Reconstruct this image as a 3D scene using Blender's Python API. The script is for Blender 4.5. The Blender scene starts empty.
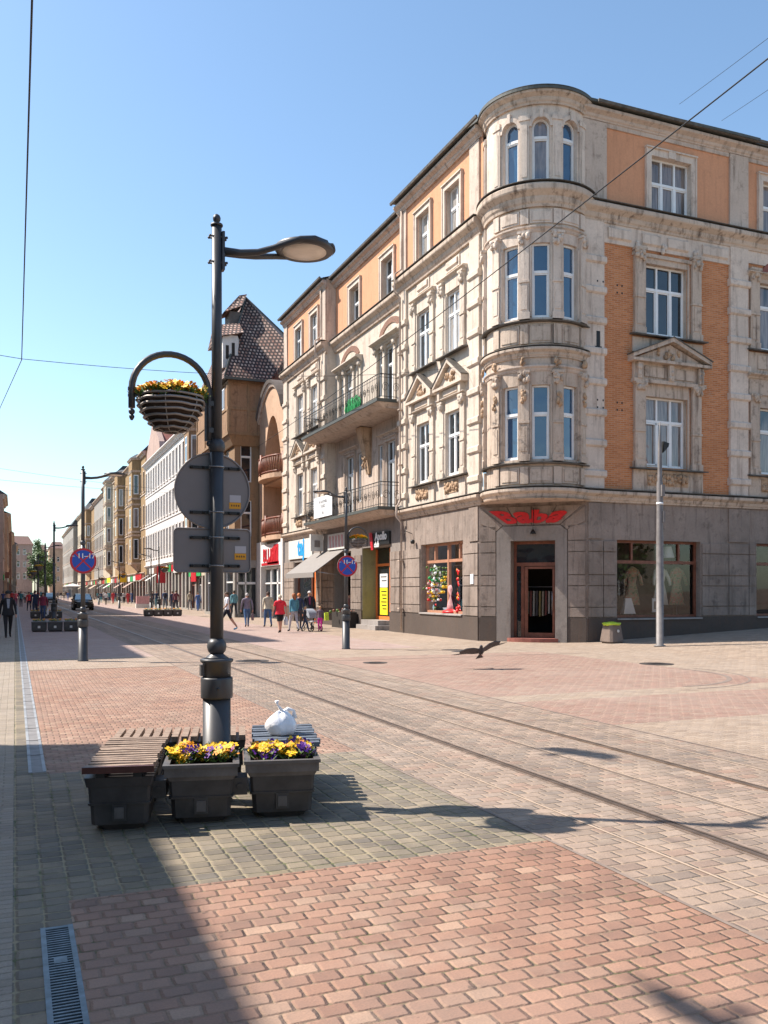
import bpy, math, random
from mathutils import Vector, Matrix, noise as mnoise
R = random.Random(7)
scene = bpy.context.scene
COL = scene.collection
rad = math.radians

# ------------------------------------------------------------------ node helpers
class NT:
    def __init__(s, name):
        s.m = bpy.data.materials.new(name); s.m.use_nodes = True
        s.t = s.m.node_tree; s.n = s.t.nodes; s.l = s.t.links
        s.b = s.n['Principled BSDF']
    def node(s, ty, **kw):
        n = s.n.new(ty)
        for k, v in kw.items(): setattr(n, k, v)
        return n
    def put(s, sock, v):
        if isinstance(v, bpy.types.NodeSocket): s.l.new(v, sock)
        elif isinstance(v, (tuple, list)) and len(v) == 3 and sock.type == 'RGBA': sock.default_value = (*v, 1)
        else: sock.default_value = v
    def m1(s, op, a, b=None, c=None, clamp=False):
        n = s.node('ShaderNodeMath', operation=op, use_clamp=clamp)
        s.put(n.inputs[0], a)
        if b is not None: s.put(n.inputs[1], b)
        if c is not None: s.put(n.inputs[2], c)
        return n.outputs[0]
    def mix(s, f, a, b, mode='MIX'):
        n = s.node('ShaderNodeMix', data_type='RGBA', blend_type=mode)
        s.put(n.inputs[0], f); s.put(n.inputs[6], a); s.put(n.inputs[7], b)
        return n.outputs[2]
    def pos(s):
        return s.node('ShaderNodeNewGeometry').outputs['Position']
    def objc(s):
        return s.node('ShaderNodeTexCoord').outputs['Object']
    def xyz(s, v):
        n = s.node('ShaderNodeSeparateXYZ'); s.l.new(v, n.inputs[0]); return n.outputs
    def comb(s, x, y, z=0.0):
        n = s.node('ShaderNodeCombineXYZ')
        s.put(n.inputs[0], x); s.put(n.inputs[1], y); s.put(n.inputs[2], z); return n.outputs[0]
    def noise(s, scale, v=None, detail=3, rough=.55, out=0):
        n = s.node('ShaderNodeTexNoise'); n.inputs['Scale'].default_value = scale
        n.inputs['Detail'].default_value = detail; n.inputs['Roughness'].default_value = rough
        s.l.new(v if v is not None else s.pos(), n.inputs['Vector'])
        return n.outputs[out]
    def ramp(s, f, stops, interp='LINEAR'):
        n = s.node('ShaderNodeValToRGB'); n.color_ramp.interpolation = interp
        e = n.color_ramp.elements
        while len(e) < len(stops): e.new(.5)
        for k, (p, c) in zip(e, stops):
            k.position = p; k.color = (*c, 1) if len(c) == 3 else c
        s.put(n.inputs[0], f); return n.outputs[0]
    def mr(s, v, a, b, c=0., d=1.):
        n = s.node('ShaderNodeMapRange'); s.put(n.inputs[0], v)
        for i, x in enumerate((a, b, c, d)): s.put(n.inputs[i+1], x)
        return n.outputs[0]
    def wn(s, v):
        n = s.node('ShaderNodeTexWhiteNoise', noise_dimensions='3D'); s.l.new(v, n.inputs[0]); return n.outputs[0]
    def bump(s, h, dist=.01, strength=1., normal=None):
        n = s.node('ShaderNodeBump'); s.put(n.inputs['Height'], h)
        n.inputs['Distance'].default_value = dist; n.inputs['Strength'].default_value = strength
        if normal is not None: s.l.new(normal, n.inputs['Normal'])
        s.l.new(n.outputs[0], s.b.inputs['Normal']); return n.outputs[0]
    def fin(s, col=None, rough=None, metal=None, spec=None):
        if col is not None: s.put(s.b.inputs['Base Color'], col)
        if rough is not None: s.put(s.b.inputs['Roughness'], rough)
        if metal is not None: s.put(s.b.inputs['Metallic'], metal)
        if spec is not None: s.put(s.b.inputs['Specular IOR Level'], spec)
        return s.m

def lerp3(a, k): return tuple(x*k for x in a)
MC = {}
def plain(name, col, rough=.6, metal=0., var=.15, scale=6., bump=0., spec=.4):
    if name in MC: return MC[name]
    t = NT(name)
    f = t.noise(scale, t.objc(), 4)
    c = t.ramp(f, [(.3, lerp3(col, 1-var)), (.7, tuple(min(1, x*(1+var)) for x in col))])
    if bump: t.bump(t.noise(scale*6, t.objc(), 3), bump)
    MC[name] = t.fin(c, rough, metal, spec); return MC[name]

def stucco(name, col, dirt=(.1, .08, .065), amount=.5, rough=.9, streak=True, bump=.006, vary=.12):
    """painted render / sandstone: blotches, rain streaks and soot caught under mouldings"""
    t = NT(name); p = t.pos(); x = t.xyz(p)
    big = t.noise(.7, p, 5, .6); fine = t.noise(14, p, 4, .65)
    c = t.mix(t.mr(big, .3, .7), lerp3(col, 1-vary), tuple(min(1, q*(1+vary)) for q in col))
    c = t.mix(t.mr(fine, .35, .75, 0, .35), c, lerp3(col, .62))
    sv = t.comb(t.m1('MULTIPLY', x[0], 3.2), t.m1('MULTIPLY', x[1], 3.2), t.m1('MULTIPLY', x[2], .28))
    st = t.noise(1.6, sv, 5, .65)
    c = t.mix(t.m1('MULTIPLY', t.mr(st, .52, .72), amount), c, dirt)
    sv2 = t.comb(t.m1('MULTIPLY', x[0], 2.1), t.m1('MULTIPLY', x[1], 2.1), t.m1('MULTIPLY', x[2], .5))
    c = t.mix(t.m1('MULTIPLY', t.mr(t.noise(2.3, sv2, 5, .7), .52, .7), amount*.55), c, t.mix(.45, c, (.2, .1, .05)))
    soot = t.noise(2.6, p, 6, .7)
    c = t.mix(t.m1('MULTIPLY', t.mr(soot, .55, .7), amount*.7), c, lerp3(dirt, .8))
    t.bump(t.m1('ADD', fine, t.m1('MULTIPLY', t.noise(60, p, 2), .5)), bump)
    return t.fin(c, rough, 0, .25)

def brickwall(name, c1, c2, mortar, horiz='x', bw=.25, bh=.068, mo=.01):
    t = NT(name); x = t.xyz(t.pos())
    h = t.m1('ADD', x[0], x[1])
    v = t.comb(h, x[2])
    n = t.node('ShaderNodeTexBrick'); t.l.new(v, n.inputs['Vector'])
    n.inputs['Scale'].default_value = 1.; n.inputs['Brick Width'].default_value = bw; n.inputs['Row Height'].default_value = bh
    n.inputs['Mortar Size'].default_value = mo; n.inputs['Mortar Smooth'].default_value = .15; n.inputs['Bias'].default_value = 0
    n.inputs['Color1'].default_value = (*c1, 1); n.inputs['Color2'].default_value = (*c2, 1); n.inputs['Mortar'].default_value = (*mortar, 1)
    big = t.noise(.9, None, 5, .65)
    c = t.mix(t.mr(big, .35, .75, 0, .5), n.outputs[0], lerp3(c1, .62))
    c = t.mix(t.mr(t.noise(3.5, None, 5, .7), .62, .78, 0, .6), c, (.42, .33, .25))
    t.bump(t.m1('SUBTRACT', 1., n.outputs['Fac']), .008)
    return t.fin(c, .88, 0, .25)

def pavers(name, cols, mortar, bw, bh, rnd=.02, gap=.006, offset=.5, bumpd=.012, blotch=.35, swap=False, weeds=0., stain=(.09, .075, .065), diag=0., row_jit=.0, streak=0.):
    """rounded setts laid in running bond, each with its own tone; joints filled with sand, some with moss"""
    t = NT(name); p = t.pos()
    wob = t.node('ShaderNodeTexNoise'); wob.inputs['Scale'].default_value = 6.5; wob.inputs['Detail'].default_value = 2
    t.l.new(p, wob.inputs['Vector'])
    wv = t.node('ShaderNodeVectorMath', operation='SUBTRACT'); t.l.new(wob.outputs['Color'], wv.inputs[0]); wv.inputs[1].default_value = (.5, .5, .5)
    ws = t.node('ShaderNodeVectorMath', operation='SCALE'); t.l.new(wv.outputs[0], ws.inputs[0]); ws.inputs['Scale'].default_value = .022
    wa = t.node('ShaderNodeVectorMath', operation='ADD'); t.l.new(p, wa.inputs[0]); t.l.new(ws.outputs[0], wa.inputs[1])
    x = t.xyz(wa.outputs[0])
    U, V = (x[1], x[0]) if swap else (x[0], x[1])
    if diag:
        a = rad(diag); U0, V0 = U, V
        U = t.m1('ADD', t.m1('MULTIPLY', U0, math.cos(a)), t.m1('MULTIPLY', V0, math.sin(a)))
        V = t.m1('SUBTRACT', t.m1('MULTIPLY', V0, math.cos(a)), t.m1('MULTIPLY', U0, math.sin(a)))
    v = t.m1('DIVIDE', V, bh); row = t.m1('FLOOR', v)
    par = t.m1('MULTIPLY', t.m1('MODULO', t.m1('ABSOLUTE', row), 2.), offset)
    u = t.m1('ADD', t.m1('DIVIDE', U, bw), par); cu = t.m1('FLOOR', u)
    lu = t.m1('MULTIPLY', t.m1('SUBTRACT', t.m1('SUBTRACT', u, cu), .5), bw)
    lv = t.m1('MULTIPLY', t.m1('SUBTRACT', t.m1('SUBTRACT', v, row), .5), bh)
    qx = t.m1('MAXIMUM', t.m1('SUBTRACT', t.m1('ABSOLUTE', lu), bw/2-gap/2-rnd), 0.)
    qy = t.m1('MAXIMUM', t.m1('SUBTRACT', t.m1('ABSOLUTE', lv), bh/2-gap/2-rnd), 0.)
    d = t.m1('SQRT', t.m1('ADD', t.m1('MULTIPLY', qx, qx), t.m1('MULTIPLY', qy, qy)))
    d = t.m1('SUBTRACT', d, rnd)                       # <0 inside the sett
    d = t.m1('ADD', d, t.m1('MULTIPLY', t.m1('SUBTRACT', t.noise(38, p, 3, .7), .5), .014))   # chipped, uneven edges
    d = t.m1('ADD', d, t.mr(t.noise(1.3, p, 4, .65), .5, .72, 0., .004))                      # sand spread over the joints
    top = t.mr(d, -.014, .003, 1., 0.)
    inside = t.mr(d, -.003, .003, 1., 0.)
    cell = t.comb(cu, row, 3.)
    w1 = t.wn(cell)
    n = t.node('ShaderNodeValToRGB'); n.color_ramp.interpolation = 'LINEAR'; e = n.color_ramp.elements
    while len(e) < len(cols): e.new(.5)
    for i, c in enumerate(cols): e[i].position = i/(len(cols)-1); e[i].color = (*c, 1)
    t.l.new(w1, n.inputs[0]); c = n.outputs[0]
    fine = t.noise(90, p, 3, .7); mid = t.noise(2.2, p, 5, .6); big = t.noise(.35, p, 4, .6)
    c = t.mix(t.mr(fine, .35, .7, 0, .6), c, t.mix(.55, c, stain))
    c = t.mix(t.mr(mid, .45, .75, 0, blotch), c, stain)
    c = t.mix(t.mr(big, .4, .7, 0, .35), c, t.mix(.6, c, (.42, .36, .3)))
    if streak:
        xp = t.xyz(p); sk = t.noise(1., t.comb(t.m1('MULTIPLY', xp[0], 2.6), t.m1('MULTIPLY', xp[1], .12)), 5, .65)
        c = t.mix(t.mr(sk, .46, .7, 0, streak), c, stain)
    pale = t.noise(.8, p, 5, .7); c = t.mix(t.mr(pale, .56, .74, 0, .4), c, t.mix(.5, c, (.55, .48, .38)))
    spots = t.noise(11, p, 2, .5)
    c = t.mix(t.mr(spots, .72, .76, 0, .5), c, (.05, .045, .04))
    mo = mortar
    if weeds: mo = t.mix(t.mr(t.noise(1.7, p, 4, .7), .5, .62, 0, weeds), mortar, (.05, .075, .02))
    c = t.mix(inside, mo, c)
    cn = t.m1('MULTIPLY', t.wn(t.comb(cu, row, 9.)), .35)
    tl = t.m1('ADD', t.m1('MULTIPLY', t.m1('SUBTRACT', t.wn(t.comb(cu, row, 5.)), .5), t.m1('MULTIPLY', lu, 6.)), t.m1('MULTIPLY', t.m1('SUBTRACT', t.wn(t.comb(cu, row, 6.)), .5), t.m1('MULTIPLY', lv, 7.)))
    h = t.m1('ADD', t.m1('ADD', t.m1('MULTIPLY', top, t.m1('ADD', .8, cn)), tl), t.m1('MULTIPLY', fine, .22))
    t.bump(h, bumpd)
    return t.fin(c, .82, 0, .3)

def glass(name, tint=(.015, .02, .025), curtain=(.3, .25, .225), share=.3, ior=1.75):
    """double glazing seen from outside: dark room or net curtain behind a reflecting pane"""
    t = NT(name); p = t.pos(); x = t.xyz(p)
    oi = t.node('ShaderNodeObjectInfo').outputs['Random']
    h = t.m1('ADD', x[0], x[1])
    fold = t.noise(9, t.comb(t.m1('MULTIPLY', h, 2.), t.m1('MULTIPLY', x[2], .12), oi), 3, .6)
    cc = t.mix(t.mr(fold, .3, .7), lerp3(curtain, .35), curtain)
    drop = t.m1('LESS_THAN', oi, share)
    part = t.noise(.9, t.comb(h, t.m1('MULTIPLY', x[2], .3), t.m1('MULTIPLY', oi, 40.)), 1)
    c = t.mix(t.m1('MULTIPLY', drop, t.mr(part, .4, .46)), tint, cc)
    t.b.inputs['IOR'].default_value = ior
    t.bump(t.noise(.9, p, 2), .018)
    return t.fin(c, .03, 0, .5)

def M(k): return MATS[k]
MATS = {}
def setup_mats():
    m = MATS
    m['cream'] = stucco('sandstone_render', (.62, .53, .44), dirt=(.2, .125, .085), amount=.5)
    m['cream_grey'] = stucco('weathered_sandstone', (.56, .45, .37), dirt=(.11, .075, .055), amount=.65)
    m['trim'] = stucco('stone_trim', (.55, .44, .35), dirt=(.08, .052, .038), amount=.85)
    m['carve'] = stucco('carved_stone', (.5, .34, .22), dirt=(.07, .04, .025), amount=.9)
    m['orange'] = stucco('ochre_render', (.66, .325, .185), dirt=(.36, .17, .1), amount=.4, vary=.06)
    m['fresh'] = stucco('pale_quoin_render', (.66, .55, .46), dirt=(.15, .1, .075), amount=.55)
    m['brick'] = brickwall('orange_brick', (.66, .27, .115), (.48, .165, .06), (.58, .36, .23))
    m['ground_stone'] = stucco('grey_shop_render', (.28, .225, .19), dirt=(.08, .06, .048), amount=.75, vary=.3)
    m['ground_dark'] = stucco('dark_surround_render', (.27, .235, .21), dirt=(.1, .08, .07), amount=.5)
    m['plinth'] = stucco('dark_plinth', (.1, .078, .066), amount=.6)
    m['eave'] = plain('dark_eave_metal', (.075, .08, .072), .6)
    m['sillmetal'] = plain('weathered_sill', (.1, .088, .075), .7, var=.4)
    m['roof'] = plain('roofing_felt', (.05, .045, .045), .85)
    m['white_frame'] = plain('white_window_paint', (.78, .78, .77), .35, var=.04)
    m['brown_frame'] = plain('red_brown_timber', (.2, .07, .04), .45, var=.25)
    m['orange_frame'] = plain('orange_frame_paint', (.75, .2, .05), .45, var=.06)
    m['glass'] = glass('window_glass', share=.4); m['glass_sun'] = glass('street_side_glass', share=.55, ior=2.2, curtain=(.5,.46,.42))
    m['glass_blue'] = glass('sky_tinted_tower_glass', tint=(.012, .06, .13), share=.2, ior=2.0)  # blue sky reflection put into the tower pane colour
    m['glass_dark'] = glass('shop_glass', share=0., ior=1.7)
    m['lamp'] = plain('grey_lamp_paint', (.055, .056, .06), .42, 0.1, var=.25, scale=3, spec=.5)
    m['iron'] = plain('wrought_iron', (.03, .03, .03), .5, .3)
    m['steel'] = plain('galvanised_steel', (.35, .35, .36), .4, .8)
    m['zinc_pole'] = plain('pale_grey_pole_paint', (.17, .155, .15), .55, .05, var=.2)
    m['sign_back'] = plain('grey_sign_back', (.235, .215, .21), .6, .05, var=.1, scale=2)
    m['sticker_white'] = plain('white_sticker', (.5, .48, .5), .5, var=.03)
    m['sticker_yellow'] = plain('yellow_sticker', (.75, .34, .02), .5, var=.06)
    m['lens'] = plain('frosted_lens', (.8, .72, .62), .3, var=.1, scale=9)
    m['planter'] = plain('black_plastic', (.052, .047, .045), .5, var=.35, scale=5, bump=.002)
    m['planter_top'] = plain('sunlit_rim_and_plaque', (.11, .1, .094), .55, var=.3, scale=7, bump=.002)  # planter plastic with sunlight on the rim put into its colour, also plaques
    m['soil'] = plain('soil', (.09, .045, .03), .95, var=.5, scale=30, bump=.01)
    m['yellow'] = plain('yellow_petal', (.85, .52, .02), .6, var=.12, scale=20)
    m['orange_petal'] = plain('orange_petal', (.8, .27, .02), .6, var=.2, scale=20)
    m['purple'] = plain('purple_petal', (.1, .015, .22), .6, var=.3, scale=20)
    m['leaf'] = plain('flower_leaf', (.09, .16, .03), .6, var=.4, scale=20)
    t = NT('white_plastic_film'); t.b.inputs['Subsurface Weight'].default_value = .35; t.b.inputs['Subsurface Radius'].default_value = (.05,.05,.05); t.bump(t.noise(22, t.objc(), 3), .006); m['bag'] = t.fin((.88,.88,.9), .3)
    m['red'] = plain('red_letters', (.6, .015, .015), .4, var=.12, scale=4)
    m['sign_red'] = plain('sign_red', (.5, .02, .03), .4, var=.05)
    m['sign_blue'] = plain('sign_blue', (.02, .08, .42), .4, var=.05)
    m['white'] = plain('white_paint', (.8, .8, .8), .45, var=.03)
    m['offwhite'] = plain('off_white', (.62, .6, .56), .7, var=.1)
    m['black'] = plain('black', (.012, .012, .012), .5)
    m['dark'] = plain('dark_interior', (.03, .024, .02), .9)
    m['skin'] = plain('skin', (.5, .27, .19), .6, var=.06)
    m['pigeon'] = plain('dark_feathers', (.045, .042, .05), .6, var=.4, scale=25)
    m['green_cloth'] = plain('green_cloth', (.02, .32, .09), .7)
    m['rail'] = plain('tram_rail_steel', (.24, .18, .14), .4, .6, var=.3)
    m['railbed'] = plain('rail_asphalt', (.22, .165, .13), .85, var=.35, bump=.004)
    m['grate'] = plain('zinc_grate', (.15, .18, .2), .5, .6, var=.3, scale=14)
    m['castiron'] = plain('cast_iron_cover', (.07, .06, .055), .6, .3, var=.3)
    m['concrete'] = stucco('concrete_edging', (.34, .31, .29), amount=.5)
    # timber slats
    t = NT('weathered_slats'); o = t.objc(); xx = t.xyz(o)
    g = t.noise(5, t.comb(t.m1('MULTIPLY', xx[0], 2.), t.m1('MULTIPLY', xx[1], 14.), xx[2]), 5, .7)
    c = t.ramp(g, [(.28, (.07, .045, .035)), (.5, (.25, .17, .12)), (.7, (.5, .38, .28))])
    t.bump(g, .004); m['slat'] = t.fin(c, .7)
    # plastered façades of the rest of the street
    m['f_brown'] = stucco('brown_render', (.3, .19, .11), amount=.6)
    m['f_tan'] = stucco('pinkish_sandstone', (.56, .37, .25), dirt=(.2, .12, .08), amount=.35)
    m['f_white'] = stucco('white_render', (.7, .66, .62), dirt=(.3, .26, .24), amount=.35, vary=.04)
    m['f_yellow'] = stucco('yellow_ochre_render', (.34, .225, .115), dirt=(.1, .06, .035), amount=.7)
    m['f_grey'] = stucco('grey_render', (.32, .3, .27), amount=.6)
    m['f_pink'] = stucco('pink_render', (.45, .32, .27), amount=.4)
    m['f_cream'] = stucco('cream_render', (.5, .43, .32), amount=.5)
    m['f_red'] = brickwall('red_brick', (.28, .13, .09), (.22, .1, .07), (.3, .25, .2))
    m['redroof'] = plain('red_roof', (.24, .085, .065), .85, var=.3, scale=2)
    m['greyroof'] = plain('slate_roof', (.06, .065, .07), .8, var=.3, scale=1)
    # two-tone roof tiles
    t = NT('two_tone_roof_tiles'); x = t.xyz(t.pos())
    nn = t.xyz(t.node('ShaderNodeNewGeometry').outputs['True Normal']); sel = t.m1('GREATER_THAN', t.m1('ABSOLUTE', nn[1]), t.m1('ABSOLUTE', nn[0]))
    hx = t.m1('ADD', t.m1('MULTIPLY', x[0], sel), t.m1('MULTIPLY', x[1], t.m1('SUBTRACT', 1., sel)))
    n = t.node('ShaderNodeTexBrick'); t.l.new(t.comb(hx, x[2]), n.inputs['Vector'])
    n.inputs['Scale'].default_value = 1; n.inputs['Brick Width'].default_value = .24; n.inputs['Row Height'].default_value = .26; n.offset = .5
    n.inputs['Mortar Size'].default_value = .058; n.inputs['Mortar Smooth'].default_value = .2
    n.inputs['Color1'].default_value = (.28, .13, .09, 1); n.inputs['Color2'].default_value = (.48, .33, .26, 1); n.inputs['Mortar'].default_value = (.04, .022, .018, 1)
    t.bump(t.m1('SUBTRACT', 1., n.outputs['Fac']), .05); m['tiles'] = t.fin(n.outputs[0], .8)
    # paving
    red = [(.25, .135, .095), (.32, .175, .12), (.37, .21, .145), (.28, .155, .11), (.345, .2, .14), (.42, .27, .19)]
    m['pv_red'] = pavers('red_setts', red, (.25, .175, .12), .145, .108, rnd=.021, gap=.003, weeds=.7, bumpd=.013, blotch=.45)
    grey = [(.14, .12, .09), (.21, .175, .125), (.28, .225, .155), (.17, .15, .12), (.23, .185, .12)]
    m['pv_grey'] = pavers('grey_setts', grey, (.3, .25, .16), .145, .12, rnd=.02, gap=.007, offset=.0, weeds=.9, bumpd=.012, blotch=.8)
    m['pv_track'] = pavers('track_setts', [(.27, .205, .16), (.34, .25, .19), (.38, .28, .215), (.24, .19, .155), (.35, .225, .165)], (.33, .245, .175), .2, .13, rnd=.018, gap=.008, bumpd=.012, blotch=.5, streak=.6)
    m['pv_tan'] = pavers('tan_setts', [(.31, .23, .17), (.36, .27, .2), (.41, .315, .24), (.33, .255, .2)], (.34, .25, .18), .2, .1, rnd=.012, gap=.007, bumpd=.01)
    m['pv_walk'] = pavers('buff_walk_setts', [(.3, .25, .19), (.38, .31, .24), (.33, .28, .23)], (.24, .2, .15), .2, .075, rnd=.01, gap=.006, weeds=.3, bumpd=.01)
    m['pv_pink'] = pavers('pink_setts', [(.28, .165, .125), (.33, .2, .155), (.3, .19, .15), (.34, .235, .18)], (.38, .27, .2), .2, .12, rnd=.02, gap=.01, bumpd=.01)
    m['pv_far'] = pavers('far_red_setts', [(.36, .24, .2), (.42, .29, .25), (.38, .28, .25)], (.3, .25, .22), .2, .12, rnd=.02, gap=.008, bumpd=.008)
    m['ground'] = stucco('far_ground', (.2, .18, .16), amount=.3)
    m['foliage'] = plain('tree_leaves', (.07, .13, .03), .6, var=.5, scale=1.5)
    m['bark'] = plain('bark', (.09, .07, .05), .9)

# ------------------------------------------------------------------ mesh builder
class MB:
    def __init__(s): s.v = []; s.f = []; s.mi = []; s.m = []; s.cur = 0; s.smooth = set()
    def mat(s, k):
        if k not in s.m: s.m.append(k)
        s.cur = s.m.index(k); return s
    def face(s, idx, sm=False):
        if sm: s.smooth.add(len(s.f))
        s.f.append(idx); s.mi.append(s.cur)
    def add(s, pts): b = len(s.v); s.v += [tuple(p) for p in pts]; return b
    def quad(s, a, b, c, d): i = s.add((a, b, c, d)); s.face((i, i+1, i+2, i+3))
    def poly(s, pts): i = s.add(pts); s.face(tuple(range(i, i+len(pts))))
    def hexa(s, p):     # 8 pts: bottom 4, top 4
        i = s.add(p)
        for q in ((3,2,1,0),(4,5,6,7),(0,1,5,4),(1,2,6,5),(2,3,7,6),(3,0,4,7)): s.face(tuple(i+k for k in q))
    def box(s, x0, x1, y0, y1, z0, z1):
        s.hexa([(x0,y0,z0),(x1,y0,z0),(x1,y1,z0),(x0,y1,z0),(x0,y0,z1),(x1,y0,z1),(x1,y1,z1),(x0,y1,z1)])
    def frust(s, cx, cy, z0, z1, wx0, wy0, wx1, wy1, ch=0.):   # tapered box, chamfered corners
        def ring(wx, wy, z):
            a, b = wx/2, wy/2; c = ch
            if not c: return [(cx-a,cy-b,z),(cx+a,cy-b,z),(cx+a,cy+b,z),(cx-a,cy+b,z)]
            return [(cx-a+c,cy-b,z),(cx+a-c,cy-b,z),(cx+a,cy-b+c,z),(cx+a,cy+b-c,z),(cx+a-c,cy+b,z),(cx-a+c,cy+b,z),(cx-a,cy+b-c,z),(cx-a,cy-b+c,z)]
        s.loft([ring(wx0, wy0, z0), ring(wx1, wy1, z1)])
    def loft(s, rings, cap=True, closed=True, sm=False):
        n = len(rings[0]); b = [s.add(r) for r in rings]
        for i in range(len(rings)-1):
            for k in range(n if closed else n-1):
                k2 = (k+1) % n
                s.face((b[i]+k, b[i]+k2, b[i+1]+k2, b[i+1]+k), sm)
        if cap:
            s.face(tuple(b[0]+k for k in reversed(range(n)))); s.face(tuple(b[-1]+k for k in range(n)))
    def lathe(s, c, prof, n=24, sm=True, axis='z', cap=True):
        rings = []
        for r, z in prof:
            ring = []
            for k in range(n):
                a = 2*math.pi*k/n
                if axis == 'z': ring.append((c[0]+r*math.cos(a), c[1]+r*math.sin(a), c[2]+z))
                elif axis == 'y': ring.append((c[0]-r*math.cos(a), c[1]+z, c[2]+r*math.sin(a)))
                else: ring.append((c[0]+z, c[1]+r*math.cos(a), c[2]+r*math.sin(a)))
            rings.append(ring)
        s.loft(rings, cap=cap, sm=sm)
    def tube(s, pts, r, n=8, sm=True, closed=False):
        pts = [Vector(p) for p in pts]; rs = r if isinstance(r, (list, tuple)) else [r]*len(pts)
        rings = []; up = None
        for i, p in enumerate(pts):
            if closed: t = pts[(i+1) % len(pts)]-pts[i-1]
            else: t = pts[min(i+1, len(pts)-1)]-pts[max(i-1, 0)]
            t.normalize()
            if up is None: up = Vector((0,0,1)) if abs(t.z) < .9 else Vector((0,1,0))
            a = t.cross(up)
            if a.length < 1e-4: a = t.cross(Vector((0,1,0)))
            a.normalize(); b = a.cross(t).normalized(); up = b
            rings.append([p + a*(rs[i]*math.cos(2*math.pi*k/n)) + b*(rs[i]*math.sin(2*math.pi*k/n)) for k in range(n)])
        if closed: rings.append(rings[0]); s.loft(rings, cap=False, sm=sm)
        else: s.loft(rings, sm=sm)
    def ball(s, c, r, n=12, m=8, sc=(1,1,1)):
        rings = []
        for i in range(1, m):
            a = math.pi*i/m
            rings.append([(c[0]+r*sc[0]*math.sin(a)*math.cos(2*math.pi*k/n), c[1]+r*sc[1]*math.sin(a)*math.sin(2*math.pi*k/n), c[2]-r*sc[2]*math.cos(a)) for k in range(n)])
        s.loft(rings, sm=True)
    def build(s, name, parent=None, mat=None, origin=None):
        if not s.v: return None
        me = bpy.data.meshes.new(name)
        if origin is None and parent is None:
            xs = [p[0] for p in s.v]; ys = [p[1] for p in s.v]; zs = [p[2] for p in s.v]
            origin = ((min(xs)+max(xs))/2, (min(ys)+max(ys))/2, min(zs))
        if parent is not None:
            rt = parent
            while rt.parent is not None: rt = rt.parent
            o0 = rt.location.copy() if abs(rt.rotation_euler.z) < 1e-6 else Vector((0,0,0)); origin = None
        else: o0 = Vector(origin)
        me.from_pydata([tuple(Vector(p)-o0) for p in s.v], [], s.f)
        keys = s.m or [mat]
        if mat and s.m == []: pass
        for k in keys: me.materials.append(MATS[k] if isinstance(k, str) else k)
        if s.m: me.polygons.foreach_set('material_index', s.mi)
        if s.smooth: me.polygons.foreach_set('use_smooth', [i in s.smooth for i in range(len(s.f))])
        me.update()
        o = bpy.data.objects.new(name, me); COL.objects.link(o)
        if parent is not None: o.parent = parent
        if parent is None: o.location = o0
        return o
def tag(o, label=None, cat=None, group=None, kind=None):
    if label: o['label'] = label
    if cat: o['category'] = cat
    if group: o['group'] = group
    if kind: o['kind'] = kind
    return o
def empty(name, loc=(0,0,0), rz=0., label=None, cat=None, group=None):
    o = bpy.data.objects.new(name, None); COL.objects.link(o); o.empty_display_size = .3
    o.location = loc; o.rotation_euler = (0,0,rz)

    return tag(o, label, cat, group)
def copy_tree(o, loc=None, rz=None, label=None, group=None, parent=None):
    c = o.copy(); COL.objects.link(c)
    if parent is not None: c.parent = parent
    if loc is not None: c.location = loc
    if rz is not None: c.rotation_euler = (0,0,rz)
    if label: c['label'] = label
    if group: c['group'] = group
    for ch in CH.get(o.name, [x for x in o.children]): copy_tree(ch, parent=c)
    return c
CH = {}
def text_mesh(txt, size, extrude=.01, bold=False, spacing=1.):
    cu = bpy.data.curves.new('t', 'FONT'); cu.body = txt; cu.size = size; cu.extrude = extrude
    cu.align_x = 'CENTER'; cu.align_y = 'CENTER'; cu.space_character = spacing; cu.resolution_u = 3
    if bold: cu.offset = size*(bold if bold is not True else .018)
    o = bpy.data.objects.new('t', cu); COL.objects.link(o)
    dg = bpy.context.evaluated_depsgraph_get()
    me = bpy.data.meshes.new_from_object(o.evaluated_get(dg))
    vs = [tuple(v.co) for v in me.vertices]; fs = [tuple(p.vertices) for p in me.polygons]
    bpy.data.objects.remove(o); bpy.data.curves.remove(cu); bpy.data.meshes.remove(me)
    return vs, fs
def put_text(mb, txt, size, fn, extrude=.01, bold=True, spacing=1.):
    """fn maps (u right, v up, w out) of the lettering to a world point"""
    vs, fs = text_mesh(txt, size, extrude, bold, spacing)
    b = mb.add([fn(*p) for p in vs])
    for f in fs: mb.face(tuple(b+i for i in f))
# ------------------------------------------------------------------ façade mapping: (s along, z up, n out) -> world
class Fac:
    def __init__(f, kind, *a):
        f.kind = kind; f.a = a; f.cyl = kind == 'cyl'
        if kind == 'line':
            A, B, nrm = a; d = Vector((B[0]-A[0], B[1]-A[1])); f.L = d.length; d.normalize(); f.d = d; f.A = A; f.n = Vector(nrm).normalized()
    def P(f, s, z, n=0.):
        if f.kind == 'X': return (f.a[0]-n, s, z)               # plane x = a, facing -x, s = y
        if f.kind == 'Xp': return (f.a[0]+n, s, z)              # facing +x
        if f.kind == 'Y': return (s, f.a[0]-n, z)               # plane y = a, facing -y, s = x
        if f.kind == 'Yp': return (s, f.a[0]+n, z)
        if f.kind == 'line': return (f.A[0]+f.d.x*s+f.n.x*n, f.A[1]+f.d.y*s+f.n.y*n, z)
        cx, cy, r = f.a; ph = rad(225)+s/r
        return (cx+(r+n)*math.cos(ph), cy+(r+n)*math.sin(ph), z)
    def cuts(f, s0, s1):
        k = max(1, int(math.ceil(abs(s1-s0)/.16))) if f.cyl else 1
        return [s0+(s1-s0)*i/k for i in range(k+1)]
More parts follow.
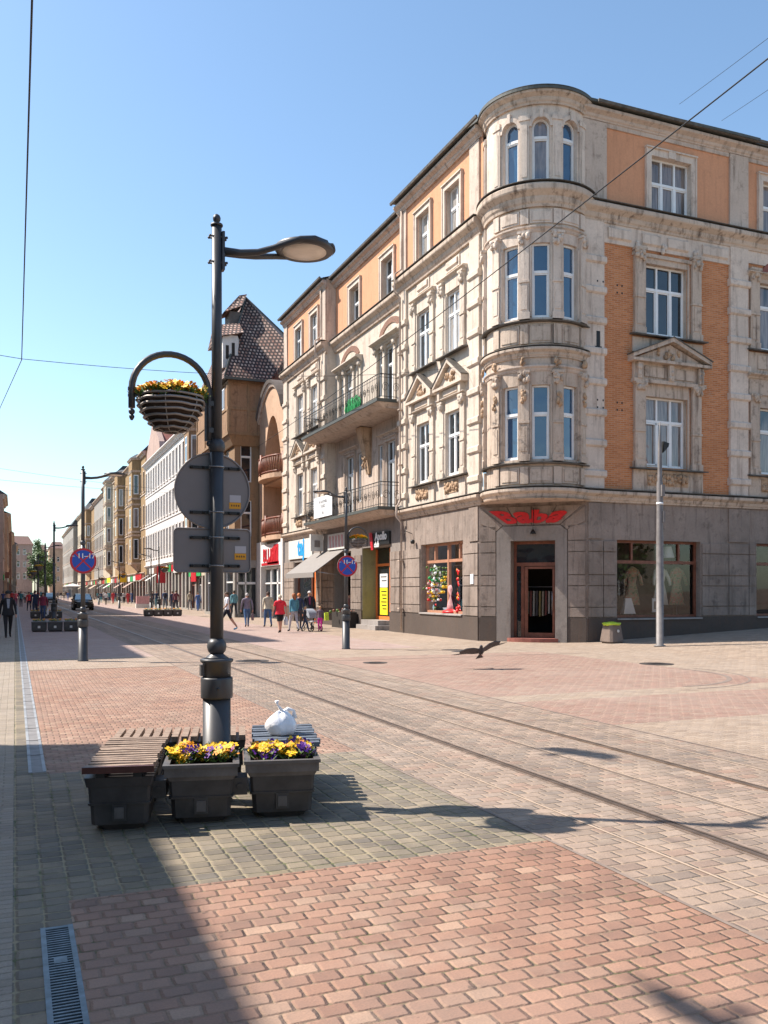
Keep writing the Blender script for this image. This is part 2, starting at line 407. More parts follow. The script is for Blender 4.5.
def fbox(mb, f, s0, s1, z0, z1, n0, n1):
    fprof(mb, f, s0, s1, [(n0, z0), (n1, z0), (n1, z1), (n0, z1)])
def fprof(mb, f, s0, s1, prof, sm=False):
    mb.loft([[f.P(s, z, n) for n, z in prof] for s in f.cuts(s0, s1)], sm=sm)
def fprism(mb, f, poly, n0, n1):
    mb.loft([[f.P(s, z, n0) for s, z in poly], [f.P(s, z, n1) for s, z in poly]])
def cornice(mb, f, s0, s1, z, h, out, n=0.):
    """moulded string course: drip, ovolo, fillet, cavetto"""
    p = [(0,0),(.25,.0),(.3,.12),(.42,.2),(.5,.34),(.5,.42),(.78,.55),(.95,.62),(1.,.68),(1.,.86),(.9,.92),(.0,1.)]
    fprof(mb, f, s0, s1, [(n+out*a, z+h*b) for a, b in p])
def fwall(mb, f, s0, s1, z0, z1, ops, depth=.3, rm=None):
    """wall skin with real openings; ops: (s0,s1,z0,z1[,arch]) ; reveals run inwards by depth"""
    zs = sorted({z0, z1, *[o[2] for o in ops], *[o[3] for o in ops]}); zs = [z for z in zs if z0 <= z <= z1]
    for a, b in zip(zs, zs[1:]):
        zc = (a+b)/2; row = sorted([o for o in ops if o[2] < zc < o[3]], key=lambda o: o[0]); c = s0
        spans = []
        for o in row: spans.append((c, o[0])); c = o[1]
        spans.append((c, s1))
        for p, q in spans:
            if q-p < 1e-4: continue
            cs = f.cuts(p, q)
            for u, v in zip(cs, cs[1:]): mb.quad(f.P(u,a), f.P(v,a), f.P(v,b), f.P(u,b))
    keep = mb.cur
    for o in ops:
        if rm: mb.mat(rm)
        a, b, c, d = o[:4]; arch = o[4] if len(o) > 4 else None
        if arch:
            r = (b-a)/2; sc = arch*r if arch is not True else r; zc = d-sc; mid = (a+b)/2; N = 12
            pts = []
            for i in range(N+1):
                t = math.pi*i/N
                if arch is not True and arch > 1.2:      # pointed, parabolic arch
                    x = -1+2*i/N; pts.append((mid+r*x, zc+sc*(1-abs(x)**2.2)))
                else: pts.append((mid-r*math.cos(t), zc+sc*math.sin(t)))
            for (u, zu), (v, zv) in zip(pts, pts[1:]):
                mb.cur = keep; mb.quad(f.P(u,zu), f.P(v,zv), f.P(v,d), f.P(u,d))
                if rm: mb.mat(rm)
                mb.quad(f.P(u,zu), f.P(v,zv), f.P(v,zv,-depth), f.P(u,zu,-depth))
            top = zc
        else:
            top = d
            for u, v in zip(f.cuts(a,b), f.cuts(a,b)[1:]): mb.quad(f.P(u,d), f.P(v,d), f.P(v,d,-depth), f.P(u,d,-depth))
        mb.quad(f.P(a,c), f.P(a,top), f.P(a,top,-depth), f.P(a,c,-depth))
        mb.quad(f.P(b,c), f.P(b,top), f.P(b,top,-depth), f.P(b,c,-depth))
        for u, v in zip(f.cuts(a,b), f.cuts(a,b)[1:]): mb.quad(f.P(u,c), f.P(v,c), f.P(v,c,-depth), f.P(u,c,-depth))
    mb.cur = keep
def window(par, f, s0, s1, z0, z1, n=-.2, cols=2, tr=.66, arch=None, frame='white_frame', pane='glass', fw=.06, tilt=None, extra=None, name='window'):
    mb = MB().mat(frame); w = s1-s0; h = z1-z0; t = .07
    fbox(mb, f, s0, s0+fw, z0, z1, n-t, n); fbox(mb, f, s1-fw, s1, z0, z1, n-t, n)
    fbox(mb, f, s0+fw, s1-fw, z0, z0+fw, n-t, n)
    if not arch: fbox(mb, f, s0+fw, s1-fw, z1-fw, z1, n-t, n)
    else:
        r = w/2; mid = (s0+s1)/2; zc = z1-r; N = 10
        for i in range(N):
            a, b = math.pi*i/N, math.pi*(i+1)/N
            q = [(mid-r*math.cos(a), zc+r*math.sin(a)), (mid-r*math.cos(b), zc+r*math.sin(b)), (mid-(r-fw)*math.cos(b), zc+(r-fw)*math.sin(b)), (mid-(r-fw)*math.cos(a), zc+(r-fw)*math.sin(a))]
            fprism(mb, f, q, n-t, n)
    zt = z0+h*tr if tr else None
    if tr: fbox(mb, f, s0+fw, s1-fw, zt-.045, zt+.045, n-t, n+.015)
    for k in range(1, cols):
        sc = s0+w*k/cols; fbox(mb, f, sc-.045, sc+.045, z0+fw, zt-.045 if tr else z1-fw, n-t, n+.01)
        if tr and (cols != 2 or extra == 'full'): fbox(mb, f, sc-.035, sc+.035, zt+.045, z1-fw, n-t, n+.01)
        elif tr: fbox(mb, f, sc-.035, sc+.035, zt+.045, z1-fw-.01, n-t, n+.01)
    # inner sashes
    for k in range(cols):
        a = s0+w*k/cols+.05; b = s0+w*(k+1)/cols-.05
        top = zt-.045 if tr else z1-fw
        for (p, q) in ((z0+fw, z0+fw+.045), (top-.045, top)): fbox(mb, f, a, b, p, q, n-t+.01, n-.012)
        for (p, q) in ((a, a+.04), (b-.04, b)): fbox(mb, f, p, q, z0+fw+.045, top-.045, n-t+.01, n-.012)
    o = mb.build(name, par)
    g = MB().mat(pane)
    if arch:
        r = w/2; mid = (s0+s1)/2; zc = z1-r
        pts = [(s0+.01, z0+.01), (s1-.01, z0+.01)]+[(mid+(r-.01)*math.cos(math.pi*i/10), zc+(r-.01)*math.sin(math.pi*i/10)) for i in range(11)]
        g.poly([f.P(a, b, n-t+.02) for a, b in pts])
    else:
        for u, v in zip(f.cuts(s0+.01, s1-.01), f.cuts(s0+.01, s1-.01)[1:]): g.quad(f.P(u,z0+.01,n-t+.025), f.P(v,z0+.01,n-t+.025), f.P(v,z1-.01,n-t+.025), f.P(u,z1-.01,n-t+.025))
    g.build('pane', o)
    if tilt is not None:    # an opened casement, swung inwards at the top
        a = s0+w*tilt/cols+.05; b = s0+w*(tilt+1)/cols-.03; q = MB().mat(frame); lo = z0+.08; hi = (zt-.06)
        for p0, p1 in (((a,lo),(a+.05,hi)), ((b-.05,lo),(b,hi)), ((a,lo),(b,lo+.05)), ((a,hi-.05),(b,hi))):
            fbox(q, f, p0[0], p1[0], p0[1], p1[1], n+.02, n+.05)
        q.build('opened_sash', o)
    return o
def ornament(mb, f, s, z, w, h, n, seed=0, k=9):
    """clump of carved leaves and scrolls"""
    r = random.Random(seed*31+7)
    for i in range(k):
        a = s+(r.random()-.5)*w*.8; b = z+(r.random()-.5)*h*.8; e = .035+.05*r.random()
        c = Vector(f.P(a, b, n+.02*r.random()))
        mb.ball(c, e, 6, 5, (1, 1, 1.2+.5*r.random()))
def capital(mb, f, s, z, w, n, seed=0, h=.42):
    fbox(mb, f, s-w*.62, s+w*.62, z+h-.08, z+h, 0, n+.1)
    fprof(mb, f, s-w*.5, s+w*.5, [(0, z), (n, z), (n+.07, z+h-.08), (0, z+h-.08)])
    ornament(mb, f, s, z+h*.5, w*1.15, h*.75, n+.04, seed, 12)
def pilaster(mb, f, s, w, z0, z1, n, cap=.42, seed=0, mid=True):
    fbox(mb, f, s-w/2, s+w/2, z0, z1-cap, 0, n)
    fbox(mb, f, s-w*.6, s+w*.6, z0, z0+.22, 0, n+.04)
    if mid: zb = z0+(z1-z0)*.42; fbox(mb, f, s-w*.56, s+w*.56, zb, zb+.07, 0, n+.035); fbox(mb, f, s-w*.34, s+w*.34, z0+.32, zb-.1, 0, n+.02)
    capital(mb, f, s, z1-cap, w, n, seed, cap)
def banded(par, f, s0, s1, z0, z1, mat='fresh', name='pilaster', pitch=1.03, n=.1):
    mb = MB().mat(mat); fbox(mb, f, s0, s1, z0, z1, 0, n)
    z = z0+.35
    while z < z1-.5:
        fprof(mb, f, s0-.06, s1+.06, [(0, z), (n+.02, z), (n+.075, z+.05), (n+.075, z+.21), (n+.02, z+.26), (0, z+.26)]); z += pitch
    return mb.build(name, par)
def architrave(mb, f, s0, s1, z0, z1, w=.2, n=.05, sill=False):
    fbox(mb, f, s0-w, s0, z0, z1+w, 0, n); fbox(mb, f, s1, s1+w, z0, z1+w, 0, n); fbox(mb, f, s0, s1, z1, z1+w, 0, n)
    fbox(mb, f, s0-w-.02, s1+w+.02, z1+w, z1+w+.05, 0, n+.06)
    fbox(mb, f, s0-w, s0-w+.05, z0, z1+w, n, n+.03); fbox(mb, f, s1+w-.05, s1+w, z0, z1+w, n, n+.03)
def sill(mb, f, s0, s1, z, out=.18, mat='sillmetal'):
    k = mb.cur; mb.mat(mat); fprof(mb, f, s0, s1, [(0, z-.06), (out, z-.08), (out, z-.04), (0, z)]); mb.cur = k
def blocks(mb, f, s0, s1, zs, n=.05, gap=.034, splits=()):
    ss = [s0, *splits, s1]
    for a, b in zip(ss, ss[1:]):
        for c, d in zip(zs, zs[1:]): fbox(mb, f, a+gap/2, b-gap/2, c+gap/2, d-gap/2, -.01, n)
ZB = [.86, 1.2, 1.93, 2.3, 3.08, 3.46]
def pediment(mb, f, s0, s1, z, h, n=.3):
    m = (s0+s1)/2; th = .13
    fprism(mb, f, [(s0+.1, z), (s1-.1, z), (m, z+h-.08)], 0, n*.45)
    for a, b in ((s0, m), (s1, m)):
        fprism(mb, f, [(a, z), (b, z+h), (b, z+h+th*1.1), (a, z+th)], 0, n)
    k = mb.cur; mb.mat('sillmetal')
    for a, b in ((s0-.03, m), (s1+.03, m)): fprism(mb, f, [(a, z+th-.01), (b, z+h+th*1.1), (b, z+h+th*1.1+.035), (a, z+th+.03)], 0, n+.03)
    mb.cur = k; fbox(mb, f, s0, s1, z-.1, z-.002, 0, n)
    mb.mat('carve'); ornament(mb, f, m, z+h*.38, (s1-s0)*.42, h*.5, n*.45, int(s0*10), 16); mb.cur = k

# ------------------------------------------------------------------ corner building
def corner_building():
    B = empty('corner_building', (20, 30, 0), 0, 'four storey corner tenement with round bay tower, orange brick and ochre top floor', 'building')
    FL = Fac('X', 15.06); FR = Fac('Y', 25.0); FM = Fac('X', 15.56); FC = Fac('line', (15.06, 27.6), (17.75, 25.0), (-.695, -.719)); T = Fac('cyl', 16.68, 26.44, 1.73)
    TOP = 18.1
    Q = .08   # body walls stand a little behind the projecting order
    # ---------- walls
    wl = MB()
    opsA = [(29.05, 30.12, 10.67, 12.9), (31.61, 32.72, 10.67, 12.9), (29.05, 30.12, 6.07, 8.43), (31.61, 32.72, 6.07, 8.43)]
    wl.mat('cream'); fwall(wl, FL, 27.3, 34.45, 5.1, 14.3, opsA, .32)
    wl.mat('orange'); opsAt = [(29.0, 30.15, 14.95, 16.85), (31.55, 32.7, 14.95, 16.85)]; fwall(wl, FL, 27.3, 34.45, 14.3, TOP, opsAt, .32, 'cream_grey')
    wl.mat('ground_stone'); opsAg = [(28.82, 32.44, .9, 3.6)]; fwall(wl, FL, 27.6, 34.45, 0, 5.1, opsAg, .35)
    for a, b, c in ((5.1, 14.3, 'cream'), (14.3, TOP, 'orange')):
        wl.mat(c); wl.quad((15.06, 34.45, a), (15.6, 34.45, a), (15.6, 34.45, b), (15.06, 34.45, b))
    # recessed middle
    opsM = [(36.0, 37.3, 10.0, 12.85), (37.55, 38.0, 10.6, 12.85), (41.1, 41.55, 10.6, 12.85), (41.75, 43.0, 10.0, 12.85), (38.3, 38.75, 10.6, 12.85), (40.4, 40.85, 10.6, 12.85),
            (36.0, 37.1, 5.3, 8.4), (37.4, 38.0, 5.9, 8.4), (41.5, 42.6, 5.3, 8.4), (40.6, 41.2, 5.9, 8.4)]
    opsM = [(36.15, 37.35, 10.0, 12.75), (41.35, 42.55, 10.0, 12.75), (35.2, 35.75, 10.7, 12.75), (37.75, 38.3, 10.7, 12.75), (40.4, 40.95, 10.7, 12.75), (42.95, 43.5, 10.7, 12.75),
            (36.15, 37.25, 5.3, 8.5), (41.4, 42.5, 5.3, 8.5), (37.7, 38.25, 6.1, 8.5), (40.4, 40.95, 6.1, 8.5)]
    wl.mat('cream_grey'); fwall(wl, FM, 34.45, 44.15, 5.1, 9.9, [o for o in opsM if o[3] < 9], .3)
    wl.mat('cream'); fwall(wl, FM, 34.45, 44.15, 9.9, 14.3, [o for o in opsM if o[3] > 9], .3)
    wl.mat('orange'); fwall(wl, FM, 34.45, 44.15, 14.3, TOP, [(36.4, 37.7, 14.95, 16.85), (40.6, 41.9, 14.95, 16.85)], .32, 'cream_grey')
    # far wing
    opsC = [(45.6, 46.7, 10.67, 12.95), (48.1, 49.3, 10.67, 12.95), (45.6, 46.7, 6.07, 8.43), (48.1, 49.3, 6.07, 8.43)]
    wl.mat('cream'); fwall(wl, FL, 44.15, 52.0, 5.1, 14.3, opsC, .3)
    wl.mat('orange'); fwall(wl, FL, 44.15, 52.0, 14.3, TOP, [(45.6, 46.7, 14.95, 16.85), (48.4, 49.6, 14.95, 16.85)], .3, 'cream_grey')
    wl.mat('ground_dark'); fwall(wl, FL, 34.45, 52.0, 0, 5.1, [(35.6, 39.0, .0, 3.75), (40.5, 42.9, .0, 3.7), (45.9, 49.9, .0, 3.4)], .75); wl.quad((15.06,34.45,5.1),(15.6,34.45,5.1),(15.6,44.15,5.1),(15.06,44.15,5.1))
    wl.mat('f_olive'); wl.quad((15.07,38.99,0),(15.81,38.99,0),(15.81,38.99,3.74),(15.07,38.99,3.74)); wl.mat('ground_dark'); wl.quad((15.81,35.6,0),(15.81,37.2,0),(15.81,37.2,3.75),(15.81,35.6,3.75)); wl.quad((15.06,44.15,0),(15.2,44.15,0),(15.2,44.15,5),(15.06,44.15,5))
    for a, b, c in ((5.1, 14.3, 'cream'), (14.3, TOP, 'fresh')):
        wl.mat(c); wl.quad((15.06, 44.15, a), (15.6, 44.15, a), (15.6, 44.15, b), (15.06, 44.15, b))
    wl.mat('f_cream'); wl.quad((15.06, 52, 0), (28, 52, 0), (28, 52, TOP), (15.06, 52, TOP))
    # right façade
    opsR = [(20.17, 21.95, 10.67, 13.1), (20.17, 21.95, 6.06, 8.5), (25.35, 26.9, 10.67, 13.1), (25.35, 26.9, 6.06, 8.5), (30.2, 31.8, 10.67, 13.1), (30.2, 31.8, 6.06, 8.5)]
    wl.mat('brick'); fwall(wl, FR, 17.3, 36, 5.1, 14.3, opsR, .3, 'trim')
    wl.mat('orange'); fwall(wl, FR, 17.3, 36, 14.3, TOP, [(20.37, 22.1, 14.93, 16.85), (25.45, 26.9, 14.93, 16.85), (30.3, 31.8, 14.93, 16.85)], .32, 'fresh')
    wl.mat('ground_stone'); fwall(wl, FR, 17.75, 36, 0, 5.1, [(18.97, 22.58, .82, 3.5), (25.2, 28.6, .82, 3.5)], .4)
    wl.mat('f_cream'); wl.quad((36, 25, 0), (36, 50, 0), (36, 50, TOP), (36, 25, TOP))
    # tower
    SW = [1.73*rad(a) for a in (-17.5, 17.5, 52.5)]
    hw = .3
    wl.mat('trim'); fwall(wl, T, -2.5, 2.6, 5.1, 9.6, [(a-hw, a+hw, 6.07, 8.5) for a in SW], .28)
    wl.mat('fresh'); fwall(wl, T, -2.5, 2.6, 9.6, 14.6, [(a-hw, a+hw, 10.7, 13.15) for a in SW], .28)
    fwall(wl, T, -2.5, 2.6, 14.6, TOP-.1, [(a-hw, a+hw, 15.2, 17.25, True) for a in SW], .3)
    # chamfered entrance wall
    wl.mat('ground_stone'); fwall(wl, FC, 0, FC.L, 0, 5.1, [(1.14, 2.68, 0.12, 3.48)], .55)
    wl.build('wall', B)
    # plinth
    for f, a, b in ((FL, 27.62, 34.45), (FR, 17.77, 36), (FL, 34.45, 35.6), (FL, 39.0, 40.5), (FL, 42.9, 45.9), (FL, 49.9, 52), (FC, .02, .62), (FC, 3.1, FC.L-.02)):
        p = MB().mat('plinth'); fbox(p, f, a, b, -.4, .84, -.01, .05 if f is not FC else .048); p.build('plinth', B)
    # ground floor masonry blocks
    for f, a, e, zs, sp in ((FL, 27.62, 28.78, ZB, ()), (FL, 32.48, 34.42, ZB, (33.9,)), (FR, 17.77, 18.93, ZB, (18.38,)), (FR, 22.62, 25.15, ZB, (23.85, 24.8)), (FR, 28.65, 34, ZB, (30, 32)), (FC, .03, .62, ZB+[4.0], ()), (FC, 3.1, FC.L-.03, ZB+[4.0], ()),
            (FL, 34.5, 35.55, ZB, (35.0,)), (FL, 39.05, 40.45, ZB, (39.8,)), (FL, 42.95, 45.85, ZB, (43.9, 44.9)), (FL, 49.95, 52, ZB, (51.,))):
        b = MB().mat('ground_stone'); blocks(b, f, a, e, zs, splits=sp); b.build('stone_blocks', B)
    for f, a, e in ((FR, 23.86, 24.79), (FR, 17.78, 18.37), (FL, 27.63, 28.3)):
        b = MB().mat('ground_stone'); fbox(b, f, a, e, 3.52, 4.72, -.01, .045); b.build('pier_head', B)
    # portal
    g = MB().mat('ground_dark'); n0, n1 = -.01, .07
    for q in ([(.64, 0), (1.14, 0), (1.14, 3.48), (.64, 3.48)], [(2.68, 0), (3.08, 0), (3.08, 3.48), (2.68, 3.48)], [(.64, 3.48), (3.08, 3.48), (3.08, 3.8), (2.86, 3.98), (.86, 3.98), (.64, 3.8)]): fprism(g, FC, q, n0, n1)
    g.mat('ground_stone')
    for q in ([(.05, 4.0), (.62, 3.82), (.62, 3.5), (.05, 3.5)], [(3.1, 3.5), (FC.L-.05, 3.5), (FC.L-.05, 4.0), (3.1, 3.82)]):
        pass
    for q in ([(.06, 4.62), (.85, 4.02), (.64, 3.84), (.06, 4.1)], [(FC.L-.06, 4.62), (2.87, 4.02), (3.08, 3.84), (FC.L-.06, 4.1)]): fprism(g, FC, q, n0, .05)
    for i in range(4):
        u0, u1 = i/4, (i+1)/4
        fprism(g, FC, [(.88+1.97*u0+.012, 4.02), (.88+1.97*u1-.012, 4.02), (.14+3.45*u1-.02, 4.66), (.14+3.45*u0+.02, 4.66)], n0, .045)
    g.build('portal_surround', B)
    # shop name above the portal, fanned like the voussoirs
    sgn = MB().mat('red')
    for i, ch in enumerate('Baba'):
        vs, fs = text_mesh(ch, 1., .02, .045)
        xs = [v[0] for v in vs]; ys = [v[1] for v in vs]; x0, x1, y0, y1 = min(xs), max(xs), min(ys), max(ys); pts = []
        hgt = 1. if ch in 'Bb' else .88
        for x, y, z in vs:
            u = (i+.01+.98*(x-x0)/(x1-x0))/4; v = hgt*(y-y0)/(y1-y0)
            a = 1.02+1.7*u; c = .36+3.03*u
            pts.append(FC.P(a+(c-a)*v, 4.07+.46*v, .075+z))
        o = sgn.add(pts)
        for fc in fs: sgn.face(tuple(o+k for k in fc))
    sgn.build('shop_name_letters', B)
    bs = MB().mat('black'); bs.tube([FC.P(1.95, 4.6, .1), FC.P(1.95, 4.1, .16), FC.P(1.95, 3.85, .2)], .012, 5); bs.lathe(FC.P(1.95, 3.7, .2), [(.03, .15), (.1, .02), (.1, 0)], 10); bs.build('door_lamp', B)
    st = MB().mat('redroof')
    ring = [FC.P(1.0, 0, 0), FC.P(2.82, 0, 0)]
    pts = [(1.9+.98*math.cos(a), .42*math.sin(a)) for a in [math.pi*i/10 for i in range(11)]]
    st.loft([[FC.P(s, -.02, n-.1) for s, n in pts], [FC.P(s, .13, n-.1) for s, n in pts]]); fbox(st, FC, 1.15, 2.67, .06, .13, -.7, -.1); st.build('door_step', B)
    # entrance door: fixed transom, side light, open leaf and the dark shop behind
    d = MB().mat('brown_frame'); n = -.42
    for a, c, e, h in ((1.15, 1.24, .13, 3.475), (2.58, 2.67, .13, 3.475), (1.24, 2.58, 3.38, 3.475), (1.24, 2.58, 2.62, 2.74), (1.4, 1.5, .13, 2.62)): fbox(d, FC, a, c, e, h, n-.08, n)
    D = d.build('door_frame', B)
    lf = MB().mat('brown_frame')
    for a, c, e, h in ((1.52, 1.64, .15, 2.6), (2.5, 2.57, .15, 2.6), (1.64, 2.5, .15, .3), (1.64, 2.5, 2.52, 2.6)): fbox(lf, FC, a, c, e, h, n-.06, n+.01)
    L = lf.build('door_leaf', D)
    hd = MB().mat('steel'); hd.tube([FC.P(2.5, 1.75, n+.06), FC.P(2.5, 1.05, n+.06)], .014, 6); fbox(hd, FC, 2.49, 2.51, 1.72, 1.74, n, n+.06); fbox(hd, FC, 2.49, 2.51, 1.06, 1.08, n, n+.06); hd.build('handle', D)
    gp = MB().mat('glass_dark'); gp.quad(FC.P(1.24, 2.74, n-.04), FC.P(2.58, 2.74, n-.04), FC.P(2.58, 3.38, n-.04), FC.P(1.24, 3.38, n-.04)); gp.quad(FC.P(1.24, .13, n-.04), FC.P(1.4, .13, n-.04), FC.P(1.4, 2.62, n-.04), FC.P(1.24, 2.62, n-.04)); gp.build('pane', D)
    rm = MB().mat('dark'); room(rm, FC, .8, 3.0, .1, 3.4, -.56, -2.4); rm.build('shop_interior', B)
    # ---------- shop windows
    def shop(f, s0, s1, z0, z1, mull, tr, mat='brown_frame', n=-.22, thin=()):
        q = MB().mat(mat); w = .09
        for a, c, e, h in ((s0, s0+w, z0, z1), (s1-w, s1, z0, z1), (s0+w, s1-w, z0, z0+w), (s0+w, s1-w, z1-w, z1), (s0+w, s1-w, tr-.05, tr+.06)): fbox(q, f, a, c, e, h, n-.08, n)
        for mm in mull: fbox(q, f, mm-.05, mm+.05, z0+w, z1-w, n-.07, n+.01)
        for mm in thin: fbox(q, f, mm-.04, mm+.04, tr+.06, z1-w, n-.07, n+.01)
        o = q.build('shop_window', B)
        gl = MB().mat('shopglass'); gl.quad(f.P(s0, z0, n-.05), f.P(s1, z0, n-.05), f.P(s1, z1, n-.05), f.P(s0, z1, n-.05)); gl.build('pane', o)
        return o
    shop(FL, 28.82, 32.44, .9, 3.6, (30.45,), 2.9, 'sun_tinted_frame', thin=(29.5, 31.6)); shop(FR, 18.97, 22.58, .82, 3.5, (), 2.75, thin=(19.75, 21.8)); 
    q = MB().mat('brown_frame')
    shop(FR, 25.2, 28.6, .82, 3.5, (26.9,), 2.75)
    rm = MB().mat('display_wall')
    room(rm, FL, 28.6, 32.7, .7, 3.8, -.36, -1.5); room(rm, FR, 18.8, 22.8, .7, 3.7, -.41, -1.7); room(rm, FR, 25, 28.8, .7, 3.7, -.41, -1.7)
    rm.build('display_room', B)
    for f, a, c, z in ((FL, 28.8, 32.46, .9), (FR, 18.95, 22.6, .82), (FR, 25.2, 28.6, .82)):
        q = MB().mat('concrete'); fprof(q, f, a, c, [(0, z-.05), (.1, z-.06), (.1, z-.01), (0, z)]); q.build('sill', B)
    # ---------- upper windows
    wi = lambda *a, **k: window(B, *a, **k)
    for s0, s1, z0, z1 in opsA: wi(FL, s0, s1, z0, z1, cols=2, tr=.64, n=-.07, pane='glass_sun')
    for s0, s1, z0, z1 in opsAt: wi(FL, s0+.02, s1-.02, z0, z1, cols=2, tr=.6, n=-.16, pane='glass_sun')
    for s0, s1, z0, z1 in opsM: wi(FM, s0, s1, z0, z1, cols=2 if s1-s0 > 1 else 1, tr=.72, n=-.1, pane='glass_sun')
    for s0, s1 in ((36.4, 37.7), (40.6, 41.9)): wi(FM, s0, s1, 14.95, 16.85, cols=2, tr=.6)
    for s0, s1, z0, z1 in opsC+[(45.6, 46.7, 14.95, 16.85), (48.4, 49.6, 14.95, 16.85)]: wi(FL, s0, s1, z0, z1, cols=2, tr=.64, n=-.08, pane='glass_sun')
    for i, (s0, s1, z0, z1) in enumerate(opsR): wi(FR, s0, s1, z0, z1, cols=3 if s0 < 24 else 2, tr=.66, tilt=0 if i == 1 else None, n=-.16)
    for s0, s1 in ((20.37, 22.1), (25.45, 26.9), (30.3, 31.8)): wi(FR, s0, s1, 14.93, 16.85, cols=3 if s0 < 24 else 2, tr=.55, n=-.14)
    for a in SW:
        wi(T, a-hw, a+hw, 6.07, 8.5, cols=1, tr=.62, pane='glass_blue', n=-.12); wi(T, a-hw, a+hw, 10.7, 13.15, cols=1, tr=.62, pane='glass_blue', n=-.12); wi(T, a-hw, a+hw, 15.2, 17.25, cols=1, tr=.7, arch=True, pane='glass_blue', n=-.14)
    # ---------- string courses and cornices
    c = MB().mat('trim')
    for f, a, e, z in ((FL, 27.35, 34.6, 0), (FR, 17.4, 36, 0), (FM, 34.6, 44.1, 0), (FL, 44.05, 52, 0)):
        c.mat('trim'); cornice(c, f, a, e, 4.76, .4, .26)
        cornice(c, f, a, e, 14.2, .62, .36); fbox(c, f, a, e, 14.82, 14.88, 0, .1)
        c.mat('sillmetal'); fbox(c, f, a-.02, e+.02, 5.161, 5.185, 0, .28); fbox(c, f, a-.02, e+.02, 14.823, 14.845, .1, .38)
        c.mat('cream_grey'); cornice(c, f, a, e, TOP-.5, .4, .3)
    # corner string course over the entrance follows the tower
    c.mat('trim'); cornice(c, T, -2.5, 2.6, 4.76, .4, .22); c.mat('sillmetal'); fbox(c, T, -2.5, 2.6, 5.161, 5.185, 0, .24)
    for z, h, o in ((9.4, .34, .2), (14.3, .75, .34), (17.65, .5, .28)): c.mat('trim'); cornice(c, T, -2.5, 2.6, z, h, o); c.mat('sillmetal'); fbox(c, T, -2.5, 2.6, z+h+.001, z+h+.022, -.02, o+.01)
    c.mat('cream_grey')
    for z in (8.95, 13.5): cornice(c, T, -2.45, 2.55, z, .2, .1)
    for z in (5.98, 10.62, 15.1): c.mat('sillmetal'); fprof(c, T, -2.5, 2.6, [(0, z-.07), (.16, z-.07), (.18, z-.03), (0, z+.02)])
    c.build('cornice', B)
    # soffit under the tower
    so = MB().mat('cream_grey'); cx, cy, r = 16.6, 26.5, 1.98
    ring = [T.P(s, 4.78, .2) for s in T.cuts(-2.5, 2.6)]; so.poly(ring+[(17.9, 25.3, 4.78), (15.3, 27.9, 4.78)]); so.build('soffit', B)
    # ---------- tower order
    t = MB()
    SP = [1.73*rad(a) for a in (-70, -35, 0, 35, 70)]
    for z0, z1, mt in ((6.0, 8.95, 'trim'), (10.64, 13.5, 'fresh')):
        t.mat(mt)
        for i, s in enumerate(SP): pilaster(t, T, s, .3, z0, z1, .11, .46, i+int(z0))
        for s in SW: fbox(t, T, s-hw-.07, s-hw-.01, z0+.1, z1-.45, 0, .05); fbox(t, T, s+hw+.01, s+hw+.07, z0+.1, z1-.45, 0, .05)
    t.mat('carve')
    for i, s in enumerate(SP): ornament(t, T, s, 8.05, .16, .6, .13, i+50, 7)
    t.mat('fresh')
    for s in SP:
        fbox(t, T, s-.15, s+.15, 15.12, 17.35, 0, .07); fbox(t, T, s-.18, s+.18, 17.15, 17.3, 0, .1); fbox(t, T, s-.09, s+.09, 15.3, 17.0, .07, .09)
    for a in SW:      # arch rims
        for i in range(10):
            u, v = math.pi*i/10, math.pi*(i+1)/10; zc = 17.25-hw
            fprism(t, T, [(a-(hw+.13)*math.cos(u), zc+(hw+.13)*math.sin(u)), (a-(hw+.13)*math.cos(v), zc+(hw+.13)*math.sin(v)), (a-hw*math.cos(v), zc+hw*math.sin(v)), (a-hw*math.cos(u), zc+hw*math.sin(u))], 0, .05)
        fbox(t, T, a-.05, a+.05, 17.2, 17.5, 0, .1)
    for z0, z1, mt in ((5.28, 5.8, 'trim'), (9.86, 10.46, 'trim'), (13.78, 14.22, 'fresh')):      # apron and frieze panels
        t.mat(mt)
        for a in SW: fbox(t, T, a-.36, a+.36, z0, z1, 0, .05); fbox(t, T, a-.29, a+.29, z0+.07, z1-.07, .05, .075)
        for s in SP: fbox(t, T, s-.13, s+.13, z0-.02, z1+.02, 0, .09)
    t.mat('carve')
    for i, s in enumerate(SP): ornament(t, T, s, 9.28, .2, .26, .12, i+80, 6)
    t.build('tower_order', B)
    # ---------- pilasters
    banded(B, FR, 17.5, 18.38, 5.22, 14.2); banded(B, FR, 23.88, 24.72, 5.22, 14.2); banded(B, FL, 27.45, 28.15, 5.22, 14.2, 'cream'); banded(B, FL, 33.75, 34.42, 5.22, 14.2, 'cream')
    banded(B, FL, 44.2, 44.85, 5.22, 14.2, 'cream'); banded(B, FL, 51.2, 51.95, 5.22, 14.2, 'cream')
    for f, a, e in ((FR, 17.45, 18.5), (FR, 23.88, 24.75), (FL, 27.5, 28.2), (FL, 33.8, 34.43), (FL, 44.17, 45.0), (FL, 51.3, 51.95)):
        q = MB().mat('cream_grey'); fbox(q, f, a, e, 14.9, 17.58, 0, .07); q.build('lesene', B)
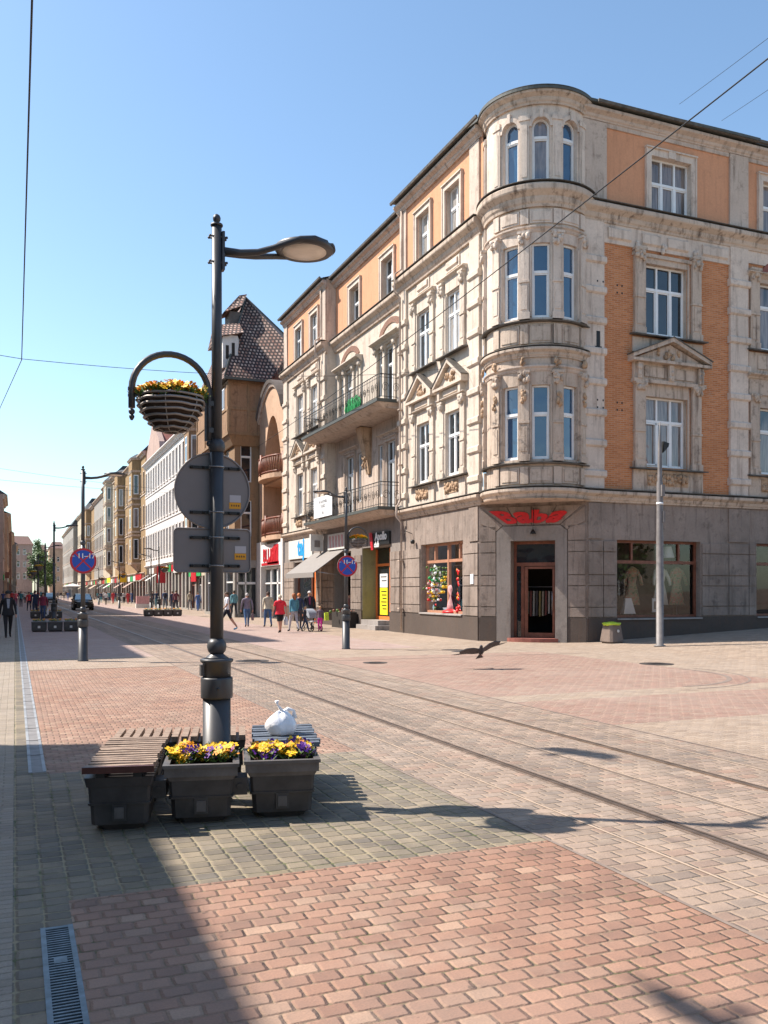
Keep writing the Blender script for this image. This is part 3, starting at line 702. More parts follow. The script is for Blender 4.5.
    # ---------- right façade bays
    for k, (x0, x1) in enumerate(((20.17, 21.95), (25.35, 26.9), (30.2, 31.8))):
        q = MB().mat('trim'); a, e = x0-.58, x1+.68
        pilaster(q, FR, x0-.32, .4, 10.62, 13.55, .12, .5, 3+k); pilaster(q, FR, x1+.38, .4, 10.62, 13.55, .12, .5, 4+k)
        pilaster(q, FR, x0-.32, .4, 6.0, 8.95, .12, .3, 5+k); pilaster(q, FR, x1+.38, .4, 6.0, 8.95, .12, .3, 6+k)
        fbox(q, FR, a, e, 13.3, 13.42, 0, .1)
        for s in (x0-.1, x1+.02): fbox(q, FR, s, s+.08, 6.0, 8.6, 0, .05); fbox(q, FR, s, s+.08, 10.6, 13.2, 0, .05)
        fbox(q, FR, x0-.1, x1+.1, 8.5, 8.95, 0, .04); fbox(q, FR, x0-.1, x1+.1, 13.1, 13.3, 0, .04)
        if k == 0:
            fbox(q, FR, a, e, 8.95, 9.62, 0, .1); fbox(q, FR, a-.05, e+.05, 8.93, 9.05, 0, .2); fbox(q, FR, a+.45, (a+e)/2-.15, 9.15, 9.5, .1, .14); fbox(q, FR, (a+e)/2+.15, e-.45, 9.15, 9.5, .1, .14)
            for s in (a+.2, (a+e)/2, e-.2): fbox(q, FR, s-.1, s+.1, 9.05, 9.6, .1, .24); ornament(q, FR, s, 9.3, .2, .5, .2, int(s*7), 6)
            pediment(q, FR, a-.18, e+.18, 9.72, .68, .34)
            fbox(q, FR, a, e, 10.0, 10.5, 0, .06)
        else:
            fbox(q, FR, a, e, 8.95, 9.5, 0, .1); cornice(q, FR, a-.1, e+.1, 9.5, .22, .3); q.mat('redroof')
            for i in range(8):
                u, v = math.pi*i/8, math.pi*(i+1)/8; m = (x0+x1)/2
                fprism(q, FR, [(m-.7*math.cos(u), 13.45+.5*math.sin(u)), (m-.7*math.cos(v), 13.45+.5*math.sin(v)), (m, 13.45)], 0, .06)
            q.mat('trim'); cornice(q, FR, a-.1, e+.1, 13.25, .2, .25)
            fbox(q, FR, a, e, 9.75, 10.5, 0, .08); fbox(q, FR, a+.4, e-.4, 9.9, 10.4, .08, .12)
        sill(q, FR, a-.1, e+.1, 10.62, .26); sill(q, FR, a-.1, e+.1, 6.02, .26)
        fbox(q, FR, a, e, 5.22, 5.94, 0, .08); q.mat('carve'); fbox(q, FR, x0, x1, 5.4, 5.85, .08, .1)
        for j in range(14): ornament(q, FR, x0+.1+(x1-x0-.2)*j/13, 5.62, .1, .36, .1, j+k*20, 4)
        q.build('window_surround', B)
        q = MB().mat('fresh'); ts = ((20.37, 22.1), (25.45, 26.9), (30.3, 31.8))[k]; architrave(q, FR, ts[0], ts[1], 14.93, 16.85, .24, .08)
        fbox(q, FR, sum(ts)/2-.15, sum(ts)/2+.15, 16.85, 17.1, .08, .13); q.build('window_surround', B)
    q = MB().mat('fresh')                       # frieze with raised panels between second floor and cornice
    fbox(q, FR, 18.38, 23.88, 13.55, 14.2, 0, .06); fbox(q, FR, 24.72, 36, 13.75, 14.2, 0, .05)
    for a, e in ((18.55, 19.5), (19.95, 20.75), (21.05, 21.95), (22.6, 23.75)):
        fprof(q, FR, a, e, [(.06, 13.68), (.13, 13.74), (.13, 14.04), (.06, 14.1)])
    for s in (19.72, 20.9, 22.3): ornament(q, FR, s, 13.62, .2, .3, .1, int(s*9), 7)
    q.mat('cream_grey')
    for a, e in ((18.5, 23.85), (24.78, 36)): fbox(q, FR, a, e, 17.45, 17.6, 0, .05)
    q.build('frieze', B)
    vs = MB().mat('black'); fbox(vs, FR, 18.05, 18.2, 9.98, 10.5, .09, .105); fbox(vs, FR, 18.0, 18.25, 9.93, 9.98, .09, .13)
    for zz in (7.9, 8.15, 11.9, 12.15):
        for ss in (18.07, 18.3, 18.95, 19.15): fbox(vs, FR, ss, ss+.05, zz, zz+.06, .0 if ss > 18.5 else .09, .01 if ss > 18.5 else .107)
    vs.build('wall_vents', B)
    # ---------- left façade bays (wings A and C)
    for wing, (ws, lo, hi) in enumerate((((29.585, 32.165), 28.3, 33.65), ((46.15, 48.7), 44.95, 50.2))):
        for k, s in enumerate(ws):
            q = MB().mat('cream'); h_ = .56
            for z0, z1, cp in ((10.62, 13.4, .5), (6.0, 8.9, .36)):
                for e in (-1, 1): pilaster(q, FL, s+e*(h_+.28), .32, z0, z1, .09, cp, int(s)+int(z0)+e)
                for e in (-1, 1): fbox(q, FL, s+e*(h_+.06)-.04, s+e*(h_+.06)+.04, z0+.05, z1-cp, 0, .05)
            fbox(q, FL, s-h_, s+h_, 12.95, 13.4, 0, .06); fbox(q, FL, s-h_, s+h_, 8.45, 8.9, 0, .06)
            cornice(q, FL, s-h_-.55, s+h_+.55, 13.4, .16, .2); q.mat('fresh'); fbox(q, FL, s-h_, s+h_, 13.7, 14.1, 0, .05); fprof(q, FL, s-h_+.1, s+h_-.1, [(.05, 13.78), (.11, 13.83), (.11, 14.0), (.05, 14.05)]); q.mat('cream')
            fbox(q, FL, s-h_-.4, s+h_+.4, 8.9, 9.3, 0, .1); cornice(q, FL, s-h_-.55, s+h_+.55, 8.88, .14, .2); fbox(q, FL, s-h_, s+h_, 9.08, 9.28, .1, .15)
            pediment(q, FL, s-h_-.62, s+h_+.62, 9.42, .8, .3)
            q.mat('cream')
            for e in (-1, 1): fbox(q, FL, s+e*(h_+.3)-.09, s+e*(h_+.3)+.09, 8.95, 9.35, .1, .22)
            sill(q, FL, s-h_-.6, s+h_+.6, 10.62, .26); sill(q, FL, s-h_-.6, s+h_+.6, 6.02, .26)
            fbox(q, FL, s-h_-.5, s+h_+.5, 5.22, 5.93, 0, .08); q.mat('carve'); fbox(q, FL, s-h_, s+h_, 5.4, 5.84, .08, .1)
            for j in range(10): ornament(q, FL, s-h_+.1+(2*h_-.2)*j/9, 5.62, .12, .36, .1, j+k*20+wing*50, 4)
            q.build('window_surround', B)
            q = MB().mat('fresh'); o = s if wing == 0 else (46.15, 49.0)[k]; architrave(q, FL, o-.6, o+.6, 14.95, 16.85, .2, .08); q.build('window_surround', B)
    # middle section: balcony doors with tall frames and brick relieving arches
    for k, s in enumerate((36.75, 41.95)):
        q = MB().mat('cream')
        for e in (-1.9, -.75, .75, 1.9): pilaster(q, FM, s+e*.82, .2, 10.0, 12.9, .1, .2, k*9+int(e*3)+30, mid=False)
        cornice(q, FM, s-1.75, s+1.75, 12.9, .32, .4)
        q.mat('f_red')
        for i in range(10):
            u, v = math.pi*(.12+.76*i/10), math.pi*(.12+.76*(i+1)/10); r0, r1 = 1.05, 1.45
            fprism(q, FM, [(s-r0*math.cos(u), 13.1+.62*r0*math.sin(u)), (s-r0*math.cos(v), 13.1+.62*r0*math.sin(v)), (s-r1*math.cos(v), 13.1+.62*r1*math.sin(v)), (s-r1*math.cos(u), 13.1+.62*r1*math.sin(u))], 0, .04)
        q.mat('cream_grey'); architrave(q, FM, s-.62, s+.62, 5.3, 8.5, .14, .06); cornice(q, FM, s-1.2, s+1.2, 8.72, .2, .22); q.build('window_surround', B)
        q = MB().mat('fresh'); o = (37.05, 41.25)[k]; architrave(q, FM, o-.67, o+.67, 14.95, 16.85, .2, .08); q.build('window_surround', B)
    # ---------- balconies
    def balcony(z, X, y0, y1, cloth=None):
        q = MB().mat('cream_grey'); q.loft([[(15.6, y0, z-.4), (15.6, y1, z-.4), (X+.35, y1-.2, z-.36), (X+.35, y0+.2, z-.36)], [(15.6, y0, z-.16), (15.6, y1, z-.16), (X, y1, z-.16), (X, y0, z-.16)]])
        q.mat('eave'); q.box(X-.05, 15.6, y0-.05, y1+.05, z-.155, z-.02)
        bl = q.build('balcony', B)
        r = MB().mat('iron'); h = 1.02
        path = [(15.3, y0), (X+.08, y0), (X+.08, y1), (15.3, y1)]
        for zz, w in ((z+h, .022), (z+h-.14, .012), (z+.08, .014)):
            for (a, b_), (c_, d_) in zip(path, path[1:]): r.tube([(a, b_, zz), (c_, d_, zz)], w, 5)
        def scroll(px, py, dx, dy):
            pts = [(px+dx*.17*math.cos(t)*(1-t/14), py+dy*.17*math.cos(t)*(1-t/14), z+.48+.22*math.sin(t)*(1-t/14)) for t in [j*.7 for j in range(16)]]
            r.tube(pts, .011, 4)
        yy = y0
        while yy < y1+.01:
            r.tube([(X+.08, yy, z), (X+.08, yy, z+h)], .02 if abs((yy-y0) % 1.9) < .2 else .01, 4); yy += .19
        yy = y0+.3
        while yy < y1-.2: scroll(X+.07, yy, 0, 1); yy += .46
        for yb in (y0, y1):
            for i in range(6): r.tube([(X+.08+i*.22, yb, z), (X+.08+i*.22, yb, z+h)], .01, 4)
            scroll(X+.35, yb, 1, 0); scroll(X+.85, yb, 1, 0)
        r.build('railing', bl)
        return bl
    balcony(9.88, 14.06, 34.62, 45.2); balcony(5.34, 14.1, 34.62, 44.9)
    # carved corbel under the upper balcony
    q = MB().mat('carve'); q.loft([[(15.56, 39.1, 7.3), (15.56, 39.5, 7.3), (15.45, 39.5, 7.3), (15.45, 39.1, 7.3)], [(15.56, 39.05, 8.3), (15.56, 39.55, 8.3), (15.25, 39.55, 8.3), (15.25, 39.05, 8.3)], [(15.56, 39.0, 9.45), (15.56, 39.6, 9.45), (14.95, 39.6, 9.45), (14.95, 39.0, 9.45)]])
    ornament(q, FM, 39.3, 8.2, .5, 1.7, .28, 3, 26); q.build('corbel', B)
    # ---------- ground floor of middle and far shops
    q = MB().mat('orange_frame'); f = FL; n = -.68
    for a, e, z0, z1 in ((37.2, 37.32, .42, 3.7), (38.86, 38.98, .42, 3.7), (37.32, 38.86, .42, .58), (37.32, 38.86, 2.9, 3.02)): fbox(q, f, a, e, z0, z1, n-.08, n)
    dr = q.build('shop_door', B); q = MB().mat('glass_dark'); q.quad(f.P(37.3, .5, n-.05), f.P(38.9, .5, n-.05), f.P(38.9, 3.7, n-.05), f.P(37.3, 3.7, n-.05)); q.build('pane', dr)
    q = MB().mat('yellow_notice'); fbox(q, f, 37.6, 38.5, .65, 1.9, n-.045, n-.02); q.mat('white'); fbox(q, f, 37.6, 38.5, 1.92, 2.55, n-.045, n-.02)
    q.mat('black')
    for i in range(6): fbox(q, f, 37.7, 38.35-.08*(i % 3), 1.7-.16*i, 1.75-.16*i, n-.02, n-.016)
    for i in range(2): fbox(q, f, 37.7, 38.4-.1*i, 2.38-.18*i, 2.43-.18*i, n-.02, n-.016)
    q.build('door_notice', dr)
    q = MB().mat('concrete'); q.box(14.75, 15.8, 36.6, 38.98, -.02, .2); q.box(15.0, 15.8, 36.9, 38.98, .2, .42); q.build('doorstep', B)
    q = MB().mat('dark'); room(q, FL, 40.4, 43.0, 0, 3.75, -.76, -2.4); q.build('shop_interior', B)
    q = MB().mat('orange_frame'); fbox(q, FL, 45.92, 46.15, 0, 3.38, -.3, .01); o = q.build('shop_door', B)
    q = MB().mat('glass_dark'); q.quad(FL.P(46.15, .1, -.4), FL.P(47.2, .1, -.4), FL.P(47.2, 3.38, -.4), FL.P(46.15, 3.38, -.4)); q.build('pane', o)
    q = MB().mat('brown_frame')
    for a, e, z0, z1 in ((47.2, 47.32, .3, 3.38), (49.78, 49.9, .3, 3.38), (47.32, 49.78, 3.24, 3.38), (47.32, 49.78, .3, .42)): fbox(q, FL, a, e, z0, z1, -.3, -.2)
    o = q.build('shop_window', B); q = MB().mat('glass_dark'); q.quad(FL.P(47.3, .3, -.26), FL.P(49.8, .3, -.26), FL.P(49.8, 3.4, -.26), FL.P(47.3, 3.4, -.26)); q.build('pane', o)
    # awning
    q = MB().mat('awning'); y0, y1 = 41.4, 46.2
    q.loft([[(15.1, y0, 3.85), (15.1, y1, 3.85), (15.1, y1, 3.81), (15.1, y0, 3.81)], [(13.45, y0, 2.66), (13.45, y1, 2.66), (13.45, y1, 2.62), (13.45, y0, 2.62)]])
    q.box(13.42, 13.45, y0, y1, 2.42, 2.665)
    aw = q.build('awning', B); q = MB().mat('steel'); q.tube([(15.1, y0+.05, 2.5), (13.6, y0+.05, 2.7)], .02, 6); q.tube([(15.1, y1-.05, 2.5), (13.6, y1-.05, 2.7)], .02, 6); q.build('awning_arm', aw)
    # shop signs
    q = MB().mat('offwhite'); q.box(14.3, 14.98, 44.5, 44.72, 3.85, 4.72); q.mat('ground_dark'); q.box(14.5, 14.8, 44.47, 44.5, 4.05, 4.4); q.build('box_sign', B)
    q = MB().mat('offwhite'); fbox(q, FL, 46.4, 50.9, 3.6, 4.68, .0, .08); q.mat('sign_blue_light'); put_text(q, 'taj', 1.3, lambda u, v, w: FL.P(48.4-u, 4.2+v, .09+w), .01, .04); q.build('shop_sign', B)
    q = MB().mat('offwhite'); fbox(q, FL, 41.2, 43.7, 3.85, 4.65, .02, .1); q.mat('pinkish')
    for i in range(5):
        a = 41.5+.45*i; fprism(q, FL, [(a-.15, 3.95), (a+.05, 3.95), (a+.15, 4.55), (a-.08, 4.55)], .1, .11)
    q.build('shop_sign', B)
    q = MB().mat('black'); fbox(q, FL, 35.5, 37.5, 3.8, 4.35, .02, .1); q.mat('white'); put_text(q, 'Apollo', .5, lambda u, v, w: FL.P(36.45-u, 4.17+v, .11+w), .008, .03); put_text(q, 'club', .34, lambda u, v, w: FL.P(36.9-u, 3.82+v, .12+w), .008, .03)
    q.mat('sign_red'); fprism(q, FL, [(37.3, 3.6), (37.55, 3.6), (37.85, 4.4), (37.5, 4.4)], .1, .13); q.build('shop_sign', B)
    # downpipes
    for s, f in ((34.1, FL), (44.75, FL), (23.3, FR)):
        if f is FR: continue
        q = MB().mat('cream_grey'); q.tube([f.P(s, .1, .14), f.P(s, 4.6, .14), f.P(s, 4.85, .36), f.P(s, 5.25, .36), f.P(s, 5.5, .2), f.P(s, 14.0, .2), f.P(s, 14.2, .44), f.P(s, 14.95, .44), f.P(s, 15.2, .13), f.P(s, 17.7, .13)], .045, 8)
        for z in (1, 3, 7, 9.3, 11.6): fbox(q, f, s-.09, s+.09, z, z+.05, 0, .28)
        q.build('downpipe', B)
    # small wall fittings
    q = MB().mat('white'); fbox(q, FL, 27.9, 28.12, 2.0, 2.35, .036, .08); q.mat('iron'); q.tube([FL.P(33.3, 4.1, 0), FL.P(33.3, 4.2, .3), FL.P(33.3, 4.05, .34)], .015, 5); q.ball(FL.P(32.95, 3.75, .14), .1, 8, 6); q.build('wall_fitting', B)
    # ---------- roof with overhanging eaves
    out = .38
    edge = [(15.06-out, 52)]+[(15.06-out, 44.2), (15.56-out, 44.2), (15.56-out, 34.5), (15.06-out, 34.5)]+[(15.06-out, 28.0)]
    edge += [T.P(s, 0, out-.06)[:2] for s in T.cuts(-2.05, 2.2)]+[(18.0, 25-out), (24.0, 25-out-.12), (24.9, 25-out-.12), (24.9, 25-out+.1), (36, 25-out+.1), (36, 52)]
    q = MB().mat('eave'); q.loft([[(x, y, TOP-.07) for x, y in edge], [(x, y, TOP+.02) for x, y in edge]])
    # low pitched covering
    cx, cy = 27, 38; q.mat('roof'); q.loft([[(x+(cx-x)*.012, y+(cy-y)*.012, TOP+.02) for x, y in edge], [(x+(cx-x)*.35, y+(cy-y)*.35, TOP+.75) for x, y in edge]])
    q.mat('f_red'); q.box(22, 23.2, 41, 42, TOP, TOP+1.2); q.build('roof', B)
    for a, e, f in ((27.0, 34.6, FL), (44.0, 52, FL), (17.9, 24.9, FR), (34.6, 44, FM), (24.9, 36, FR)):
        q = MB().mat('sillmetal'); fprof(q, f, a, e, [(out, TOP-.1), (out+.07, TOP-.09), (out+.09, TOP-.0), (out+.02, TOP-.0)]); q.build('gutter', B)
    return B, FL, FR, FC
def room(mb, f, s0, s1, z0, z1, n0, n1):
    mb.quad(f.P(s0,z0,n1), f.P(s1,z0,n1), f.P(s1,z1,n1), f.P(s0,z1,n1))
    for s in (s0, s1): mb.quad(f.P(s,z0,n0), f.P(s,z0,n1), f.P(s,z1,n1), f.P(s,z1,n0))
    for z in (z0, z1): mb.quad(f.P(s0,z,n0), f.P(s1,z,n0), f.P(s1,z,n1), f.P(s0,z,n1))
# ------------------------------------------------------------------ ground
def gz(x, y): return .045*max(0., x-17.2)
def rects(name, mat, rs, dz=0.):
    mb = MB().mat(mat)
    for x0, x1, y0, y1 in rs:
        xs = sorted({x0, x1, *([17.2] if x0 < 17.2 < x1 else [])})
        for a, b in zip(xs, xs[1:]): mb.quad((a,y0,gz(a,0)+dz), (b,y0,gz(b,0)+dz), (b,y1,gz(b,0)+dz), (a,y1,gz(a,0)+dz))
    o = mb.build(name, origin=(0,0,0)); o['kind'] = 'structure'; return o
def build_ground():
    g = MB().mat('ground'); S_ = 900
    g.quad((-S_,-S_,-.03), (S_,-S_,-.03), (S_,S_,-.03), (-S_,S_,-.03)); o = g.build('ground', origin=(0,0,0)); o['kind'] = 'structure'
    rects('left_walkway', 'pv_walk', [(-7.2, -.012, -12, 330), (-40, -7.2, 15.8, 30.4)])
    rects('walkway_edge', 'pv_grey', [(-.012, .12, -12, 330), (.12, .28, 4.95, 9.2)])
    rects('red_pavement', 'pv_red', [(.28, 3.46, -12, 5.33), (.28, 3.46, 9.1, 21.0)])
    rects('grey_paving_band', 'pv_grey', [(.28, 3.46, 5.33, 9.1)])
    rects('tan_paving_band', 'pv_tan', [(.28, 3.46, 21.0, 24.4)])
    rects('far_pavement', 'pv_far', [(.28, 3.46, 24.4, 330), (7.2, 11.6, 25, 330)])
    tb = rects('tram_road', 'pv_track', [(3.46, 7.2, -12, 330)])
    rects('plaza_pavement', 'pv_tan', [(7.2, 60, -12, 9.6), (7.2, 60, 12.1, 12.9), (13.9, 60, 12.9, 25.0), (7.2, 13.9, 22.0, 25.0), (11.6, 15.2, 25, 330), (15.2, 17.7, 25, 27.7)])
    rects('pink_pavement', 'pv_pink', [(7.2, 60, 9.6, 12.1), (7.2, 13.9, 12.9, 22.0)])
    # rounded corner band and seams in the paving (4 mm sheets)
    m = MB().mat('pv_seam')
    def arc(cx, cy, r0, r1, a0, a1, z=.004, k=16):
        for i in range(k):
            a, b = rad(a0+(a1-a0)*i/k), rad(a0+(a1-a0)*(i+1)/k)
            m.quad(*[(cx+r*math.cos(t), cy+r*math.sin(t), z) for r, t in ((r0,a),(r1,a),(r1,b),(r0,b))])
    arc(11.3, 15.5, 2.5, 2.6, -90, 10); arc(11.3, 15.5, 2.9, 2.95, -90, 10)
    for x, w in ((3.46, .014), (7.2, .014), (5.33, .008)): m.quad((x-w,-12,.004), (x+w,-12,.004), (x+w,330,.004), (x-w,330,.004))
    m.quad((.28,21.0,.004), (15,21.0,.004), (15,21.06,.004), (.28,21.06,.004))
    o = m.build('paving_seam', origin=(0,0,0)); o['kind'] = 'structure'
    m = MB().mat('pv_lightline')
    for x in (3.95, 5.35, 6.75): m.quad((x,-12,.004), (x+.022,-12,.004), (x+.022,330,.004), (x,330,.004))
    o = m.build('sand_joint', origin=(0,0,0)); o['kind'] = 'structure'
    # rails
    for x, bw_ in ((4.56, .075), (6.12, .045)):
        m = MB().mat('railbed'); m.box(x-bw_, x+bw_, -12, 330, -.02, .005)
        m.mat('rail'); m.box(x-.05, x-.004, -12, 330, 0, .011); m.box(x+.022, x+.04, -12, 330, 0, .009); m.mat('black'); m.box(x-.0039, x+.0219, -12, 330, 0, .0065)
        o = m.build('tram_rail', origin=(0,0,0)); o['kind'] = 'structure'
    # drainage channel: slotted grate near the camera, pale gutter stones further off
    r = empty('drain_channel', (.2, 0, 0), 0, 'slotted metal drain grate set in the pavement, bottom left', 'drain')
    m = MB().mat('black'); m.box(.12, .28, -3, 4.94, -.06, -.015); m.build('channel', r)
    m = MB().mat('grate')
    m.box(.12, .145, -3, 4.94, -.02, .004); m.box(.255, .28, -3, 4.94, -.02, .004)
    y = -1.
    while y < 4.93:
        m.box(.145, .255, y, y+.012, -.02, .001); y += .03
    for yy in range(-1, 5): m.box(.17, .23, yy+.45, yy+.52, -.02, .002)
    m.box(.145, .255, 4.915, 4.94, -.02, .002)
    m.build('grate', r)
    r = empty('gutter_strip', (.2, 9.2, 0), 0, 'pale gutter strip with bright edges running up the left walkway', 'gutter')
    m = MB().mat('gutter'); 
    y = 9.2
    while y < 160:
        m.box(.15, .25, y, y+.96, -.02, .002); y += 1.
    m.build('channel_stones', r); m = MB().mat('grate_bright'); y = 9.2
    while y < 160: m.box(.12, .15, y, y+.97, -.02, .006); m.box(.25, .28, y, y+.97, -.02, .006); y += 1.
    m.build('edge_strip', r)
    m = MB().mat('ground'); m.box(.12, .28, 9.2, 330, -.03, -.021); o = m.build('path_bed', origin=(0,0,0)); o['kind'] = 'structure'
    # manhole covers
    for i, (x, y, rr, l) in enumerate(((5.47, 21.8, .42, 'round cast iron cover in the paving just right of the main lamp base'), (14.2, 17.2, .4, 'round manhole cover in front of the corner shop, by the curved paving band'), (8.1, 20.1, .3, 'small round cover in the paving right of the far no-stopping lamp'), (17.2, 15.2, .25, 'small cover in the tan paving near the right edge'))):
        r = empty('manhole_cover', (x, y, gz(x, 0)), 0, l, 'manhole cover', 'covers in the paving')
        m = MB().mat('castiron'); m.lathe((x,y,gz(x,0)), [(rr,0),(rr,.008),(rr-.04,.008)], 28, sm=False); m.build('rim', r)
        m = MB().mat('castiron'); m.lathe((x,y,gz(x,0)), [(rr-.05,0),(rr-.05,.012)], 28, sm=False)
        for k in range(5): m.box(x-rr*.5, x+rr*.5, y-.3*rr+.15*k*rr, y-.3*rr+.15*k*rr+.02, gz(x,0)+.012, gz(x,0)+.017)
        m.build('lid', r)

# ------------------------------------------------------------------ street lamp
def make_lamp():
    r = empty('street_lamp')
    c = (0,0,0)
    m = MB().mat('lamp')
    m.lathe(c, [(.13,0),(.13,.02),(.115,.035),(.114,.86)], 28)
    m.lathe(c, [(.128,.862),(.132,.875),(.132,1.02),(.128,1.035)], 28)
    m.lathe(c, [(.116,1.037),(.116,1.15),(.136,1.165),(.136,1.185),(.12,1.19)], 28)
    m.box(-.137, -.1, -.035, .035, 1.05, 1.14)
    for a in (.4, 2.5, 4.6): m.ball((.132*math.cos(a), .132*math.sin(a), .95), .014, 6, 5)
    m.build('pole_base', r)
    m = MB().mat('lamp')
    m.lathe(c, [(.105,1.19),(.085,1.205),(.06,1.225),(.058,1.23)], 24)
    m.lathe(c, [(.052,1.228),(.072,1.25),(.081,1.285),(.076,1.32),(.056,1.355)], 24)
    m.lathe(c, [(.055,1.35),(.055,2.9)], 24); m.lathe(c, [(.052,2.9),(.066,2.925),(.07,2.95),(.063,2.985),(.044,3.01)], 24)
    m.lathe(c, [(.044,3.0),(.041,4.78)], 24); m.lathe(c, [(.049,4.782),(.052,4.79),(.049,4.8)], 20, sm=False)
    m.lathe(c, [(.015,4.8),(.018,4.815),(.03,4.83),(.033,4.85),(.025,4.872),(.006,4.885)], 16)
    m.build('pole', r)
    # bracket plate, twin arms and the ring-shaped head
    m = MB().mat('lamp'); m.box(.04, .062, -.035, .035, 4.42, 4.74)
    for z in (4.48, 4.69):
        for y in (-.025, .025): m.tube([(-.058, y, z), (.075, y, z)], .008, 6); m.ball((-.06, y, z), .012, 6, 4); m.ball((.078, y, z), .012, 6, 4)
    m.build('bracket', r)
    m = MB().mat('lamp'); hx, hr, hz_ = .76, .235, 4.685
    for sgn_ in (-1, 1):
        pts = [(.06, sgn_*.012, 4.58), (.2, sgn_*.022, 4.582), (.34, sgn_*.05, 4.6), (.46, sgn_*.105, 4.635), (.56, sgn_*.165, 4.67), (.66, sgn_*.215, 4.7), (.78, sgn_*.235, 4.715), (.9, sgn_*.19, 4.715)]
        rr = [.034, .03, .027, .025, .025, .026, .025, .02]
        m.tube(pts, rr, 10)
    m.build('arm', r)
    m = MB().mat('lamp'); m.lathe((hx,0,hz_), [(hr-.04,-.005),(hr,-.012),(hr+.02,.008),(hr+.016,.032),(hr-.04,.05),(.05,.056)], 40)
    for i in range(-6, 7):
        a = i*.11; m.hexa([(hx+(hr+.0)*math.cos(a+d), (hr+.0)*math.sin(a+d), 4.7) for d in (-.025,.025)] + [(hx+(hr+.035)*math.cos(a+d), (hr+.035)*math.sin(a+d), 4.7) for d in (.025,-.025)] + [(hx+(hr-.02)*math.cos(a+d), (hr-.02)*math.sin(a+d), 4.735) for d in (-.025,.025)] + [(hx+(hr+.03)*math.cos(a+d), (hr+.03)*math.sin(a+d), 4.726) for d in (.025,-.025)])
    hd = m.build('lamp_head', r)
    m = MB().mat('lens'); m.lathe((hx,0,hz_-.008), [(.001,-.016),(.1,-.013),(hr-.045,-.002),(hr-.045,.01)], 40); m.build('lens', hd)
    return r
def make_hoop(r):
    """semicircular bracket that carries the flower basket, on the side away from the lamp arm"""
    m = MB().mat('lamp'); cx, cz, rr = -.375, 3.37, .31
    pts = [(cx+rr, 0, 3.0)]+[(cx+rr, 0, 3.2)]+[(cx+rr*math.cos(t), 0, cz+rr*math.sin(t)) for t in [math.pi*i/18 for i in range(19)]]+[(cx-rr, 0, 3.22)]
    m.tube(pts, .027, 10); m.ball((cx-rr, 0, 3.19), .026, 10, 6); m.lathe((cx-rr,0,3.12), [(.008,0),(.02,.02),(.022,.035),(.01,.05)], 10); m.ball((cx+rr, 0, 2.97), .024, 10, 6)
    for z in (3.08, 3.3): m.box(-.07, -.03, -.03, .03, z-.02, z+.02); m.box(cx-rr-.03, cx-rr+.1, -.014, .014, 3.36, 3.385) if z > 3.2 else None
    m.box(-.1, -.035, -.014, .014, 2.99, 3.42)
    return m.build('basket_bracket', r)
def pansies(mb, pts, seed=0, sc=1., leaf=True, pal=('yellow','yellow','yellow','purple','purple','orange_petal')):
    r = random.Random(seed)
    for (x, y, z) in pts:
        if leaf:
            mb.mat('leaf')
            for _ in range(3):
                a = r.random()*6.28; l = (.03+.03*r.random())*sc; h = .03*sc*r.random(); w = .012*sc
                p = Vector((x+(r.random()-.5)*.04, y+(r.random()-.5)*.04, z-.02*sc)); d = Vector((math.cos(a), math.sin(a), .5)); q = Vector((-d.y, d.x, 0))
                mb.poly([p, p+d*l*.5+q*w, p+d*l+Vector((0,0,h)), p+d*l*.5-q*w])
        k = r.choice(pal); n = Vector((r.gauss(0,.5)-.2, r.gauss(0,.5)-.35, .9)).normalized(); t = n.orthogonal().normalized(); b = n.cross(t)
        c = Vector((x, y, z+.01+.02*r.random()*sc)); R0 = (.017+.01*r.random())*sc
        for i in range(5):
            a = i*1.2566+r.random()*.2; mb.mat(k if i or k != 'yellow' else 'yellow')
            d = t*math.cos(a)+b*math.sin(a); e = t*math.cos(a+1.57)+b*math.sin(a+1.57)
            o = c+d*R0*.2
            mb.poly([o, o+d*R0*.6+e*R0*.55-n*.002, o+d*R0*1.25+e*R0*.35+n*.004*i/5, o+d*R0*1.3-e*R0*.3, o+d*R0*.6-e*R0*.55])
        mb.mat('purple' if k == 'yellow' and r.random() < .35 else 'orange_petal'); mb.poly([c+n*.004+t*.005*sc, c+n*.004+b*.005*sc, c+n*.004-t*.005*sc, c+n*.004-b*.005*sc])
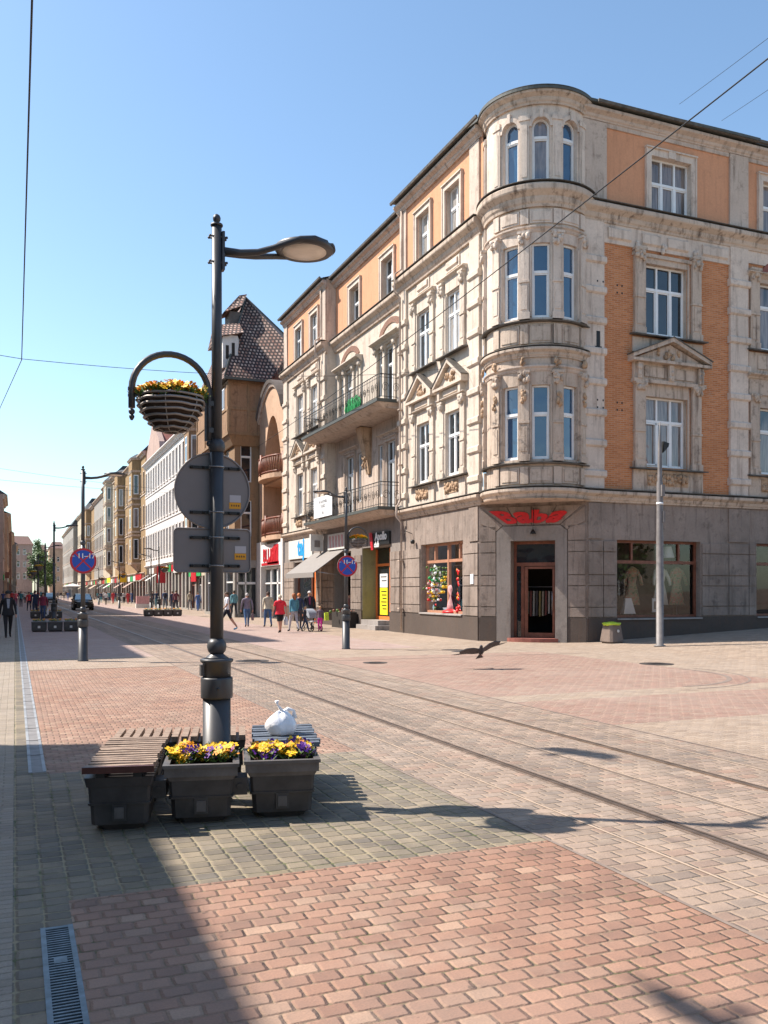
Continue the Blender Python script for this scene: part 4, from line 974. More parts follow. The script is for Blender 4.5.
def make_basket(lod=1):
    r = empty('flower_basket'); z0 = 3.04; 
    n = 7; prof = [(.258, .285), (.268, .245), (.258, .203), (.238, .16), (.21, .115), (.175, .072), (.135, .03)]
    fr = MB().mat('wire_silver')
    for i, (rr, z) in enumerate(prof):
        pts = [((rr+.006*math.sin(10*t+i))*math.cos(t), (rr+.006*math.sin(10*t+i))*math.sin(t), z0+z+.003*math.sin(7*t)) for t in [2*math.pi*k/36 for k in range(36)]]
        fr.tube(pts, .011, 6, closed=True)
    for k in range(6):
        t = 2*math.pi*k/6+.2; fr.tube([((rr-.004)*math.cos(t), (rr-.004)*math.sin(t), z0+z) for rr, z in prof]+[(.05*math.cos(t), .05*math.sin(t), z0+.005)], .005, 5)
    fr.tube([(.06*math.cos(t), .06*math.sin(t), z0+.005) for t in [2*math.pi*k/12 for k in range(12)]], .008, 5, closed=True)
    fr.build('basket_frame', r)
    m = MB().mat('liner'); m.lathe((0,0,z0), [(.1,.025),(.16,.075),(.195,.115),(.225,.16),(.243,.203),(.25,.26),(.23,.27)], 24); m.build('liner', r)
    q = random.Random(5); pts = []
    for _ in range(230 if lod else 80):
        a = q.random()*6.283; rr = .27*math.sqrt(q.random()); pts.append((rr*math.cos(a), rr*math.sin(a), z0+.285+.07*(1-(rr/.27)**2)*q.random()+.04*q.random()))
    m = MB(); pansies(m, pts, 3, 1.25, pal=('yellow','yellow','yellow','yellow','orange_petal','orange_petal')); m.build('pansies', r)
    m = MB().mat('lamp'); m.box(-.34, -.27, -.012, .012, z0+.27, z0+.29); m.box(.25, .34, -.012, .012, z0+.27, z0+.29); m.build('hanger', r)
    return r
def make_nostop_sign():
    """round red-edged blue no-stopping sign with the hours 11–17, facing the camera side"""
    r = empty('no_stopping_sign'); z = 2.5; R0 = .32
    m = MB().mat('sign_back'); m.lathe((0,-.09,z), [(R0,0),(R0,.012),(R0-.02,.014)], 40, sm=False, axis='y')
    m.mat('sign_red'); m.lathe((0,-.0935,z), [(R0-.004,0),(R0-.004,.003)], 40, sm=False, axis='y')
    m.mat('sign_blue'); m.lathe((0,-.0965,z), [(R0-.055,0),(R0-.055,.003)], 40, sm=False, axis='y')
    m.mat('sign_red'); a = (R0-.052)*.7071; w = .018
    for s in (-1, 1): m.hexa([(-a-w*s*.7, y, z-s*a+w*.7) for y in (-.0995,)]*1+[(-a+w*.7*s, -.0995, z-s*a-w*.7), (a+w*.7*s, -.0995, z+s*a-w*.7), (a-w*.7*s, -.0995, z+s*a+w*.7)]+[(-a-w*s*.7, -.0965, z-s*a+w*.7), (-a+w*.7*s, -.0965, z-s*a-w*.7), (a+w*.7*s, -.0965, z+s*a-w*.7), (a-w*.7*s, -.0965, z+s*a+w*.7)])
    m.build('sign_face', r)
    m = MB().mat('white'); put_text(m, '11–17', .17, lambda u, v, w: (.07+u, -.1015-w, z+.12+v), .001, .02); m.box(-.27, -.2, -.102, -.1, z+.11, z+.12); m.build('hours_lettering', r)
    for zz in (z-.15, z+.15): m = MB().mat('steel'); m.tube([(.06*math.cos(t), .06*math.sin(t), zz) for t in [2*math.pi*k/12 for k in range(12)]], .008, 4, closed=True); m.box(-.12, .12, -.075, -.055, zz-.012, zz+.012); m.build('clamp', r)
    return r
def lamp_signs():
    x, y = 1.55, 7.37
    for kind in (0, 1):
        if kind == 0: r = empty('round_traffic_sign', (x, y, 2.3), 0, 'round traffic sign seen from its grey back, clamped high on the nearest lamp', 'traffic sign')
        else: r = empty('square_traffic_sign', (x, y, 1.9), 0, 'rectangular grey sign back with rounded corners, below the round one', 'traffic sign')
        m = MB().mat('sign_back'); Y = y+.075; cx = x-.02
        if kind == 0:
            m.lathe((cx, Y, 2.59), [(.312,.0),(.318,.006),(.318,.02)], 48, sm=False, axis='y'); m.tube([(cx+.312*math.cos(t), Y-.004, 2.59+.312*math.sin(t)) for t in [2*math.pi*k/48 for k in range(48)]], .008, 6, closed=True)
            zs = (2.78, 2.405)
        else:
            pts = []
            for (ax, az, a0) in ((.285, .145, 0), (-.285, .145, 90), (-.285, -.145, 180), (.285, -.145, 270)):
                for k in range(5): t = rad(a0+k*22.5); pts.append((cx+ax+.035*math.cos(t), 2.09+az+.035*math.sin(t)))
            m.loft([[(a, Y, b) for a, b in pts], [(a, Y+.018, b) for a, b in pts]]); m.tube([(a, Y-.003, b) for a, b in pts], .007, 6, closed=True); zs = (2.195, 1.96)
        m.build('sign_plate', r)
        for z in zs:
            m = MB().mat('iron'); m.box(x-.21, x+.21, Y-.016, Y-.0005, z-.012, z+.012)
            for e in (-.2, -.1, .12, .2): m.ball((x+e, Y-.02, z), .013, 6, 5)
            m.mat('steel'); m.tube([(x+.058*math.cos(t), y+.058*math.sin(t), z) for t in [2*math.pi*k/16 for k in range(16)]], .006, 5, closed=True); m.box(x-.06, x-.045, y, Y-.002, z-.012, z+.012); m.box(x+.045, x+.06, y, Y-.002, z-.012, z+.012)
            m.build('clamp', r)
        sx, sz = ((cx+.145, 2.475) if kind == 0 else (cx+.19, 2.045))
        m = MB().mat('sticker_white'); m.box(sx, sx+.095, Y-.003, Y-.001, sz+.025, sz+.085); m.mat('sticker_yellow'); m.box(sx-.004, sx+.095, Y-.0035, Y-.001, sz-.03, sz+.023)
        m.mat('iron'); 
        for k in range(4): m.box(sx+.012+.02*k, sx+.022+.02*k, Y-.0042, Y-.0034, sz-.01, sz+.004)
        m.build('sticker', r)
# ------------------------------------------------------------------ planters and benches round the first lamp
def planter_body(m, w, d, h=.45, open_top=True):
    m.mat('planter'); m.frust(0, d/2, .0, .05, w*.62, d*.66, w*.72, d*.76, .05); m.frust(0, d/2, .05, .2, w*.80, d*.86, w*.83, d*.9, .03)
    m.frust(0, d/2, .201, .33, w*.85, d*.91, w*.88, d*.93, .02)
    m.box(-.05, .05, d*.05-.018, d*.05+.02, .08, .2); m.mat('planter_top'); m.box(-.034, .034, d*.05-.026, d*.05-.018, .1, .18); m.mat('planter'); m.frust(0, d/2, .196, .212, w*.885, d*.94, w*.89, d*.945, .02)
    if open_top:
        m.mat('planter_top'); m.frust(0, d/2, .33, .36, w*.89, d*.94, w*.95, d*.97, .01)
        t = .035
        for a, b, c, e in ((-w/2, w/2, 0, t), (-w/2, w/2, d-t, d), (-w/2, -w/2+t, t, d-t), (w/2-t, w/2, t, d-t)): m.box(a, b, c, e, .361, h)
        for a, b, c, e in ((-w/2-.012, w/2+.012, -.012, t+.002), (-w/2-.012, w/2+.012, d-t-.002, d+.012), (-w/2-.012, -w/2+t+.002, t+.002, d-t-.002), (w/2-t-.002, w/2+.012, t+.002, d-t-.002)): m.box(a, b, c, e, h-.022, h+.003)
def make_planter(w=.54, d=.56, seed=1, lod=1):
    r = empty('flower_planter'); m = MB(); planter_body(m, w, d); m.build('box', r)
    m = MB().mat('soil'); q = random.Random(seed); N = 14; g = [[(-w/2+.034+(w-.068)*i/N, .034+(d-.068)*j/N, .40+.018*q.random()) for i in range(N+1)] for j in range(N+1)]
    for j in range(N):
        for i in range(N): m.quad(g[j][i], g[j][i+1], g[j+1][i+1], g[j+1][i])
    m.build('soil', r)
    pts = []; cl = [(q.uniform(-w/2+.06, w/2-.06), q.uniform(.16, d-.05)) for _ in range(26)]
    for cx, cy in cl:
        for _ in range(9 if lod else 3): pts.append((min(w/2-.02, max(-w/2+.02, cx+q.gauss(0, .035))), min(d-.02, max(.1, cy+q.gauss(0, .035))), .445+.06*q.random()))
    m = MB(); 
    # colour goes plant by plant
    for k in range(0, len(cl)):
        n_ = 9 if lod else 3
        pal = (('yellow',)*5+('orange_petal',)) if q.random() < .68 else (('purple',)*4+('yellow',))
        pansies(m, pts[k*n_:(k+1)*n_], seed*100+k, 1.15, pal=pal)
    m.build('pansies', r)
    return r
def build_benches():
    O = Vector((.424, 6.63)); th = rad(-13); ex = Vector((math.cos(th), math.sin(th))); ey = Vector((-math.sin(th), math.cos(th)))
    def W(x, y): p = O+ex*x+ey*y; return (p.x, p.y, 0)
    rr = random.Random(11)
    def slats(m, x0, x1, y0, y1, along, n, z=.475):
        m.mat('slat')
        for i in range(n):
            if along == 'x':
                a = y0+(y1-y0)*i/n; w = (y1-y0)/n*.66; j = rr.gauss(0, .008)
                m.hexa([(x0+j, a, z-.04+j*.3), (x1+j, a, z-.04), (x1+j, a+w, z-.04), (x0+j, a+w, z-.04), (x0+j, a, z+j*.4), (x1+j, a, z), (x1+j, a+w, z), (x0+j, a+w, z+j*.4)])
            else:
                a = x0+(x1-x0)*i/n; w = (x1-x0)/n*.66; j = rr.gauss(0, .004)
                m.box(a, a+w, y0+j, y1+j, z-.045, z+j*.3)
    # left bench (long) : two boxes under slats running across
    r = empty('slatted_bench', W(0,0), th, 'long bench with worn timber slats on black plastic boxes, left of the flower planters', 'bench', 'benches round the first lamp')
    m = MB(); slats(m, .02, .5, .11, 1.4, 'x', 14, z=.49); m.mat('bench_front'); m.box(0, .5, .07, .108, .44, .487); m.build('seat_slats', r)
    for y in (.12, .78):
        m = MB(); m2 = MB(); planter_body(m, .5, .54, open_top=False); m.mat('planter'); m.frust(0, .27, .331, .4, .46, .52, .49, .54, .01)
        m.mat('iron'); m.box(-.16, -.1, 0, .54, .4, .43); m.box(.1, .16, 0, .54, .4, .43)
        m.v = [(a+.25, b+y, c) for a, b, c in m.v]; m.build('base_box', r)
    # back bench
    r = empty('slatted_bench', W(.03, 1.43), th, 'bench of weathered slats running crosswise behind the first lamp post', 'bench', 'benches round the first lamp')
    m = MB(); slats(m, 0, 1.17, 0, .56, 'y', 14); m.build('seat_slats', r)
    for x in (.3, .9):
        m = MB(); planter_body(m, .5, .5, open_top=False); m.mat('planter'); m.frust(0, .25, .331, .42, .46, .46, .49, .48, .01); m.v = [(a+x, b+.03, c) for a, b, c in m.v]; m.build('base_box', r)
    # right bench with the bag
    r = empty('slatted_bench', W(1.24, .95), th, 'short bluish slatted bench behind the right planter, carrying a white bag', 'bench', 'benches round the first lamp')
    m = MB(); slats(m, 0, .56, .0, 1.08, 'x', 8); m.m = ['slat_blue']; m.build('seat_slats', r)
    for y in (.02, .56):
        m = MB(); planter_body(m, .52, .5, open_top=False); m.mat('planter'); m.frust(0, .25, .331, .42, .46, .46, .49, .48, .01); m.v = [(a+.28, b+y, c) for a, b, c in m.v]; m.build('base_box', r)
    # planters
    p = make_planter(seed=4); p.location = W(.83, .23); p.rotation_euler = (0,0,th); tag(p, 'black planter of yellow and purple pansies next to the bench, left of the two', 'planter', 'planters round the first lamp')
    p = make_planter(seed=9, w=.56); p.location = W(1.44, .30); p.rotation_euler = (0,0,th); tag(p, 'black planter of yellow and purple pansies with the white bag behind it', 'planter', 'planters round the first lamp')
    # connectors between the boxes
    for x in (.515, 1.118):
        r = empty('planter_connector', W(x, .4), th, 'black coupling block between %s' % ('the bench and the left planter' if x < 1 else 'the two pansy planters'), 'coupling', 'couplings between the planters')
        m = MB().mat('planter'); m.box(-.055, .055, -.1, .1, .2, .33); m.lathe((0,-.1,.265), [(.025,-.012),(.025,0)], 12, axis='y'); m.build('block', r)
    # white plastic bag
    c = Vector(W(1.5, 1.42)); c.z = .475
    m = MB().mat('bag'); rings = []; q = random.Random(3); NK = 56
    fold = [q.random() for _ in range(12)]
    for i in range(25):
        t = i/24; z = .2*t**.85; R1 = .14*math.sin(math.pi*(.2+.74*t))**.7*(1-.15*t)
        ring = []
        for k in range(NK):
            a = 2*math.pi*k/NK; v = Vector((math.cos(a)*2.4, math.sin(a)*2.4, t*2.2)); cr = abs(mnoise.noise(v*1.3))*.45+abs(mnoise.noise(v*3.1))*.2
            pl = .12*t*t*abs(math.sin(8*a+3*mnoise.noise(v)))       # gathers running up to the knot
            w = .97+.2*mnoise.noise(v*.6)+cr*.22-pl*.7
            ring.append((c.x+R1*w*math.cos(a)*1.1, c.y+R1*w*math.sin(a), c.z+z*(1+.25*mnoise.noise(v*.5))))
        rings.append(ring)
    m.loft(rings, sm=True)
    bg = m.build('plastic_bag', origin=tuple(c)); tag(bg, 'knotted white plastic bag left on the bench behind the right planter', 'bag')
    k = MB().mat('bag'); t0 = c+Vector((0,0,.185))
    k.tube([t0, t0+Vector((-.02,0,.04)), t0+Vector((-.05,.0,.08)), t0+Vector((-.055,0,.115))], [.03, .014, .008, .02], 9)
    k.tube([t0, t0+Vector((.05,0,.035)), t0+Vector((.1,0,.02)), t0+Vector((.11,0,-.05))], [.026, .02, .012, .026], 9)
    k.v = [tuple(Vector(p)) for p in k.v]; k.build('handle', bg)
def place_lamps():
    L = make_lamp(); LH = None
    hoop = make_hoop(L)
    L.location = (1.55, 7.37, 0); tag(L, 'tall dark street lamp in the foreground rising between the planters and benches', 'street lamp', 'street lamps with ring-shaped heads')
    bk = make_basket(); bk.location = (1.55-.375, 7.37, 0)
    tag(bk, 'round wire basket of orange and yellow pansies hanging from the nearest lamp', 'flower basket', 'hanging flower baskets')
    sg = make_nostop_sign(); sg.location = (9.23, 25.23, 0); tag(sg, 'round blue and red sign with the hours 11–17 before the awning shop', 'traffic sign', 'no-stopping signs')
    s2 = copy_tree(sg, (1.57, 23.43, 0), 0, 'round blue and red sign with the hours 11–17 left of the tram road')
    spots = [((9.23, 25.25), math.pi, True, 'right pavement lamp with round sign and flower basket, before the awning'),
             ((1.57, 23.43), 0, False, 'street lamp on the left pavement carrying the nearer left no-stopping sign'),
             ((1.62, 42.6), 0, False, 'street lamp standing in the far row of black planters on the left'),
             ((1.8, 61.5), 0, True, 'distant lamp with a round flower basket behind the woman in burgundy'),
             ((9.3, 63.5), math.pi, True, 'lamp rising from the planters on the far right pavement before the white building'),
             ((10.2, 74), math.pi, False, 'slim lamp beside the second planter group, right pavement'),
             ((1.8, 80), 0, True, 'small distant lamp with basket on the left, fifth in the row'),
             ((9.6, 92), math.pi, True, 'small distant lamp with basket in front of the yellow building'),
             ((1.9, 99), 0, True, 'very small distant lamp far down the left row'),
             ((9.8, 118), math.pi, True, 'very small distant lamp far down the right row')]
    for (x, y), rz, hp, lab in spots:
        c = copy_tree(L, (x, y, 0), rz, lab)
        if not hp:
            for ch in list(c.children):
                if ch.name.startswith('basket_bracket'): bpy.data.objects.remove(ch)
        else:
            copy_tree(bk, (x-.375*math.cos(rz), y, 0), rz, 'yellow pansy basket on the '+' '.join(lab.split(' with')[0].split()[:11]))
    return L
def steel_mast():
    r = empty('steel_mast', (18.29, 22.0, gz(18.29, 0)), 0, 'slender pale grey steel pole in front of the right shop window', 'pole')
    x, y, z0 = 18.29, 22.0, gz(18.29, 0)
    m = MB().mat('zinc_pole'); m.lathe((x,y,z0), [(.18,0),(.18,.03),(.112,.05),(.108,3.4),(.1,3.45),(.095,5.0),(.072,5.1),(.058,6.2),(.02,6.6),(.012,6.9)], 18)
    m.build('shaft', r)
    m = MB().mat('white'); m.lathe((x,y,z0), [(.104,4.35),(.104,4.42)], 18); m.build('band', r)
    m = MB().mat('zinc_pole'); m.box(x-.05, x+.06, y-.16, y-.1, z0+4.6, z0+4.95); m.box(x+.02, x+.09, y-.14, y-.1, z0+3.8, z0+4.15); m.build('fitting', r)
    m = MB().mat('black'); m.hexa([(x+.1,y-.05,6.0),(x+.3,y-.05,6.2),(x+.3,y+.05,6.2),(x+.1,y+.05,6.0),(x+.12,y-.05,6.35),(x+.32,y-.05,6.3),(x+.32,y+.05,6.3),(x+.12,y+.05,6.35)]); m.build('spotlight', r)
    # concrete litter bin with a green bag edge
    x, y = 18.15, 24.2; z0 = gz(x, 0)
    r = empty('litter_bin', (x, y, z0), .1, 'squat tapered concrete litter bin with a pale green bag rim, beside the entrance', 'litter bin')
    m = MB().mat('bin_concrete'); m.frust(0,0,0,.05,.5,.5,.52,.52,.06); m.frust(0,0,.05,.62,.6,.6,.46,.46,.07); m.build('body', r)
    m = MB().mat('binbag'); q = random.Random(2)
    rings = [[((.26+.03*q.random()+o)*math.cos(2*math.pi*k/20), (.26+.03*q.random()+o)*math.sin(2*math.pi*k/20), .6+h+.04*q.random()) for k in range(20)] for o, h in ((.0, -.04), (.04, .02), (-.03, .06), (-.08, .02))]
    m.loft(rings, sm=True); m.build('bin_bag', r)
    m = MB().mat('offwhite'); m.lathe((0.02,-.28,.4), [(.05,-.012),(.05,0)], 14, axis='y'); m.build('emblem', r)
def wires():
    def wire(p, q, sag, lab, rr=.012, n=18):
        m = MB().mat('black'); p, q = Vector(p), Vector(q)
        m.tube([p.lerp(q, i/n)-Vector((0,0,sag*4*(i/n)*(1-i/n))) for i in range(n+1)], rr, 5)
        o = m.build('overhead_wire'); tag(o, lab, 'wire', 'overhead wires')
    wire((15.0, 58.2, 11.4), (11.02, 8.42, 10.33), .25, 'dark overhead wire crossing the corner building diagonally up to the right edge', .014)
    wire((.113, -6, 6.0), (.113, 17.8, 6.03), .0, 'overhead tram wire coming straight down from the top left', .009)
    wire((.113, 17.8, 6.03), (-3.7, 60, 6.0), .0, 'tram wire beyond the kink, running down to the left edge', .007, 6)
    wire((-7, 16.2, 6.6), (.113, 17.8, 6.05), .1, 'span wire left of the tram wire, behind the nearest lamp', .006)
    wire((.113, 17.8, 6.05), (15.06, 28.6, 9.9), .35, 'thin span wire from the tram wire to the corner building wall', .006)
    wire((-7, 66, 9.8), (14.9, 72, 9.6), .3, 'far span wire low over the street on the left', .01)
    wire((-7, 66, 10.9), (14.9, 80, 10.6), .3, 'upper far span wire over the street on the left', .01)
    wire((24.5, 26, 19.4), (16, 6, 13.6), .1, 'faint wire over the roof in the top right corner, lower of two', .008)
    wire((22.5, 26, 19.6), (15, 6, 14.0), .1, 'faint wire over the roof in the top right corner, upper of two', .008)
# ------------------------------------------------------------------ people
def skin_mesh(name, joints, edges, sub=2, root=0):
    me = bpy.data.meshes.new(name); me.from_pydata([j[0] for j in joints], edges, [])
    o = bpy.data.objects.new(name, me); COL.objects.link(o)
    md = o.modifiers.new('s', 'SKIN'); md.use_smooth_shade = True
    if not me.skin_vertices:
        pass
    sv = me.skin_vertices[0].data if me.skin_vertices else None
    if sv is None: raise RuntimeError('no skin layer')
    for i, j in enumerate(joints): sv[i].radius = j[1] if isinstance(j[1], tuple) else (j[1], j[1]); sv[i].use_root = (i == root)
    ms = o.modifiers.new('u', 'SUBSURF'); ms.levels = sub; ms.render_levels = sub
    dg = bpy.context.evaluated_depsgraph_get(); out = bpy.data.meshes.new_from_object(o.evaluated_get(dg))
    bpy.data.objects.remove(o); bpy.data.meshes.remove(me)
    return out
def body_mesh(pose='walk', seed=0, bulk=1., skirt=False, bare=False):
    """one continuous figure 1.72 m tall facing -y"""
    st = {'walk': .27, 'stand': .05, 'stride': .42, 'push': .22}[pose]; sg = 1 if seed % 2 else -1
    fa, fb = -st*sg, st*sg                                # foot offsets in y, left / right
    b = bulk; J = []; E = []
    def j(p, r): J.append((p, r)); return len(J)-1
    pel = j((0, 0, .95), (.15*b, .115*b)); wai = j((0, 0, 1.1), (.135*b, .1*b)); che = j((0, -.01, 1.3), (.165*b, .115*b)); sho = j((0, .0, 1.42), (.13*b, .085)); nec = j((0, -.005, 1.5), (.052, .055)); hd0 = j((0, -.02, 1.57), (.068, .08)); hd1 = j((0, -.02, 1.65), (.075, .092)); hd2 = j((0, -.01, 1.705), (.05, .065))
    E += [(pel, wai), (wai, che), (che, sho), (sho, nec), (nec, hd0), (hd0, hd1), (hd1, hd2)]
    for s, f in ((-1, fa), (1, fb)):
        back = f > 0
        hip = j((s*.09, 0, .88), .1*b); kn = j((s*.095, f*.45-(.05 if not back else .02), .5), .066); an = j((s*.095, f, .1+(.06 if back and st > .2 else 0)), .042)
        hz = (.04 if not (back and st > .2) else .07); toe = j((s*.105, f-.15, hz-.01 if not (back and st > .2) else .03), (.04, .028)); heel = j((s*.1, f+.02, hz+.01), (.042, .04))
        E += [(pel, hip), (hip, kn), (kn, an), (an, heel), (heel, toe)]
        sh = j((s*.185*b, 0, 1.4), .062); sw = -f*.6
        if pose == 'push': el = j((s*.22, -.08, 1.15), .047); wr = j((s*.18, -.33, 1.05), .03); ha = j((s*.17, -.4, 1.05), (.035, .02)); fg = j((s*.16, -.46, 1.02), (.022, .014))
        else: el = j((s*.235*b, .03+sw*.35, 1.13), .048); wr = j((s*.245*b, sw*.9-.04, .9), .031); ha = j((s*.245*b, sw-.06, .82), (.022, .038)); fg = j((s*.24*b, sw-.085, .74), (.013, .028))
        E += [(sho, sh), (sh, el), (el, wr), (wr, ha), (ha, fg)]
    me = skin_mesh('person_body', J, E, 2, pel)
    # nose, brow and ears pulled out of the head itself
    for v in me.vertices:
        x, y, z = v.co
        if z > 1.54 and y < -.07 and abs(x) < .018 and 1.6 < z < 1.66: v.co.y -= .02
        if 1.6 < z < 1.67 and abs(x) > .068: v.co.x *= 1.12
    # clothing regions
    for p in me.polygons:
        c = p.center; k = 0; ax = abs(c.x)
        hand = (pose == 'push' and c.y < -.34 and c.z > .95) or (pose != 'push' and ax > .19*b and c.z < .87)
        if c.z > 1.49: k = 2
        elif hand: k = 2
        elif c.z > .93 or (ax > .2*b and c.z > .85): k = 0
        elif c.z < .085 or (c.z < .13 and c.y > .2): k = 3
        else: k = 1
        if bare and k == 1 and c.z < .52: k = 2
        if bare and k == 0 and ax > .2 and c.z < 1.2: k = 2
        p.material_index = k; p.use_smooth = True
    for _ in range(4): me.materials.append(None)
    return me
BODY = {}
def cloth(col, rough=.85):
    k = 'cloth_%02d_%02d_%02d' % tuple(int(c*99) for c in col)
    if k not in MATS: MATS[k] = plain(k.replace('cloth', 'fabric'), col, rough, var=.18, scale=12)
    return k
def person(x, y, rz, label, top, legs, hair=(.08,.05,.03), shoes=(.02,.02,.02), pose='walk', seed=0, h=1.72, bulk=1., coat=0., skirt=0., hat=None, bag=None, bare=False, long_hair=False, group='pedestrians in the street', hood=None, open_front=None):
    key = (pose, seed % 2, bulk, bare)
    if key not in BODY: BODY[key] = body_mesh(pose, seed, bulk, False, bare)
    o = bpy.data.objects.new('person', BODY[key]); COL.objects.link(o)
    for i, k in enumerate((cloth(top), cloth(legs), 'skin', cloth(shoes, .5))):
        o.material_slots[i].link = 'OBJECT'; o.material_slots[i].material = MATS[k]
    s = h/1.74; o.scale = (s, s, s); o.location = (x, y, gz(x, y)+.004); o.rotation_euler = (0, 0, rz); tag(o, label, 'person', group)
    def child(m, name):
        me_o = MB.build(m, name, o); return me_o
    def mbuild(m, name):
        b = Vector(o.location); sv, o.location = b, (0,0,0); rz_ = o.rotation_euler.z; o.rotation_euler.z = 0
        c = m.build(name, o); o.location = sv; o.rotation_euler.z = rz_; return c
    # hair cap, modelled as a shell round the crown and the back of the head
    m = MB().mat(cloth(hair, .7)); rings = []
    for i in range(7):
        a = rad(8+i*16); rr = .088*math.sin(a); z = 1.64+.095*math.cos(a)
        rings.append([((rr+.004)*math.cos(t), .0+(rr*1.15+.006)*math.sin(t)-.008, z-(.045*max(0, math.sin(t)) if i > 3 else 0)+(.03*max(0, -math.sin(t)) if i > 4 else 0)) for t in [2*math.pi*k/14 for k in range(14)]])
    if long_hair: rings.append([(.085*math.cos(t), .03+.08*math.sin(t)*(1 if math.sin(t) > 0 else .1), 1.5-.08*max(0, math.sin(t))) for t in [2*math.pi*k/14 for k in range(14)]])
    m.loft(rings, sm=True); mbuild(m, 'hair')
    if hat:
        m = MB().mat(cloth(hat)); m.lathe((0,-.01,1.66), [(.1,.0),(.105,.02),(.1,.06),(.06,.1),(.01,.105)], 16); m.loft([[(-.08,-.06,1.66),(.08,-.06,1.66),(.06,-.16,1.65),(-.06,-.16,1.65)],[(-.08,-.06,1.675),(.08,-.06,1.675),(.06,-.16,1.66),(-.06,-.16,1.66)]]); mbuild(m, 'cap')
    if coat or skirt:
        m = MB().mat(cloth(top if coat else legs)); hem = coat or skirt; z1 = 1.36 if coat else 1.02; rings = []
        N = 22
        prof = [(z1, .17*bulk if coat else .145, .125 if coat else .12), (1.1, .16*bulk, .13), (.95, .185*bulk, .15), ((.95+hem)/2, .2*bulk, .17), (hem, .205*bulk, .19)]
        if not coat: prof = prof[1:] if z1 < 1.1 else prof; prof = [(1.04, .15*bulk, .125)]+prof[1:]
        q = random.Random(seed)
        for z, a, b_ in prof:
            f = 1 if z > .9 else 1
            rings.append([((a+.012*math.sin(5*t+seed)*(z < 1))*math.cos(t), (b_+.01*math.sin(4*t)*(z < 1))*math.sin(t), z) for t in [2*math.pi*k/N for k in range(N)]])
        m.loft(rings, sm=True, cap=False); mbuild(m, 'coat' if coat else 'skirt')
    if open_front:
        m = MB().mat(cloth(open_front)); m.loft([[(-.03,-.135,1.1),(.03,-.135,1.1),(.03,-.1,1.1),(-.03,-.1,1.1)],[(-.06,-.125,1.45),(.06,-.125,1.45),(.05,-.05,1.45),(-.05,-.05,1.45)]]); mbuild(m, 'shirt_front')
    if bag:
        col, side, kind = bag
        if kind == 'carrier':
            b = empty('carrier_bag', (0,0,0)); bx = x+math.cos(rz)*side*.28*s; by = y+math.sin(rz)*side*.28*s; lab_ = 'carrier bag held by the '+' '.join(label.split(',')[0].split()[:10])
            m = MB().mat(cloth(col, .5)); m.loft([[(-.04,-.14,.32),(.04,-.14,.32),(.04,.14,.32),(-.04,.14,.32)], [(-.06,-.15,.5),(.06,-.15,.5),(.06,.15,.5),(-.06,.15,.5)], [(-.02,-.13,.68),(.02,-.13,.68),(.02,.13,.68),(-.02,.13,.68)]]); m.build('body', b)
            m = MB().mat(cloth(col, .5)); m.tube([(0,-.08,.67),(0,-.02,.78),(0,.02,.78),(0,.08,.67)], .008, 5); m.build('handle', b)
            b.location = (bx, by, gz(x, y)); b.rotation_euler = (0,0,rz); tag(b, lab_, 'bag', 'bags carried by pedestrians')
        else:
            b = empty('backpack', (0,0,0)); m = MB().mat(cloth(col, .6)); m.loft([[(-.13,.1,1.0),(.13,.1,1.0),(.12,.24,1.02),(-.12,.24,1.02)], [(-.14,.1,1.2),(.14,.1,1.2),(.13,.27,1.2),(-.13,.27,1.2)], [(-.1,.09,1.42),(.1,.09,1.42),(.09,.2,1.4),(-.09,.2,1.4)]]); m.build('body', b)
            m = MB().mat(cloth(col, .6)); [m.tube([(e*.09,.1,1.4),(e*.1,-.0,1.47),(e*.12,-.125,1.35),(e*.15,-.05,1.12),(e*.1,.1,1.05)], .016, 5) for e in (-1, 1)]; m.build('strap', b)
            b.location = (x, y, gz(x, y)); b.rotation_euler = (0,0,rz); b.scale = (s,s,s); tag(b, 'backpack worn by the '+' '.join(label.split(',')[0].split()[:10]), 'backpack', 'bags carried by pedestrians')
    return o
def at(px, py): 
    H_ = 1.75; F_ = 890.; d = F_*H_/(py-591); u = (px-384)/F_; a = math.atan(369/890.); s, c = math.sin(a), math.cos(a)
    return d*(s+u*c), d*(c-u*s)
